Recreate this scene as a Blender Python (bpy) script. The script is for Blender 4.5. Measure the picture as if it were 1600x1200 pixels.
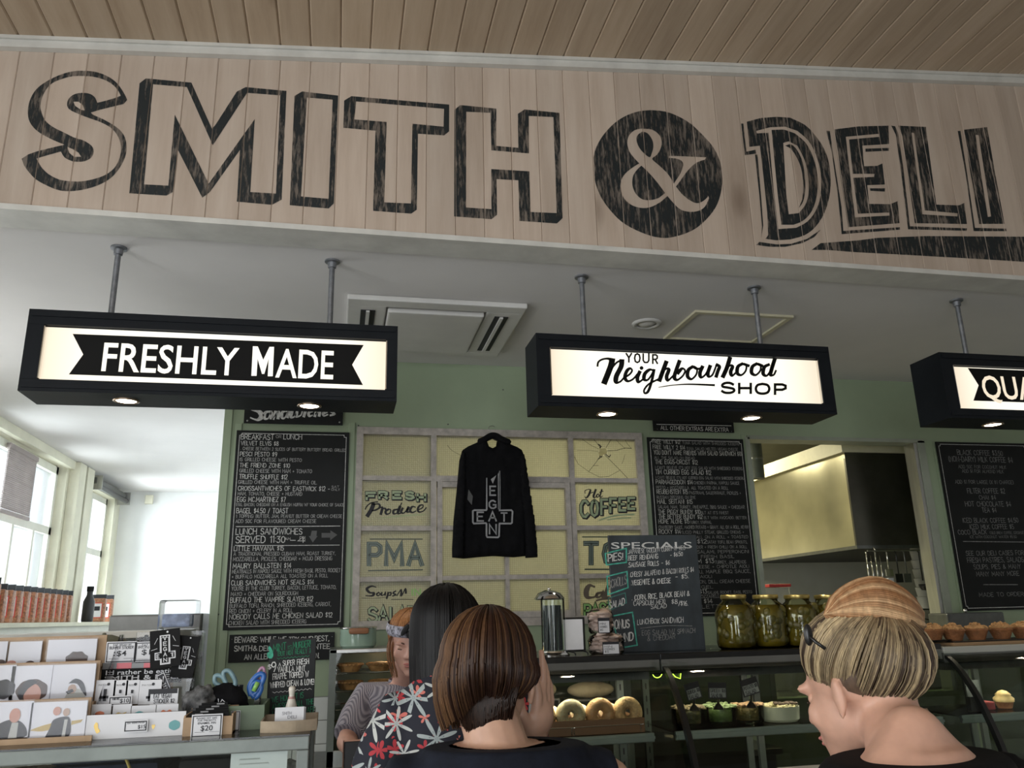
import bpy, bmesh, math, random
from mathutils import Vector, Matrix, noise
from mathutils.geometry import tessellate_polygon
random.seed(7)
PI = math.pi
V = Vector
for o in list(bpy.data.objects): bpy.data.objects.remove(o)
scene = bpy.context.scene
COL = scene.collection

# ------------------------------------------------------------------ camera, world, lights
YAW, PIT, ROL, FOC = 0.212123137, 0.277522211, -0.0245657213, 1265.66960
_ca, _sa, _cb, _sb = math.cos(YAW), math.sin(YAW), math.cos(PIT), math.sin(PIT)
CF = V((_sa*_cb, _ca*_cb, _sb)); _R = V((_ca, -_sa, 0)); _U = _R.cross(CF)
CR = math.cos(ROL)*_R + math.sin(ROL)*_U
CU = -math.sin(ROL)*_R + math.cos(ROL)*_U
CP = V((0, 0, 1.55))
cam = bpy.data.cameras.new('camera'); camo = bpy.data.objects.new('camera', cam); COL.objects.link(camo)
cam.sensor_width = 36; cam.lens = FOC/1600*36; cam.clip_start = 0.02
camo.matrix_world = Matrix(((CR.x, CU.x, -CF.x, CP.x), (CR.y, CU.y, -CF.y, CP.y), (CR.z, CU.z, -CF.z, CP.z), (0, 0, 0, 1)))
scene.camera = camo
scene.view_settings.view_transform = 'Standard'; scene.view_settings.look = 'None'
scene.view_settings.gamma = 1; scene.view_settings.use_curve_mapping = False
scene.view_settings.exposure = 0.5
world = bpy.data.worlds.new('sky'); scene.world = world; world.use_nodes = True
bg = world.node_tree.nodes['Background']
bg.inputs[0].default_value = (0.86, 0.93, 1.0, 1); bg.inputs[1].default_value = 1.1

def area(name, loc, rot, sx, sy, power, color=(1, 1, 1)):
    l = bpy.data.lights.new(name, 'AREA'); l.shape = 'RECTANGLE'; l.size = sx; l.size_y = sy
    l.energy = power; l.color = color
    o = bpy.data.objects.new(name, l); o.location = loc; o.rotation_euler = rot; COL.objects.link(o); return o
DAY = (0.95, 0.975, 1.0)
area('side_window_or_fill', (-3.15, 7.6, 2.35), (0, -PI/2, 0), 1.9, 2.4, 105, DAY)
area('side_window_or_fill', (-3.15, 10.0, 2.35), (0, -PI/2, 0), 1.6, 1.6, 115, DAY)
area('shopfront_daylight', (-1.2, -3.3, 1.7), (PI/2, 0, 0), 3.4, 2.2, 72, DAY)
area('door_daylight', (-2.5, 0.6, 1.8), (0, -PI/2, 0), 2.2, 2.4, 50, DAY)
area('side_window_or_fill', (-2.58, 4.7, 1.95), (0, -PI/2, 0), 1.5, 1.6, 20, DAY)  # added fill light for the plaster at the left; no window opens here
def pointl(name, loc, power, color, r=0.06):
    l = bpy.data.lights.new(name, 'POINT'); l.energy = power; l.color = color; l.shadow_soft_size = r
    o = bpy.data.objects.new(name, l); o.location = loc; COL.objects.link(o)
area('kitchen_tube', (1.4, 5.9, 2.98), (0, 0, 0), 1.6, 0.3, 38, (1.0, 0.94, 0.72))
area('kitchen_tube', (3.2, 6.7, 2.98), (0, 0, 0), 0.5, 0.5, 26, (1.0, 0.92, 0.60))

# ------------------------------------------------------------------ pixel to plane helpers (1600 x 1200 frame)
def ray(x, y): return CF + CR*((x-800)/FOC) - CU*((y-600)/FOC)
def onY(x, y, Y): d = ray(x, y); return CP + d*((Y-CP.y)/d.y)
def onZ(x, y, Z): d = ray(x, y); return CP + d*((Z-CP.z)/d.z)
def onX(x, y, X): d = ray(x, y); return CP + d*((X-CP.x)/d.x)

# ------------------------------------------------------------------ materials
def newmat(name):
    m = bpy.data.materials.new(name); m.use_nodes = True
    nt = m.node_tree; return m, nt, nt.nodes, nt.links, nt.nodes['Principled BSDF']
def coords(nt, scale=(1, 1, 1)):
    g = nt.nodes.new('ShaderNodeNewGeometry'); mp = nt.nodes.new('ShaderNodeMapping')
    mp.inputs['Scale'].default_value = scale; nt.links.new(g.outputs['Position'], mp.inputs['Vector']); return mp.outputs[0]
def ramp(nt, fac, stops):
    r = nt.nodes.new('ShaderNodeValToRGB'); e = r.color_ramp.elements
    while len(e) < len(stops): e.new(0.5)
    for k, (p, c) in enumerate(stops): e[k].position = p; e[k].color = (*c, 1)
    nt.links.new(fac, r.inputs[0]); return r.outputs[0]
def noisen(nt, vec, scale, detail=4, rough=.6):
    n = nt.nodes.new('ShaderNodeTexNoise'); n.inputs['Scale'].default_value = scale
    n.inputs['Detail'].default_value = detail; n.inputs['Roughness'].default_value = rough
    nt.links.new(vec, n.inputs['Vector']); return n.outputs['Fac']
def mat(name, c, rough=.6, metal=0, var=.12, ns=6, stretch=(1, 1, 1), bump=0, bs=60, spec=.5, emit=None, es=0, coat=0):
    m, nt, N, L, P = newmat(name)
    P.inputs['Roughness'].default_value = rough; P.inputs['Metallic'].default_value = metal
    P.inputs['Specular IOR Level'].default_value = spec
    if coat: P.inputs['Coat Weight'].default_value = coat
    v = coords(nt, stretch); f = noisen(nt, v, ns)
    a = tuple(max(0, x*(1-var)) for x in c); b = tuple(min(1, x*(1+var)) for x in c)
    L.new(ramp(nt, f, [(.3, a), (.7, b)]), P.inputs['Base Color'])
    if bump:
        bn = N.new('ShaderNodeBump'); bn.inputs['Strength'].default_value = bump; bn.inputs['Distance'].default_value = .01
        L.new(noisen(nt, v, bs), bn.inputs['Height']); L.new(bn.outputs[0], P.inputs['Normal'])
    if emit: P.inputs['Emission Color'].default_value = (*emit, 1); P.inputs['Emission Strength'].default_value = es
    return m
def glassmat(name, tint=(1, 1, 1), refl=.12, rough=.03, alpha=.9):
    m, nt, N, L, P = newmat(name); N.remove(P)
    t = N.new('ShaderNodeBsdfTransparent'); t.inputs[0].default_value = (*tint, 1)
    g = N.new('ShaderNodeBsdfGlossy'); g.inputs[1].default_value = rough
    lw = N.new('ShaderNodeLayerWeight'); lw.inputs[0].default_value = refl
    f = noisen(nt, coords(nt), 4); mx0 = N.new('ShaderNodeMath'); mx0.operation = 'MULTIPLY_ADD'
    L.new(f, mx0.inputs[0]); mx0.inputs[1].default_value = .03; L.new(lw.outputs['Fresnel'], mx0.inputs[2])
    mx = N.new('ShaderNodeMixShader'); L.new(mx0.outputs[0], mx.inputs[0]); L.new(t.outputs[0], mx.inputs[1]); L.new(g.outputs[0], mx.inputs[2])
    L.new(mx.outputs[0], N['Material Output'].inputs[0]); return m
def woodmat(name, c0, c1, c2, axis, knots=True):
    """painted pine boards: grain stretched along an axis, each board its own tone"""
    m, nt, N, L, P = newmat(name); P.inputs['Roughness'].default_value = .62
    sc = {'Z': (9, 9, .8), 'Y': (9, .8, 9)}[axis]
    v = coords(nt, sc)
    oi = N.new('ShaderNodeObjectInfo'); add = N.new('ShaderNodeVectorMath'); add.operation = 'ADD'
    mul = N.new('ShaderNodeVectorMath'); mul.operation = 'SCALE'; mul.inputs['Scale'].default_value = 40
    comb = N.new('ShaderNodeCombineXYZ')
    for k in range(3): L.new(oi.outputs['Random'], comb.inputs[k])
    L.new(comb.outputs[0], mul.inputs[0]); L.new(v, add.inputs[0]); L.new(mul.outputs[0], add.inputs[1])
    f = noisen(nt, add.outputs[0], 1.6, 8, .65)
    base = ramp(nt, f, [(.25, c0), (.5, c1), (.75, c2)])
    vo = N.new('ShaderNodeTexVoronoi'); vo.inputs['Scale'].default_value = .42
    vs = {'Z': (6, 1, 2.6), 'Y': (6, 2.6, 1)}[axis]
    v2 = coords(nt, vs); add2 = N.new('ShaderNodeVectorMath'); add2.operation = 'ADD'; L.new(v2, add2.inputs[0]); L.new(mul.outputs[0], add2.inputs[1])
    L.new(add2.outputs[0], vo.inputs['Vector'])
    k = ramp(nt, vo.outputs['Distance'], [(.05, (.45, .40, .36)), (.14, (.86, .84, .82)), (.3, (1, 1, 1))])
    mm = N.new('ShaderNodeMix'); mm.data_type = 'RGBA'; mm.blend_type = 'MULTIPLY'; mm.inputs[0].default_value = .8 if knots else 0
    L.new(base, mm.inputs[6]); L.new(k, mm.inputs[7])
    hv = N.new('ShaderNodeHueSaturation'); mr = N.new('ShaderNodeMapRange'); mr.inputs['To Min'].default_value = .90; mr.inputs['To Max'].default_value = 1.08
    L.new(oi.outputs['Random'], mr.inputs[0]); L.new(mr.outputs[0], hv.inputs['Value']); L.new(mm.outputs[2], hv.inputs['Color'])
    L.new(hv.outputs[0], P.inputs['Base Color'])
    bn = N.new('ShaderNodeBump'); bn.inputs['Strength'].default_value = .25; bn.inputs['Distance'].default_value = .004
    L.new(f, bn.inputs['Height']); L.new(bn.outputs[0], P.inputs['Normal']); return m

M = {}
M['fascia_wood'] = woodmat('limewashed_boards', (.44, .345, .27), (.53, .43, .35), (.60, .505, .42), 'Z')
M['ceiling_wood'] = woodmat('pine_ceiling_boards', (.40, .30, .205), (.49, .38, .27), (.56, .45, .335), 'Y')
M['white_trim'] = mat('white_trim_paint', (.62, .61, .57), .5, bump=.05)
M['plaster'] = mat('plaster_ceiling_paint', (.72, .70, .685), .8, ns=1.5, var=.04, bump=.03, bs=120)
M['white_wall'] = mat('white_wall_paint', (.78, .79, .78), .75, ns=2, var=.04, bump=.05)
M['cream_wall'] = mat('cream_brick_paint', (.72, .70, .56), .7, ns=4, var=.08, bump=.3, bs=25)
M['green_wall'] = mat('sage_green_paint', (.34, .42, .28), .55, ns=2.5, var=.07, bump=.04, bs=90)
M['tile'] = mat('white_wall_tile', (.72, .74, .72), .12, var=.03, spec=.6)
M['grout'] = mat('grey_grout', (.28, .28, .27), .9)
M['floor'] = mat('polished_concrete', (.20, .19, .18), .4, ns=3, var=.2)
M['dark_box'] = mat('charcoal_lightbox_paint', (.009, .011, .014), .5, ns=8, var=.15, bump=.05, spec=.14)
M['black'] = mat('black_print', (.006, .006, .006), .6, spec=.15)
M['chalkboard'] = mat('black_menu_board', (.007, .008, .008), .6, ns=5, var=.35, spec=.3)
M['slate'] = mat('smudged_chalkboard', (.030, .038, .044), .5, ns=7, var=.55, stretch=(1, 1, .5))
M['chalk'] = mat('white_chalk', (.62, .62, .60), .9, ns=90, var=.3)
M['chalk_dim'] = mat('worn_white_chalk', (.26, .26, .25), .9, ns=90, var=.4)
M['chalk_mint'] = mat('mint_chalk', (.40, .58, .54), .9, ns=90, var=.3)
M['chalk_green'] = mat('green_chalk', (.06, .36, .24), .9, ns=60, var=.35)
M['chalk_dark_green'] = mat('dark_green_chalk', (.02, .16, .08), .9, ns=60, var=.4)
M['steel'] = mat('brushed_steel', (.45, .45, .43), .3, metal=1, ns=30, stretch=(1, 1, .1), var=.12)
M['hood_steel'] = mat('hood_steel', (.50, .47, .36), .28, metal=1, ns=1.2, var=.25)
M['dark_steel'] = mat('dark_steel', (.14, .145, .14), .35, metal=.8, ns=20, var=.15)
M['galv'] = mat('galvanised_pipe', (.26, .27, .29), .45, metal=.8, ns=25, var=.25)
M['chrome'] = mat('chrome', (.75, .74, .72), .1, metal=1, var=.03)
M['alu'] = mat('grey_green_aluminium', (.17, .19, .175), .45, metal=.4, ns=14, var=.12)
M['frame_paint'] = mat('flaking_white_paint', (.47, .43, .39), .65, ns=22, var=.22, bump=.3, bs=60)
M['black_plastic'] = mat('black_plastic', (.010, .010, .010), .3, var=.1)
M['fabric_black'] = mat('black_cotton', (.006, .006, .007), .9, var=.2, ns=30, bump=.15, bs=300, spec=.15)
M['card_white'] = mat('white_card', (.66, .66, .68), .55, var=.03)
M['kraft'] = mat('kraft_cardboard', (.38, .26, .16), .8, ns=20, var=.12)
M['ink'] = mat('dark_ink', (.015, .015, .02), .6)
M['glass'] = glassmat('clear_glass', (.93, .96, .94), .10)
M['case_glass'] = glassmat('curved_case_glass', (.90, .94, .90), .22)
M['tub_plastic'] = glassmat('glossy_tub_plastic', (.93, .93, .93), .32, .06)
M['side_clear'] = glassmat('clear_end_glass', (.95, .97, .95), .02)
M['plastic_clear'] = glassmat('clear_plastic', (.96, .96, .97), .08, .08)

# sign diffuser: opal acrylic, lit from the tubes behind it (brighter towards the middle)
def diffuser(name, cx, hw):
    m, nt, N, L, P = newmat(name)
    g = N.new('ShaderNodeNewGeometry'); s = N.new('ShaderNodeSeparateXYZ'); L.new(g.outputs['Position'], s.inputs[0])
    a = N.new('ShaderNodeMath'); a.operation = 'SUBTRACT'; a.inputs[1].default_value = cx; L.new(s.outputs[0], a.inputs[0])
    b = N.new('ShaderNodeMath'); b.operation = 'ABSOLUTE'; L.new(a.outputs[0], b.inputs[0])
    d = N.new('ShaderNodeMath'); d.operation = 'DIVIDE'; d.inputs[1].default_value = hw; L.new(b.outputs[0], d.inputs[0])
    L.new(ramp(nt, d.outputs[0], [(0, (1, .97, .88)), (.72, (1, .95, .80)), (1.0, (.78, .66, .50))]), P.inputs['Emission Color'])
    P.inputs['Base Color'].default_value = (.35, .33, .28, 1); P.inputs['Emission Strength'].default_value = .76; P.inputs['Roughness'].default_value = .3
    return m

# worn black paint that skips on the high grain and in the joints between boards
PITCH, POFF = .1295, .065
def paintmat():
    m, nt, N, L, P = newmat('worn_sign_paint')
    P.inputs['Base Color'].default_value = (.010, .015, .017, 1); P.inputs['Roughness'].default_value = .6
    f = noisen(nt, coords(nt, (70, 1, 11)), 1.0, 5, .7); f2 = noisen(nt, coords(nt, (6, 1, 4)), 1.0, 3, .6)
    ad = N.new('ShaderNodeMath'); ad.operation = 'MULTIPLY_ADD'; ad.inputs[1].default_value = .42; L.new(f2, ad.inputs[0]); L.new(f, ad.inputs[2])
    r = ramp(nt, ad.outputs[0], [(.66, (1, 1, 1)), (.84, (.42, .42, .42))])
    g = N.new('ShaderNodeNewGeometry'); s = N.new('ShaderNodeSeparateXYZ'); L.new(g.outputs['Position'], s.inputs[0])
    a = N.new('ShaderNodeMath'); a.operation = 'SUBTRACT'; a.inputs[1].default_value = POFF - 50*PITCH; L.new(s.outputs[0], a.inputs[0])
    b = N.new('ShaderNodeMath'); b.operation = 'PINGPONG'; b.inputs[1].default_value = PITCH/2; L.new(a.outputs[0], b.inputs[0])
    c = N.new('ShaderNodeMath'); c.operation = 'GREATER_THAN'; c.inputs[1].default_value = .0016; L.new(b.outputs[0], c.inputs[0])
    d = N.new('ShaderNodeMath'); d.operation = 'MULTIPLY'; L.new(r, d.inputs[0]); L.new(c.outputs[0], d.inputs[1])
    L.new(d.outputs[0], P.inputs['Alpha']); return m
M['sign_paint'] = paintmat()

# obscure wired glass: scatters the kitchen light through it, fine square mesh
def wiredmat():
    m, nt, N, L, P = newmat('wired_obscure_glass')
    v = coords(nt); mp = N.new('ShaderNodeTexBrick'); mp.offset = 0; mp.inputs['Scale'].default_value = 1
    mp.inputs['Brick Width'].default_value = .0125; mp.inputs['Row Height'].default_value = .0125; mp.inputs['Mortar Size'].default_value = .0011
    mp.inputs['Color1'].default_value = (.58, .57, .45, 1); mp.inputs['Color2'].default_value = (.54, .53, .42, 1); mp.inputs['Mortar'].default_value = (.40, .39, .31, 1)
    rot = N.new('ShaderNodeMapping'); rot.inputs['Rotation'].default_value = (PI/2, 0, 0); L.new(v, rot.inputs[0]); L.new(rot.outputs[0], mp.inputs['Vector'])
    tr = N.new('ShaderNodeBsdfTranslucent'); L.new(mp.outputs[0], tr.inputs[0])
    tp = N.new('ShaderNodeBsdfTransparent'); tp.inputs[0].default_value = (.55, .54, .44, 1)
    gl = N.new('ShaderNodeBsdfGlossy'); gl.inputs[1].default_value = .25
    df = N.new('ShaderNodeBsdfDiffuse'); L.new(mp.outputs[0], df.inputs[0])
    bn = N.new('ShaderNodeBump'); bn.inputs['Strength'].default_value = .6; bn.inputs['Distance'].default_value = .004
    L.new(noisen(nt, v, 130, 2), bn.inputs['Height'])
    for n in (tr, gl, df): L.new(bn.outputs[0], n.inputs['Normal'])
    def mix(a, b, f):
        x = N.new('ShaderNodeMixShader'); x.inputs[0].default_value = f; L.new(a, x.inputs[1]); L.new(b, x.inputs[2]); return x.outputs[0]
    o = mix(mix(tr.outputs[0], df.outputs[0], .3), mix(tp.outputs[0], gl.outputs[0], .4), .12)
    L.new(o, N['Material Output'].inputs[0]); return m
M['wired'] = wiredmat()

# ------------------------------------------------------------------ mesh builder and scene tree
class MB:
    def __init__(s): s.v = []; s.f = []; s.c = None
    def add(s, vs, fs, M4=None):
        k = len(s.v); s.v += [V(p) if M4 is None else M4 @ V(p) for p in vs]; s.f += [tuple(i+k for i in f) for f in fs]; return s
    def box(s, x0, x1, y0, y1, z0, z1, M4=None):
        return s.add([(x0, y0, z0), (x1, y0, z0), (x1, y1, z0), (x0, y1, z0), (x0, y0, z1), (x1, y0, z1), (x1, y1, z1), (x0, y1, z1)],
                     [(0, 3, 2, 1), (4, 5, 6, 7), (0, 1, 5, 4), (1, 2, 6, 5), (2, 3, 7, 6), (3, 0, 4, 7)], M4)
    def bbox(s, x0, x1, y0, y1, z0, z1, b, M4=None):
        """box with bevelled edges"""
        bm = bmesh.new(); bmesh.ops.create_cube(bm, size=1)
        for v in bm.verts: v.co = V(((x0+x1)/2+v.co.x*(x1-x0), (y0+y1)/2+v.co.y*(y1-y0), (z0+z1)/2+v.co.z*(z1-z0)))
        bmesh.ops.bevel(bm, geom=list(bm.edges), offset=b, segments=2, affect='EDGES', profile=.6)
        bm.verts.index_update(); r = s.add([v.co.copy() for v in bm.verts], [[v.index for v in f.verts] for f in bm.faces], M4); bm.free(); return r
    def lathe(s, c, prof, n=24, cap=True, axis='Z', sx=1, sy=1):
        c = V(c); vs = []; fs = []
        for r, z in prof:
            for k in range(n):
                a = 2*PI*k/n; p = V((r*math.cos(a)*sx, r*math.sin(a)*sy, z))
                if axis == 'Y': p = V((p.x, p.z, p.y))
                if axis == 'X': p = V((p.z, p.x, p.y))
                vs.append(c+p)
        for j in range(len(prof)-1):
            for k in range(n): fs.append((j*n+k, j*n+(k+1) % n, (j+1)*n+(k+1) % n, (j+1)*n+k))
        if cap: fs.append(tuple(range(n))[::-1]); fs.append(tuple(range((len(prof)-1)*n, len(prof)*n)))
        return s.add(vs, fs)
    def tube(s, pts, r, n=8, cap=True, flat=None):
        pts = [V(p) for p in pts]; m = len(pts)
        rs = r if isinstance(r, (list, tuple)) else [r]*m
        vs = []; fs = []; pu = None
        for i, p in enumerate(pts):
            t = (pts[min(i+1, m-1)]-pts[max(i-1, 0)])
            if t.length < 1e-9: t = V((0, 0, 1))
            t.normalize()
            u = (pu - t*pu.dot(t)) if pu is not None else (V((0, 0, 1)) if abs(t.z) < .9 else V((1, 0, 0))).cross(t)
            if u.length < 1e-6: u = V((1, 0, 0)).cross(t)
            u.normalize(); pu = u; w = t.cross(u)
            for k in range(n):
                a = 2*PI*k/n; vs.append(p+u*math.cos(a)*rs[i]+w*math.sin(a)*rs[i]*(flat or 1))
        for j in range(m-1):
            for k in range(n): fs.append((j*n+k, j*n+(k+1) % n, (j+1)*n+(k+1) % n, (j+1)*n+k))
        if cap: fs.append(tuple(range(n))[::-1]); fs.append(tuple(range((m-1)*n, m*n)))
        return s.add(vs, fs)
    def ell(s, c, r, n=20, m=12, M4=None):
        c = V(c); vs = [V((0, 0, -1))]; fs = []
        for j in range(1, m):
            t = -PI/2+PI*j/m
            for k in range(n): a = 2*PI*k/n; vs.append(V((math.cos(t)*math.cos(a), math.cos(t)*math.sin(a), math.sin(t))))
        vs.append(V((0, 0, 1))); L = len(vs)-1
        for k in range(n): fs.append((0, 1+(k+1) % n, 1+k)); fs.append((L, L-n+k, L-n+(k+1) % n))
        for j in range(m-2):
            for k in range(n): fs.append((1+j*n+k, 1+j*n+(k+1) % n, 1+(j+1)*n+(k+1) % n, 1+(j+1)*n+k))
        vs = [V((p.x*r[0], p.y*r[1], p.z*r[2])) for p in vs]
        if M4 is not None: vs = [M4 @ p for p in vs]
        return s.add([c+p for p in vs], fs)
    def capsule(s, pts, rs, n=14):
        """limb: rounded ends and a radius at every joint"""
        pts = [V(p) for p in pts]; s.tube(pts, list(rs), n)
        for p, r in zip(pts, rs): s.ell(p, (r, r, r), n, 8)
        return s
    def poly(s, contours, to3):
        """flat filled shape with holes; contours in 2-D, to3 maps to space"""
        cs = [[V((p[0], p[1], 0)) for p in c] for c in contours]
        tr = tessellate_polygon(cs); flat = [p for c in cs for p in c]
        return s.add([to3(p.x, p.y) for p in flat], tr)
    def prism(s, pts, d, to3=None):
        """closed 2-D outline (x,z) given thickness along vector d"""
        a = [V(p) for p in pts]; n = len(a); d = V(d)
        tr = tessellate_polygon([a])
        s.add(a+[p+d for p in a], [tuple(t) for t in tr]+[tuple(i+n for i in t[::-1]) for t in tr]+[(i, (i+1) % n, (i+1) % n+n, i+n) for i in range(n)])
        return s
def worg(p):
    o = V((0, 0, 0))
    while p is not None: o += V(p.location); p = p.parent
    return o
def obj(name, mb, m, parent=None, smooth=False, kind=None, label=None, org=None):
    me = bpy.data.meshes.new(name); o = V(org) if org is not None else worg(parent)
    me.from_pydata([tuple(p-o) for p in mb.v], [], mb.f); me.update()
    bm = bmesh.new(); bm.from_mesh(me); bmesh.ops.recalc_face_normals(bm, faces=bm.faces); bm.to_mesh(me); bm.free()
    if mb.c:
        ca = me.color_attributes.new('tint', 'FLOAT_COLOR', 'POINT')
        for i, c in enumerate(mb.c): ca.data[i].color = (*c, 1)
    if smooth:
        me.shade_smooth()
        if smooth == 'auto':
            me.polygons.foreach_set('use_smooth', [True]*len(me.polygons)); me.set_sharp_from_angle(angle=math.radians(35))
    me.materials.append(M[m] if isinstance(m, str) else m)
    ob = bpy.data.objects.new(name, me); COL.objects.link(ob)
    if parent is not None: ob.parent = parent
    else: ob.location = o
    if org is not None and parent is not None: ob.location = o-worg(parent)
    if kind: ob['kind'] = kind
    if label: ob['label'] = label
    return ob
def thing(name, label, cat, loc=(0, 0, 0), group=None):
    o = bpy.data.objects.new(name, None); o.location = loc; o.empty_display_size = .05; COL.objects.link(o)
    o['label'] = label; o['category'] = cat
    if group: o['group'] = group
    return o
def struct(name, mb=None, m=None, smooth=False, loc=(0, 0, 0)):
    if mb is None:
        o = bpy.data.objects.new(name, None); COL.objects.link(o); o.location = loc
    else: o = obj(name, mb, m, None, smooth)
    o['kind'] = 'structure'; return o
def dup(root, loc, label=None, group=None):
    r = root.copy(); COL.objects.link(r); r.location = loc
    if label: r['label'] = label
    if group: r['group'] = group
    for ch in list(root.children):
        c = ch.copy(); COL.objects.link(c); c.parent = r
        for g in ch.children: d = g.copy(); COL.objects.link(d); d.parent = c
    return r
def linked(name, src, loc, parent):
    o = src.copy(); COL.objects.link(o); o.parent = parent; o.location = V(loc)-worg(parent); return o

# ------------------------------------------------------------------ lettering
# single-stroke hand lettering, unit height; width then polylines
G = {
'A': (.75, [[(0, 0), (.37, 1), (.75, 0)], [(.13, .35), (.62, .35)]]),
'B': (.62, [[(0, 0), (0, 1), (.4, 1), (.55, .88), (.55, .64), (.4, .53), (0, .53)], [(.4, .53), (.62, .4), (.62, .14), (.42, 0), (0, 0)]]),
'C': (.65, [[(.62, .82), (.42, 1), (.2, .97), (.02, .72), (.02, .28), (.2, .03), (.42, 0), (.63, .18)]]),
'D': (.66, [[(0, 0), (0, 1), (.35, 1), (.62, .78), (.66, .5), (.62, .22), (.35, 0), (0, 0)]]),
'E': (.55, [[(.55, 1), (0, 1), (0, 0), (.55, 0)], [(0, .52), (.45, .52)]]),
'F': (.52, [[(.52, 1), (0, 1), (0, 0)], [(0, .52), (.43, .52)]]),
'G': (.68, [[(.62, .84), (.42, 1), (.2, .97), (.02, .72), (.02, .28), (.2, .03), (.45, 0), (.66, .15), (.66, .45), (.4, .45)]]),
'H': (.65, [[(0, 0), (0, 1)], [(.65, 0), (.65, 1)], [(0, .52), (.65, .52)]]),
'I': (.06, [[(.03, 0), (.03, 1)]]),
'J': (.45, [[(.42, 1), (.42, .2), (.28, 0), (.1, .02), (0, .2)]]),
'K': (.6, [[(0, 0), (0, 1)], [(.58, 1), (0, .45)], [(.18, .6), (.6, 0)]]),
'L': (.5, [[(0, 1), (0, 0), (.5, 0)]]),
'M': (.8, [[(0, 0), (.04, 1), (.4, .3), (.76, 1), (.8, 0)]]),
'N': (.66, [[(0, 0), (0, 1), (.66, 0), (.66, 1)]]),
'O': (.75, [[(.37, 1), (.1, .88), (0, .5), (.1, .12), (.37, 0), (.65, .12), (.75, .5), (.65, .88), (.37, 1)]]),
'P': (.58, [[(0, 0), (0, 1), (.4, 1), (.58, .87), (.58, .6), (.4, .46), (0, .46)]]),
'Q': (.75, [[(.37, 1), (.1, .88), (0, .5), (.1, .12), (.37, 0), (.65, .12), (.75, .5), (.65, .88), (.37, 1)], [(.45, .25), (.78, -.05)]]),
'R': (.6, [[(0, 0), (0, 1), (.4, 1), (.58, .87), (.58, .62), (.4, .48), (0, .48)], [(.3, .48), (.6, 0)]]),
'S': (.58, [[(.54, .84), (.38, 1), (.18, 1), (.03, .84), (.05, .62), (.3, .52), (.54, .4), (.58, .18), (.42, 0), (.16, 0), (0, .17)]]),
'T': (.64, [[(0, 1), (.64, 1)], [(.32, 1), (.32, 0)]]),
'U': (.64, [[(0, 1), (0, .25), (.15, .02), (.32, 0), (.5, .02), (.64, .25), (.64, 1)]]),
'V': (.7, [[(0, 1), (.35, 0), (.7, 1)]]),
'W': (1.0, [[(0, 1), (.25, 0), (.5, .8), (.75, 0), (1, 1)]]),
'X': (.64, [[(0, 1), (.64, 0)], [(.64, 1), (0, 0)]]),
'Y': (.66, [[(0, 1), (.33, .5), (.66, 1)], [(.33, .5), (.33, 0)]]),
'Z': (.6, [[(0, 1), (.6, 1), (0, 0), (.6, 0)]]),
'0': (.58, [[(.29, 1), (.06, .85), (0, .5), (.06, .15), (.29, 0), (.52, .15), (.58, .5), (.52, .85), (.29, 1)]]),
'1': (.2, [[(0, .8), (.18, 1), (.18, 0)]]),
'2': (.55, [[(.02, .78), (.15, .98), (.4, 1), (.53, .8), (.48, .55), (0, 0), (.55, 0)]]),
'3': (.52, [[(.02, .95), (.5, 1), (.2, .58), (.45, .52), (.52, .25), (.4, .03), (.15, 0), (0, .14)]]),
'4': (.58, [[(.42, 0), (.42, 1), (0, .3), (.58, .3)]]),
'5': (.52, [[(.5, 1), (.05, 1), (.02, .55), (.3, .6), (.5, .45), (.52, .2), (.36, 0), (.1, 0), (0, .14)]]),
'6': (.54, [[(.45, .98), (.15, .75), (0, .35), (.1, .05), (.35, 0), (.54, .2), (.45, .48), (.2, .52), (.03, .35)]]),
'7': (.52, [[(0, 1), (.52, 1), (.15, 0)]]),
'8': (.54, [[(.27, .53), (.06, .68), (.08, .92), (.27, 1), (.46, .92), (.48, .68), (.27, .53), (.02, .36), (0, .12), (.27, 0), (.54, .12), (.52, .36), (.27, .53)]]),
'9': (.54, [[(.5, .65), (.3, .48), (.08, .52), (0, .75), (.15, .98), (.4, 1), (.54, .8), (.5, .4), (.3, 0)]]),
'$': (.5, [[(.48, .78), (.34, .9), (.14, .88), (.04, .7), (.12, .55), (.38, .45), (.46, .28), (.34, .12), (.12, .12), (.02, .24)], [(.25, 1.05), (.25, -.05)]]),
'&': (.75, [[(.75, .02), (.15, .72), (.2, .95), (.36, 1), (.48, .82), (.4, .62), (.06, .38), (.02, .15), (.2, 0), (.45, .08), (.7, .4)]]),
'+': (.5, [[(0, .45), (.5, .45)], [(.25, .7), (.25, .2)]]), '-': (.4, [[(0, .45), (.4, .45)]]), '/': (.4, [[(0, -.05), (.4, 1.05)]]),
'.': (.06, [[(.01, .05), (.05, .05)]]), ',': (.12, [[(.1, .08), (.02, -.14)]]), ':': (.06, [[(.02, .25), (.05, .25)], [(.02, .75), (.05, .75)]]),
"'": (.08, [[(.05, 1), (.04, .8)]]), '!': (.06, [[(.03, 1), (.03, .3)], [(.01, .04), (.05, .04)]]), '(': (.22, [[(.2, 1.08), (.03, .8), (.03, .2), (.2, -.08)]]),
')': (.22, [[(0, 1.08), (.18, .8), (.18, .2), (0, -.08)]]), '*': (.14, [[(0, .5), (.14, .5)], [(.07, .57), (.07, .43)]]), '?': (.45, [[(0, .85), (.2, 1), (.45, .85), (.4, .6), (.22, .45), (.22, .28)], [(.2, .04), (.24, .04)]]),
'~': (.9, [[(0, .4), (.22, .65), (.45, .4), (.67, .65), (.9, .4)]]),
}
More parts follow.
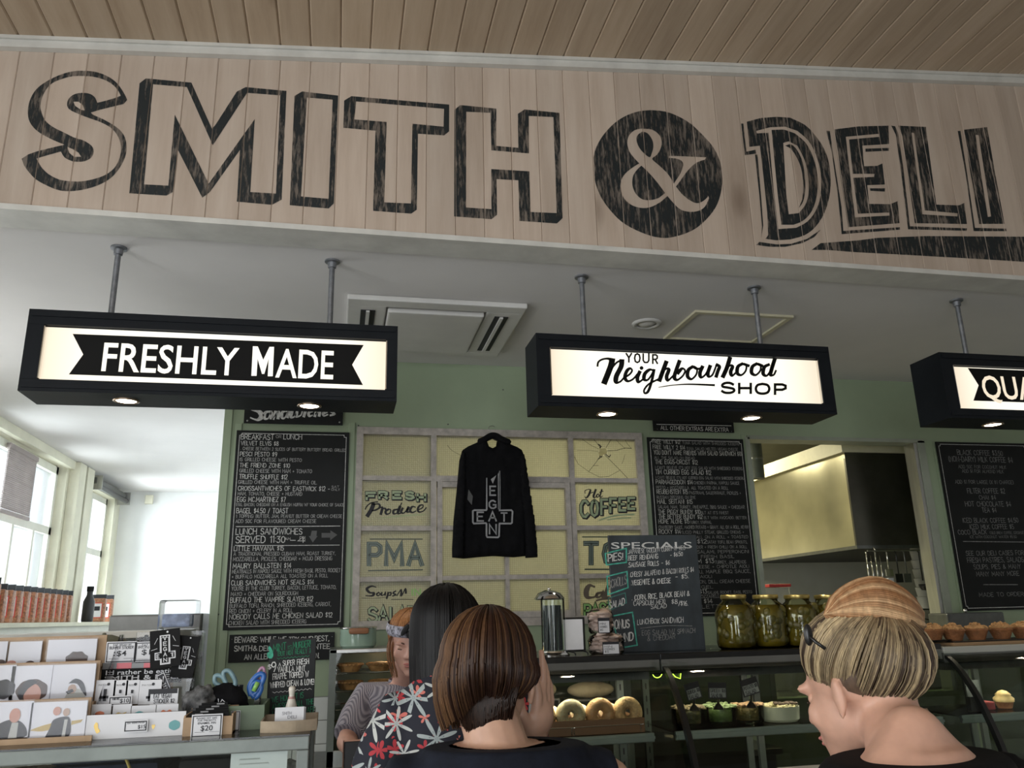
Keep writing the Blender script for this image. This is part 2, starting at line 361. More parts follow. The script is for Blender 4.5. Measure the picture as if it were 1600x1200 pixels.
def ribbon(mb, pts, w, to3, closed=False):
    """flat stroke of width w (number or list) through 2-D points, mitred"""
    n = len(pts); P = [V((p[0], p[1])) for p in pts]; ws = w if isinstance(w, (list, tuple)) else [w]*n
    L = []; R = []
    for i in range(n):
        a = P[i-1] if (i > 0 or closed) else None; b = P[(i+1) % n] if (i < n-1 or closed) else None
        d1 = (P[i]-a).normalized() if a is not None and (P[i]-a).length > 1e-9 else None
        d2 = (b-P[i]).normalized() if b is not None and (b-P[i]).length > 1e-9 else None
        if d1 is None: d1 = d2
        if d2 is None: d2 = d1
        if d1 is None: return
        t = d1+d2; t = t.normalized() if t.length > 1e-6 else d2
        nn = V((-t.y, t.x)); k = max(.45, nn.dot(V((-d1.y, d1.x)))); h = ws[i]/2/k
        e = V((0, 0))
        if not closed and i == 0: e = -d2*ws[i]*.3
        if not closed and i == n-1: e = d1*ws[i]*.3
        L.append(P[i]+nn*h+e); R.append(P[i]-nn*h+e)
    vs = [to3(p.x, p.y) for p in L]+[to3(p.x, p.y) for p in R]
    fs = [(i, (i+1) % n, (i+1) % n+n, i+n) for i in range(n if closed else n-1)]
    mb.add(vs, fs)
def twidth(t, sp=.2): return sum((G[c][0] if c in G else .42)+sp for c in t)-sp
def hand(mb, t, to3, x, y, h, width=None, lw=.11, jit=.03, slant=0, sp=.2):
    """hand lettering with baseline start (x,y), height h, optional total width"""
    t = t.upper(); tw = twidth(t, sp); sx = (width/tw) if width else h*.9
    u = 0
    for c in t:
        if c in G:
            g = G[c]; j = random.uniform(-jit, jit); js = 1+random.uniform(-jit, jit)*1.5
            for pl in g[1]:
                ribbon(mb, [(x+(u+p[0])*sx+slant*(p[1])*h, y+(p[1]*js+j)*h) for p in pl], lw*h, to3)
            u += g[0]+sp
        else: u += .42+sp
def smooth2(pts, k=5):
    out = []; n = len(pts)
    for i in range(n-1):
        p0 = pts[max(i-1, 0)]; p1 = pts[i]; p2 = pts[i+1]; p3 = pts[min(i+2, n-1)]
        for j in range(k):
            t = j/k; out.append(tuple(.5*((2*p1[d])+(-p0[d]+p2[d])*t+(2*p0[d]-5*p1[d]+4*p2[d]-p3[d])*t*t+(-p0[d]+3*p1[d]-3*p2[d]+p3[d])*t**3) for d in range(len(p1))))
    out.append(tuple(pts[-1])); return out
def brush(mb, pts, thick, thin, to3, k=6, ydown=True, f=1.28):
    """brush script stroke: heavy on the down strokes, light on the up strokes"""
    thick *= f; thin *= f; q = smooth2(pts, k); n = len(q); ws = []
    for i in range(n):
        a = q[max(i-1, 0)]; b = q[min(i+1, n-1)]; dx = b[0]-a[0]; dy = b[1]-a[1]
        l = math.hypot(dx, dy) or 1; s = dy/l if ydown else -dy/l
        ws.append(thin+(thick-thin)*max(0, s)**.7)
    ws = [sum(ws[max(0, i-2):i+3])/len(ws[max(0, i-2):i+3]) for i in range(n)]
    ribbon(mb, q, ws, to3)
FONT = None
def fontpoly(mb, txt, to3, x, y, h, width=None, bold=0, shear=0, ls=1.0):
    """Blender's built-in font as flat filled lettering; cap height h"""
    cu = bpy.data.curves.new('lettering_tmp', 'FONT'); cu.body = txt; cu.resolution_u = 3; cu.offset = bold; cu.shear = shear; cu.space_character = ls
    cu.fill_mode = 'FRONT'; o = bpy.data.objects.new('lettering_tmp', cu); COL.objects.link(o)
    dg = bpy.context.evaluated_depsgraph_get(); me = bpy.data.meshes.new_from_object(o.evaluated_get(dg))
    xs = [v.co.x for v in me.vertices]; x0, x1 = min(xs), max(xs); cap = .73
    sy = h/cap; sx = (width/(x1-x0)) if width else sy
    mb.add([to3(x+(v.co.x-x0)*sx, y+v.co.y*sy) for v in me.vertices], [tuple(p.vertices) for p in me.polygons])
    bpy.data.objects.remove(o); bpy.data.curves.remove(cu); bpy.data.meshes.remove(me)
def Yplane(Y): return lambda x, z: V((x, Y, z))
def pxl(ox, oy, s, Y):
    """crop coordinates (origin ox,oy, scale s) to the vertical plane at depth Y"""
    return lambda x, y: onY(ox+x/s, oy+y/s, Y)
def lines(mb, spec, ox, oy, s, Y, lw=.11, jit=.03, slant=0):
    for (x0, x1, y, h, t) in spec:
        a = onY(ox+x0/s, oy+y/s, Y); b = onY(ox+x1/s, oy+y/s, Y); c = onY(ox+x0/s, oy+(y-h)/s, Y)
        hand(mb, t, Yplane(Y), a.x, a.z, c.z-a.z, b.x-a.x, lw, jit, slant)
# ================================================================== THE SETTING
HC = 3.127
def ztop(x): return 3.963+.0915*x          # line where the sloping board ceiling meets the fascia
ceil = struct('ceiling')
k = 0; x = POFF - 21*PITCH - .0005
while x < 6.1:
    a, b = x+.0008, x+PITCH-.0008
    mb = MB(); c = .006
    # board with chamfered lower edges (the V joints), running towards the back wall
    prof = [(a, c), (a+c, 0), (b-c, 0), (b, c), (b, .018), (a, .018)]
    y0, y1 = -1.6, 3.185
    vs = [(p, y0, ztop(p)+.05+z) for p, z in prof]+[(p, y1, ztop(p)+.05+z) for p, z in prof]
    mb.add(vs, [tuple(range(6))[::-1], tuple(range(6, 12))]+[(i, (i+1) % 6, (i+1) % 6+6, i+6) for i in range(6)])
    obj('plank', mb, 'ceiling_wood', ceil); x += PITCH
mb = MB(); mb.add([(-2.8, -3.5, ztop(-2.8)+.075), (6.2, -3.5, ztop(6.2)+.075), (6.2, 3.3, ztop(6.2)+.075), (-2.8, 3.3, ztop(-2.8)+.075),
                   (-2.8, -3.5, ztop(-2.8)+.2), (6.2, -3.5, ztop(6.2)+.2), (6.2, 3.3, ztop(6.2)+.2), (-2.8, 3.3, ztop(-2.8)+.2)],
                  [(0, 1, 2, 3), (4, 5, 6, 7), (0, 1, 5, 4), (1, 2, 6, 5), (2, 3, 7, 6), (3, 0, 4, 7)])
obj('roof_backing', mb, 'ceiling_wood', ceil)
mb = MB().box(-2.75, 6.2, 3.30, 5.1, HC, HC+.1).box(-2.75, -.6, 5.1, 11.0, HC, HC+.1)
struct('ceiling_plaster', mb, 'plaster')
# fascia
fas = struct('wall_fascia', loc=(0, 0, 0)); FY = 3.19
x = POFF - 21*PITCH
while x < 6.1:
    a, b, c = x+.0004, x+PITCH-.0004, .0032
    prof = [(a, FY+c), (a+c, FY), (b-c, FY), (b, FY+c), (b, FY+.02), (a, FY+.02)]
    mb = MB(); mb.add([(p, y, HC+.012) for p, y in prof]+[(p, y, ztop(p)+.02) for p, y in prof],
                      [tuple(range(6)), tuple(range(6, 12))[::-1]]+[(i, (i+1) % 6, (i+1) % 6+6, i+6) for i in range(6)])
    obj('plank', mb, 'fascia_wood', fas); x += PITCH
obj('backing', MB().box(-2.75, 6.2, FY+.022, FY+.1, HC+.02, 4.6), 'white_wall', fas)
t1 = MB(); X0, X1 = -2.75, 6.2
for (y0, y1, d0, d1) in ((FY-.03, FY-.001, 0, .05), (FY-.04, FY-.001, .034, .05)):
    t1.add([(X0, y0, ztop(X0)+d0), (X1, y0, ztop(X1)+d0), (X1, y1, ztop(X1)+d0), (X0, y1, ztop(X0)+d0), (X0, y0, ztop(X0)+d1), (X1, y0, ztop(X1)+d1), (X1, y1, ztop(X1)+d1), (X0, y1, ztop(X0)+d1)],
           [(0, 3, 2, 1), (4, 5, 6, 7), (0, 1, 5, 4), (1, 2, 6, 5), (2, 3, 7, 6), (3, 0, 4, 7)])
struct('trim_1', t1, 'white_trim')
struct('trim_2', MB().box(X0, X1, FY-.012, FY+.012, HC-.012, HC+.012).box(X0, X1, FY+.012, FY+.165, HC-.010, HC-.001), 'white_trim')
# floor, outer walls
struct('floor', MB().box(-2.85, 6.3, -3.6, 11.0, -.1, 0), 'floor')
struct('wall_right', MB().box(6.2, 6.3, -3.6, 8.2, 0, 4.8), 'white_wall')
struct('wall_front', MB().box(-2.85, -2.6, -3.6, -3.5, 0, 3.9).box(.8, 6.3, -3.6, -3.5, 0, 4.8).box(-2.6, .8, -3.6, -3.5, 2.7, 4.3).box(-2.6, .8, -3.6, -3.5, 0, .5), 'white_wall')
# left wall with two tall window openings (y ranges), sill at 1.0
wl = struct('wall_left'); XL = -2.65
W1 = (6.55, 8.66); W2 = (9.35, 10.5)
mb = MB()
for y0, y1, z0, z1 in ((-3.6, W1[0], 0, 4.6), (W1[1], W2[0], 0, HC), (W2[1], 10.8, 0, HC), (W1[0], W1[1], 0, 1.3), (W1[0], W1[1], 3.06, HC), (W2[0], W2[1], 0, 1.3), (W2[0], W2[1], 3.0, HC)):
    mb.box(XL-.25, XL, y0, y1, z0, z1)
obj('masonry', mb, 'cream_wall', wl)
obj('beam', MB().box(XL, XL+.05, 3.3, 8.75, 3.045, HC-.002), 'cream_wall', wl)
obj('pier', MB().bbox(XL, XL+.10, 8.72, 8.93, 1.3, HC-.004, .008), 'cream_wall', wl)
obj('pier', MB().bbox(XL, XL+.10, 8.99, 9.22, 1.3, HC-.004, .008), 'cream_wall', wl)
obj('conduit', MB().tube([(XL+.03, 8.96, 1.3), (XL+.03, 8.96, HC-.01)], .018), 'dark_steel', wl)
struct('wall_far', MB().box(-2.85, -.5, 10.75, 10.85, 0, HC), 'white_wall')
struct('wall_hall', MB().box(-.62, -.55, 5.12, 10.75, 0, HC), 'white_wall')
M['win_paint'] = mat('cream_window_paint', (.74, .74, .66), .5, var=.05, bump=.1)
M['frosted'] = glassmat('frosted_window_glass', (.93, .96, .97), .25, .3)
def window(n, y0, y1, z0, z1, zm, cols, low):
    w = struct('window_%d' % n, loc=(XL-.12, (y0+y1)/2, z0))
    fr = MB(); xa, xb = XL-.16, XL-.08
    for a, b in ((z0, z0+.06), (z1-.07, z1), (zm-.035, zm+.035)): fr.box(xa, xb, y0, y1, a, b)
    for a, b in ((y0, y0+.06), (y1-.06, y1)): fr.box(xa, xb, a, b, z0, z1)
    obj('frame', fr, 'win_paint', w)
    for lst, za, zb in ((cols, zm+.035, z1-.07), (low, z0+.06, zm-.035)):
        ys = [y0+.06]+[v for c in lst for v in (c-.02, c+.02)]+[y1-.06]
        for c in lst: obj('mullion', MB().box(xa+.01, xb-.005, c-.022, c+.022, za, zb), 'win_paint', w)
        for i in range(0, len(ys), 2): obj('pane', MB().box(XL-.125, XL-.119, ys[i], ys[i+1], za, zb), 'frosted', w)
    return w
w1 = window(1, W1[0], W1[1], 1.3, 3.05, 2.43, [7.18, 7.95], [7.1, 7.72, 8.22])
w2 = window(2, W2[0], W2[1], 1.3, 2.99, 2.35, [9.9], [9.9])
# slatted roller blind pieces
def blind(loc, y0, y1, z0, z1, label):
    t = thing('window_blind', label, 'blind', (loc, (y0+y1)/2, z0)); n = int((z1-z0)/.016)
    s = None
    sl = MB().box(loc-.006, loc+.006, y0, y1, z1-.012, z1)
    first = obj('slat', sl, 'blind_slat', t, org=(loc, y0, z1))
    for i in range(1, n): linked('slat', first, (loc, y0, z1-i*.016), t)
    obj('headrail', MB().box(loc-.015, loc+.015, y0-.01, y1+.01, z1, z1+.04), 'blind_slat', t)
    obj('bottom_rail', MB().box(loc-.010, loc+.010, y0, y1, z0-.03, z0), 'blind_slat', t)
M['blind_slat'] = mat('mauve_grey_slats', (.36, .31, .30), .6, var=.1)
blind(XL-.05, 7.30, 7.95, 2.48, 2.98, 'mauve grey slatted blind hung halfway down the near window')
blind(XL-.05, 9.38, 9.62, 2.36, 2.90, 'narrow mauve blind at the left of the far window')
t = thing('awning_roller', 'dark grey metal roller housing fixed above the far window', 'roller', (XL+.08, 9.9, 2.99))
obj('housing', MB().bbox(XL+.005, XL+.10, 9.33, 10.6, 3.0, 3.075, .01), 'dark_steel', t)
obj('fabric', MB().tube([(XL+.11, 9.36, 2.985), (XL+.11, 10.57, 2.985)], .028, 12), 'black_plastic', t, 'auto')
for y in (9.34, 10.58): obj('bracket', MB().box(XL+.01, XL+.15, y-.008, y+.008, 2.94, 3.09), 'steel', t)
obj('junction_box', MB().bbox(-2.36, -2.27, 10.70, 10.748, 2.97, 3.08, .006), 'cream_wall', struct('trim_3', loc=(-2.3, 10.7, 3)))
# back wall (green) with openings for the old window and the kitchen hatch
BY = 5.0; FX0, FX1, FZ0, FZ1 = .086, 1.942, 1.485, 2.691; KX0, KX1, KZ0, KZ1 = 2.715, 4.095, 1.0, 2.683
wb = struct('wall_back'); mb = MB()
for x0, x1, z0, z1 in ((-.69, FX0, 0, HC), (FX0, FX1, FZ1, HC), (FX0, FX1, 0, FZ0), (FX1, KX0, 0, HC), (KX0, KX1, KZ1, HC), (KX0, KX1, 0, KZ0), (KX1, 6.2, 0, HC)):
    mb.box(x0, x1, BY, BY+.1, z0, z1)
obj('lining', mb, 'green_wall', wb)
obj('corner_strip', MB().box(-.70, -.655, BY-.012, BY+.1, 1.15, HC-.003), 'green_wall', wb)
for (x, z0, z1) in ((-.615, 1.15, 2.70), (.055, 1.5, 2.72), (2.03, 1.4, 2.7), (2.69, 1.4, 2.7), (4.19, 1.4, 2.68)):
    obj('batten', MB().bbox(x-.02, x+.02, BY-.010, BY-.0005, z0, z1, .003), 'green_wall', wb)
sc = MB()
for px, py in ((356, 678), (357, 725), (344, 845), (341, 960), (560, 665), (786, 609), (700, 663), (1007, 815), (1010, 860)):
    p = onY(px, py, BY-.003); sc.ell(p, (.005, .004, .005), 8, 6)
obj('screw_heads', sc, 'dark_steel', wb, kind='stuff')
wt = struct('trim_7', loc=(0, BY, 0))
g0 = MB().box(-.69, 2.0, BY-.012, BY-.0005, .3, 1.133); obj('grout_bed', g0, 'grout', wt)
tl = None; th, tw_ = .118, .235
for r in range(7):
    z1 = 1.133-.004-r*(th+.004)
    for c in range(8):
        x0 = -.69+c*(tw_+.004)-(r % 2)*tw_/2; x1 = x0+tw_
        if x0 < -.69: x0 = -.688
        if x1-x0 > tw_-.01 and tl: linked('tile', tl, (x0, BY-.02, z1-th), wt)
        else:
            q = obj('tile', MB().bbox(x0, x1, BY-.02, BY-.011, z1-th, z1, .002), 'tile', wt, org=(x0, BY-.02, z1-th))
            if x1-x0 > tw_-.01: tl = q
# kitchen beyond
M['kitchen_wall'] = mat('kitchen_cream_paint', (.60, .58, .46), .7, var=.05)
struct('wall_kitchen_back', MB().box(-.55, 6.2, 8.0, 8.1, 0, 3.1), 'kitchen_wall')
struct('ceiling_kitchen', MB().box(-.55, 6.2, 5.1, 8.1, 3.05, 3.1), 'kitchen_wall')
struct('wall_kitchen_splash', MB().box(2.2, 6.1, 7.35, 7.42, .0, 2.1), mat('pale_splashback', (.50, .50, .47), .3, var=.04))
# hatch lining
lin = MB().box(KX1-.055, KX1, BY-.015, BY+.12, KZ0, KZ1).box(KX0-.02, KX0+.012, BY-.015, BY+.12, KZ0, KZ1).box(KX0, KX1, BY-.015, BY+.12, KZ1-.014, KZ1+.012)
struct('trim_4', lin, mat('grey_green_trim', (.33, .36, .29), .5))
struct('trim_5', MB().box(KX1-.085, KX1-.055, BY-.005, BY+.1, KZ0, KZ1-.014), 'steel')

# ---------------------------------------------------------------- the old steel window in the wall
fw = thing('internal_window', 'old flaking white steel framed window with wired obscure glass in green wall', 'window', (FX0, BY, FZ0))
def vx(px, py): return onY(px, py, BY).x
def vz(px, py): return onY(px, py, BY).z
fy0, fy1 = BY-.03, BY+.03
c1 = vx(677, 760); c2 = vx(893, 760); ci = vx(787, 690)
r1 = vz(620, 748); r2 = vz(620, 826); r3 = vz(610, 905)
obj('outer_frame', MB().box(FX0, FX0+.04, fy0, fy1, FZ0, FZ1).box(FX1-.045, FX1, fy0, fy1, FZ0, FZ1).box(FX0, FX1, fy0+.001, fy1, FZ1-.045, FZ1).box(FX0, FX1, fy0+.001, fy1, FZ0, FZ0+.05), 'frame_paint', fw)
for c in (c1, c2): obj('mullion', MB().box(c-.016, c+.016, fy0+.002, fy1, FZ0, FZ1-.04), 'frame_paint', fw)
for r in (r1, r2, r3):
    obj('glazing_bar', MB().box(FX0+.04, c1-.016, fy0+.006, fy1-.01, r-.014, r+.014), 'frame_paint', fw)
    obj('glazing_bar', MB().box(c2+.016, FX1-.045, fy0+.006, fy1-.01, r-.014, r+.014), 'frame_paint', fw)
obj('glazing_bar', MB().box(c1, c2, fy0+.004, fy1-.01, r1-.018, r1+.018), 'frame_paint', fw)
obj('glazing_bar', MB().box(ci-.012, ci+.012, fy0+.006, fy1-.01, r1, FZ1-.04), 'frame_paint', fw)
# inner opening casement
cas = MB(); a, b = c1+.022, c2-.022
cas.box(a, a+.03, fy0-.01, fy1-.02, FZ0+.05, r1-.02).box(b-.03, b, fy0-.01, fy1-.02, FZ0+.05, r1-.02).box(a, b, fy0-.009, fy1-.02, r1-.055, r1-.022).box(a, b, fy0-.009, fy1-.02, FZ0+.05, FZ0+.085)
for r in (r2, r3): cas.box(a, b, fy0-.006, fy1-.02, r-.013, r+.013)
cas.box(ci-.012, ci+.012, fy0-.005, fy1-.02, FZ0+.06, r1-.03)
obj('casement', cas, 'frame_paint', fw, label='inner opening casement bars')
def pane(x0, x1, z0, z1, m='wired'): obj('pane', MB().box(x0, x1, BY-.004, BY+.002, z0, z1), m, fw)
zs = [FZ0+.05, r3-.014, r3+.014, r2-.014, r2+.014, r1-.014, r1+.014, FZ1-.045]
for i in range(0, 8, 2):
    pane(FX0+.04, c1-.016, zs[i], zs[i+1])
    if i < 6: pane(c2+.016, FX1-.045, zs[i], zs[i+1]); pane(a+.03, ci-.012, zs[i], zs[i+1]); pane(ci+.012, b-.03, zs[i], zs[i+1])
pane(c1+.016, ci-.012, zs[6], zs[7]); pane(ci+.012, c2-.016, zs[6], zs[7])
# broken top right pane: a hole punched through, cracks running out of it
px = pxl(780, 660, 6, BY-.004)
hole = [(935, 240), (1000, 238), (1018, 268), (1010, 300), (1022, 318), (985, 300), (975, 310), (960, 318), (938, 320), (930, 285), (945, 268)]
bp = MB(); X0_, X1_, Z0_, Z1_ = c2+.016, FX1-.045, zs[6], zs[7]
h3 = [px(*p) for p in hole]
bp.poly([[(X0_, Z0_), (X1_, Z0_), (X1_, Z1_), (X0_, Z1_)], [(p.x, p.z) for p in h3]], Yplane(BY-.004))
bp.poly([[(X0_, Z0_), (X1_, Z0_), (X1_, Z1_), (X0_, Z1_)], [(p.x, p.z) for p in h3]], Yplane(BY+.002))
obj('pane', bp, 'wired', fw, label='cracked pane with a punched hole')
cr = MB(); q = pxl(780, 660, 6, BY-.0055)
for pl, w in (([(935, 250), (860, 215), (750, 138)], 3), ([(930, 275), (850, 262), (730, 262)], 2), ([(945, 320), (915, 365), (840, 460)], 4), ([(985, 300), (1060, 375), (1130, 445), (1205, 525)], 4),
              ([(1015, 268), (1100, 262), (1180, 240), (1240, 243)], 5), ([(1000, 240), (1030, 190), (1060, 145)], 4), ([(950, 240), (925, 205), (880, 150)], 4), ([(1075, 138), (1120, 190), (1180, 245)], 3), ([(1180, 165), (1200, 200), (1240, 245)], 3),
              ([(705, 320), (740, 390), (840, 462), (940, 512), (1030, 505), (1130, 450)], 3), ([(1180, 300), (1165, 350), (1150, 390)], 3), ([(885, 404), (930, 404)], 3), ([(930, 205), (955, 225), (945, 240)], 10), ([(1000, 300), (1030, 325), (1045, 305)], 8), ([(925, 345), (965, 320), (940, 318)], 8)):
    ribbon(cr, pl, w*1.0, q)
obj('cracks', cr, 'ink', fw)
cr = MB(); ribbon(cr, smooth2([(955, 215), (1000, 265), (1090, 310), (1200, 330)]), 3, pxl(540, 660, 6, BY-.0055)); obj('cracks', cr, 'ink', fw)
# sign-written lettering on the panes
M['gloss_green'] = mat('pale_green_glass_paint', (.36, .44, .27), .4)
M['gloss_dark'] = mat('dark_grey_glass_paint', (.05, .07, .06), .4)
M['gloss_mid'] = mat('grey_green_glass_paint', (.17, .22, .19), .4)
M['bright_green'] = mat('bright_green_glass_paint', (.28, .52, .18), .4)
M['brown_script'] = mat('mauve_brown_glass_paint', (.16, .13, .10), .4)
LY = BY-.0062
def arctext(mb, t, cs, w, P): # letters at given centre x,y(base),h,width
    for ch, (x, y, h, wd) in zip(t, cs):
        g = G[ch]
        for pl in g[1]: ribbon(mb, [(x-wd/2+p[0]/g[0]*wd, y-p[1]*h) for p in pl], w, P)
def lettered(t, cs, w0, P0, dx=5, dy=5, w1=None, face='gloss_green'):
    for ch, (x, y, h, wd) in zip(t, cs):
        sh = MB(); arctext(sh, ch, [(x+dx, y+dy, h, wd)], w0*1.35, P0(0)); arctext(sh, ch, [(x, y, h, wd)], w0*1.25, P0(.0006)); obj('painted_letter', sh, 'ink', fw)
        fa = MB(); arctext(fa, ch, [(x, y, h, wd)], w1 or w0*.8, P0(.0012)); obj('letter_face', fa, face, fw)
P0 = lambda d: pxl(540, 660, 6, LY-d)
lettered('FRESH', [(237, 722, 62, 80), (352, 712, 60, 72), (482, 710, 58, 72), (602, 715, 60, 70), (710, 735, 62, 70)], 26, P0, 7, 7)
sc = MB(); P = P0(.0002)
for pl, th_ in (([(185, 815), (200, 785), (240, 755), (300, 745)], 18), ([(262, 765), (240, 820), (205, 875)], 32), ([(250, 770), (310, 765), (320, 795), (285, 820), (250, 828)], 16), ([(325, 800), (345, 800), (330, 860)], 20), ([(335, 820), (365, 805), (375, 815)], 16),
                ([(400, 815), (375, 835), (385, 860), (415, 850), (422, 820), (402, 812)], 18), ([(485, 815), (450, 825), (450, 855), (480, 850), (500, 815), (525, 755)], 18), ([(510, 790), (490, 850), (520, 850)], 22), ([(535, 805), (520, 840), (545, 850), (575, 820), (590, 795)], 18), ([(590, 795), (575, 835), (600, 840)], 20),
                ([(655, 795), (625, 790), (605, 825), (625, 845), (660, 830)], 18), ([(680, 820), (720, 800), (725, 775), (695, 780), (675, 815), (690, 840), (730, 830), (755, 800)], 16)):
    brush(sc, pl, th_, 9, P, 5)
obj('lettering', sc, 'ink', fw)
sw = MB(); ribbon(sw, [(300, 900), (480, 880), (640, 868), (745, 862)], [3, 12, 12, 6], P); obj('lettering', sw, 'gloss_green', fw)
# PMA
P0b = lambda d: pxl(540, 840, 6, LY-d)
rl = MB(); ribbon(rl, [(228, 14), (720, 14)], 10, P0b(0)); ribbon(rl, [(215, 310), (720, 302)], 12, P0b(0)); obj('lettering', rl, 'gloss_dark', fw)
for w_, m_, d_ in ((44, 'gloss_dark', 0), (30, 'gloss_mid', .0006), (10, 'gloss_dark', .0012)):
    for ch, q_ in zip('PMA', [(272, 255, 195, 105), (455, 255, 195, 150), (652, 255, 195, 125)]): mb = MB(); arctext(mb, ch, [q_], w_, P0b(d_)); obj('painted_letter', mb, m_, fw)
# Soups / SALADS pane
mb = MB()
for pl, th_ in (([(285, 465), (245, 455), (200, 480), (225, 515), (265, 520), (250, 545), (190, 545)], 22), ([(310, 515), (290, 530), (305, 545), (325, 528), (310, 515)], 12), ([(340, 515), (335, 540), (360, 535), (372, 515), (370, 540)], 12), ([(400, 515), (385, 570)], 14), ([(398, 520), (425, 515), (420, 540), (395, 540)], 12), ([(470, 500), (445, 520), (470, 535), (440, 548)], 12), ([(480, 545), (520, 490), (520, 545)], 16), ([(530, 540), (560, 480), (565, 520)], 16)):
    brush(mb, pl, th_, 8, P0b(0), 5)
ribbon(mb, [(430, 580), (560, 578), (635, 580)], 6, P0b(0)); ribbon(mb, smooth2([(150, 565), (260, 570), (400, 555)]), [4]*11, P0b(0)); obj('lettering', mb, 'ink', fw)
mb = MB(); arctext(mb, 'IN', [(625, 540, 55, 18), (675, 540, 55, 50)], 16, P0b(0)); obj('lettering', mb, 'bright_green', fw)
lettered('SALADS', [(255, 785, 125, 80), (352, 780, 130, 80), (445, 780, 125, 50), (530, 775, 125, 70), (620, 770, 120, 60), (700, 765, 115, 55)], 24, P0b, 6, 8)
# Hot COFFEE
P0c = lambda d: pxl(780, 660, 6, LY-d)
mb = MB()
for pl, th_ in (([(805, 665), (805, 640), (835, 628), (860, 630)], 8), ([(855, 640), (840, 680), (815, 708), (802, 695)], 16), ([(835, 670), (880, 655)], 8), ([(905, 630), (885, 690), (895, 705), (912, 690)], 16), ([(930, 670), (912, 685), (920, 702), (935, 690), (930, 670)], 10), ([(962, 630), (945, 690), (955, 700), (968, 690)], 12), ([(940, 655), (975, 645)], 7)):
    brush(mb, pl, th_, 6, P0c(0), 5)
obj('lettering', mb, 'ink', fw)
lettered('COFFEE', [(800, 885, 150, 72), (893, 875, 140, 62), (985, 862, 138, 56), (1068, 845, 130, 54), (1155, 825, 112, 56), (1240, 810, 102, 56)], 27, P0c, 8, 8)
mb = MB(); ribbon(mb, smooth2([(930, 920), (1080, 875), (1265, 862)]), [4]+[16]*9+[20], P0c(0)); ribbon(mb, smooth2([(1010, 915), (1120, 900), (1235, 895)]), [4]+[12]*9+[14], P0c(0)); obj('lettering', mb, 'gloss_green', fw)
# pane with the big T, cake / pastries pane (mostly behind the specials board)
P0d = lambda d: pxl(830, 840, 5, LY-d)
mb = MB(); ribbon(mb, [(400, -5), (720, -5)], 9, P0d(0)); ribbon(mb, [(420, 248), (740, 248)], 12, P0d(0)); obj('lettering', mb, 'gloss_dark', fw)
for w_, m_, d_ in ((40, 'gloss_dark', 0), (26, 'gloss_mid', .0006), (8, 'gloss_dark', .0012)):
    for ch, q_ in zip('TO', [(468, 205, 160, 100), (620, 205, 160, 100)]): mb = MB(); arctext(mb, ch, [q_], w_, P0d(d_)); obj('painted_letter', mb, m_, fw)
mb = MB()
for pl, th_ in (([(495, 385), (455, 375), (430, 420), (440, 465), (490, 465), (520, 440)], 34), ([(545, 430), (515, 440), (515, 465), (540, 460), (560, 425), (560, 465)], 20), ([(600, 380), (580, 460), (610, 465)], 22), ([(510, 492), (560, 480), (640, 475)], 10)):
    brush(mb, pl, th_, 12, P0d(0), 5)
obj('lettering', mb, 'brown_script', fw)
lettered('PAST', [(440, 610, 85, 45), (500, 605, 85, 50), (560, 600, 85, 45), (620, 595, 85, 50)], 20, P0d, 5, 6, face='bright_green')

# ---------------------------------------------------------------- painted fascia lettering
SY = FY-.0012
def painted(name, label, contours, org, s):
    P = lambda x, y: onY(org[0]+x/s, org[1]+y/s, SY)
    mb = MB()
    for cs in contours: mb.poly(cs, P)
    o = obj('painted_letter', mb, 'sign_paint', fas); o['label'] = label; return o
S_o = smooth2([(975, 360), (940, 290), (880, 210), (800, 155), (700, 120), (600, 112), (520, 115), (420, 140), (310, 190), (220, 250), (165, 320), (135, 400), (128, 480), (145, 550), (190, 610), (260, 660), (350, 705), (440, 742)], 3)+[(300, 775), (200, 800), (130, 825), (75, 862)]+smooth2([(95, 920), (140, 980), (200, 1040), (290, 1090), (390, 1130), (490, 1138), (600, 1125), (720, 1090), (830, 1030), (910, 940), (955, 850), (970, 760), (955, 680), (915, 620), (850, 570), (760, 520), (690, 490), (665, 468)], 3)+[(740, 445), (860, 415), (945, 395)]
S_f = smooth2([(920, 325), (890, 270), (830, 215), (740, 175), (640, 158), (520, 158), (430, 178), (340, 215), (285, 270), (250, 340), (235, 410), (245, 470), (275, 535), (340, 590), (430, 635), (520, 680), (600, 705), (670, 750), (688, 800), (670, 850), (620, 880), (560, 888), (500, 880), (440, 850), (410, 800)], 3)+[(300, 830), (200, 860)]+smooth2([(240, 930), (300, 990), (400, 1040), (520, 1055), (620, 1050), (740, 1020), (820, 980), (880, 920), (915, 830), (920, 750), (900, 680), (850, 610), (760, 555), (650, 515), (560, 480), (480, 440), (462, 395), (480, 345), (530, 310), (600, 300), (660, 310), (700, 340), (720, 385)], 3)+[(780, 370), (870, 345)]
painted('S', 'black outlined letter S', [[S_o, S_f, [(515, 375), (560, 375), (600, 410), (612, 450), (580, 445), (530, 410)], [(465, 760), (510, 780), (560, 810), (582, 845), (520, 845), (480, 810)]]], (20, 90), 5.4545)
painted('M', 'black outlined letter M', [[[(140, 150), (190, 112), (545, 145), (705, 505), (730, 480), (900, 215), (970, 180), (1288, 210), (1250, 1060), (1175, 1100), (900, 1075), (925, 670), (690, 1000), (630, 1045), (440, 670), (400, 1000), (350, 1028), (60, 1010)],
        [(245, 158), (510, 180), (712, 635), (980, 225), (1240, 245), (1205, 1012), (1005, 1000), (1040, 430), (680, 935), (415, 395), (365, 950), (175, 940)]]], (190, 100), 5)
painted('I', 'black outlined letter I', [[[(110, 108), (175, 70), (482, 105), (445, 1025), (400, 1068), (70, 1040)], [(215, 122), (435, 140), (400, 985), (165, 965)]]], (440, 130), 5.4556)
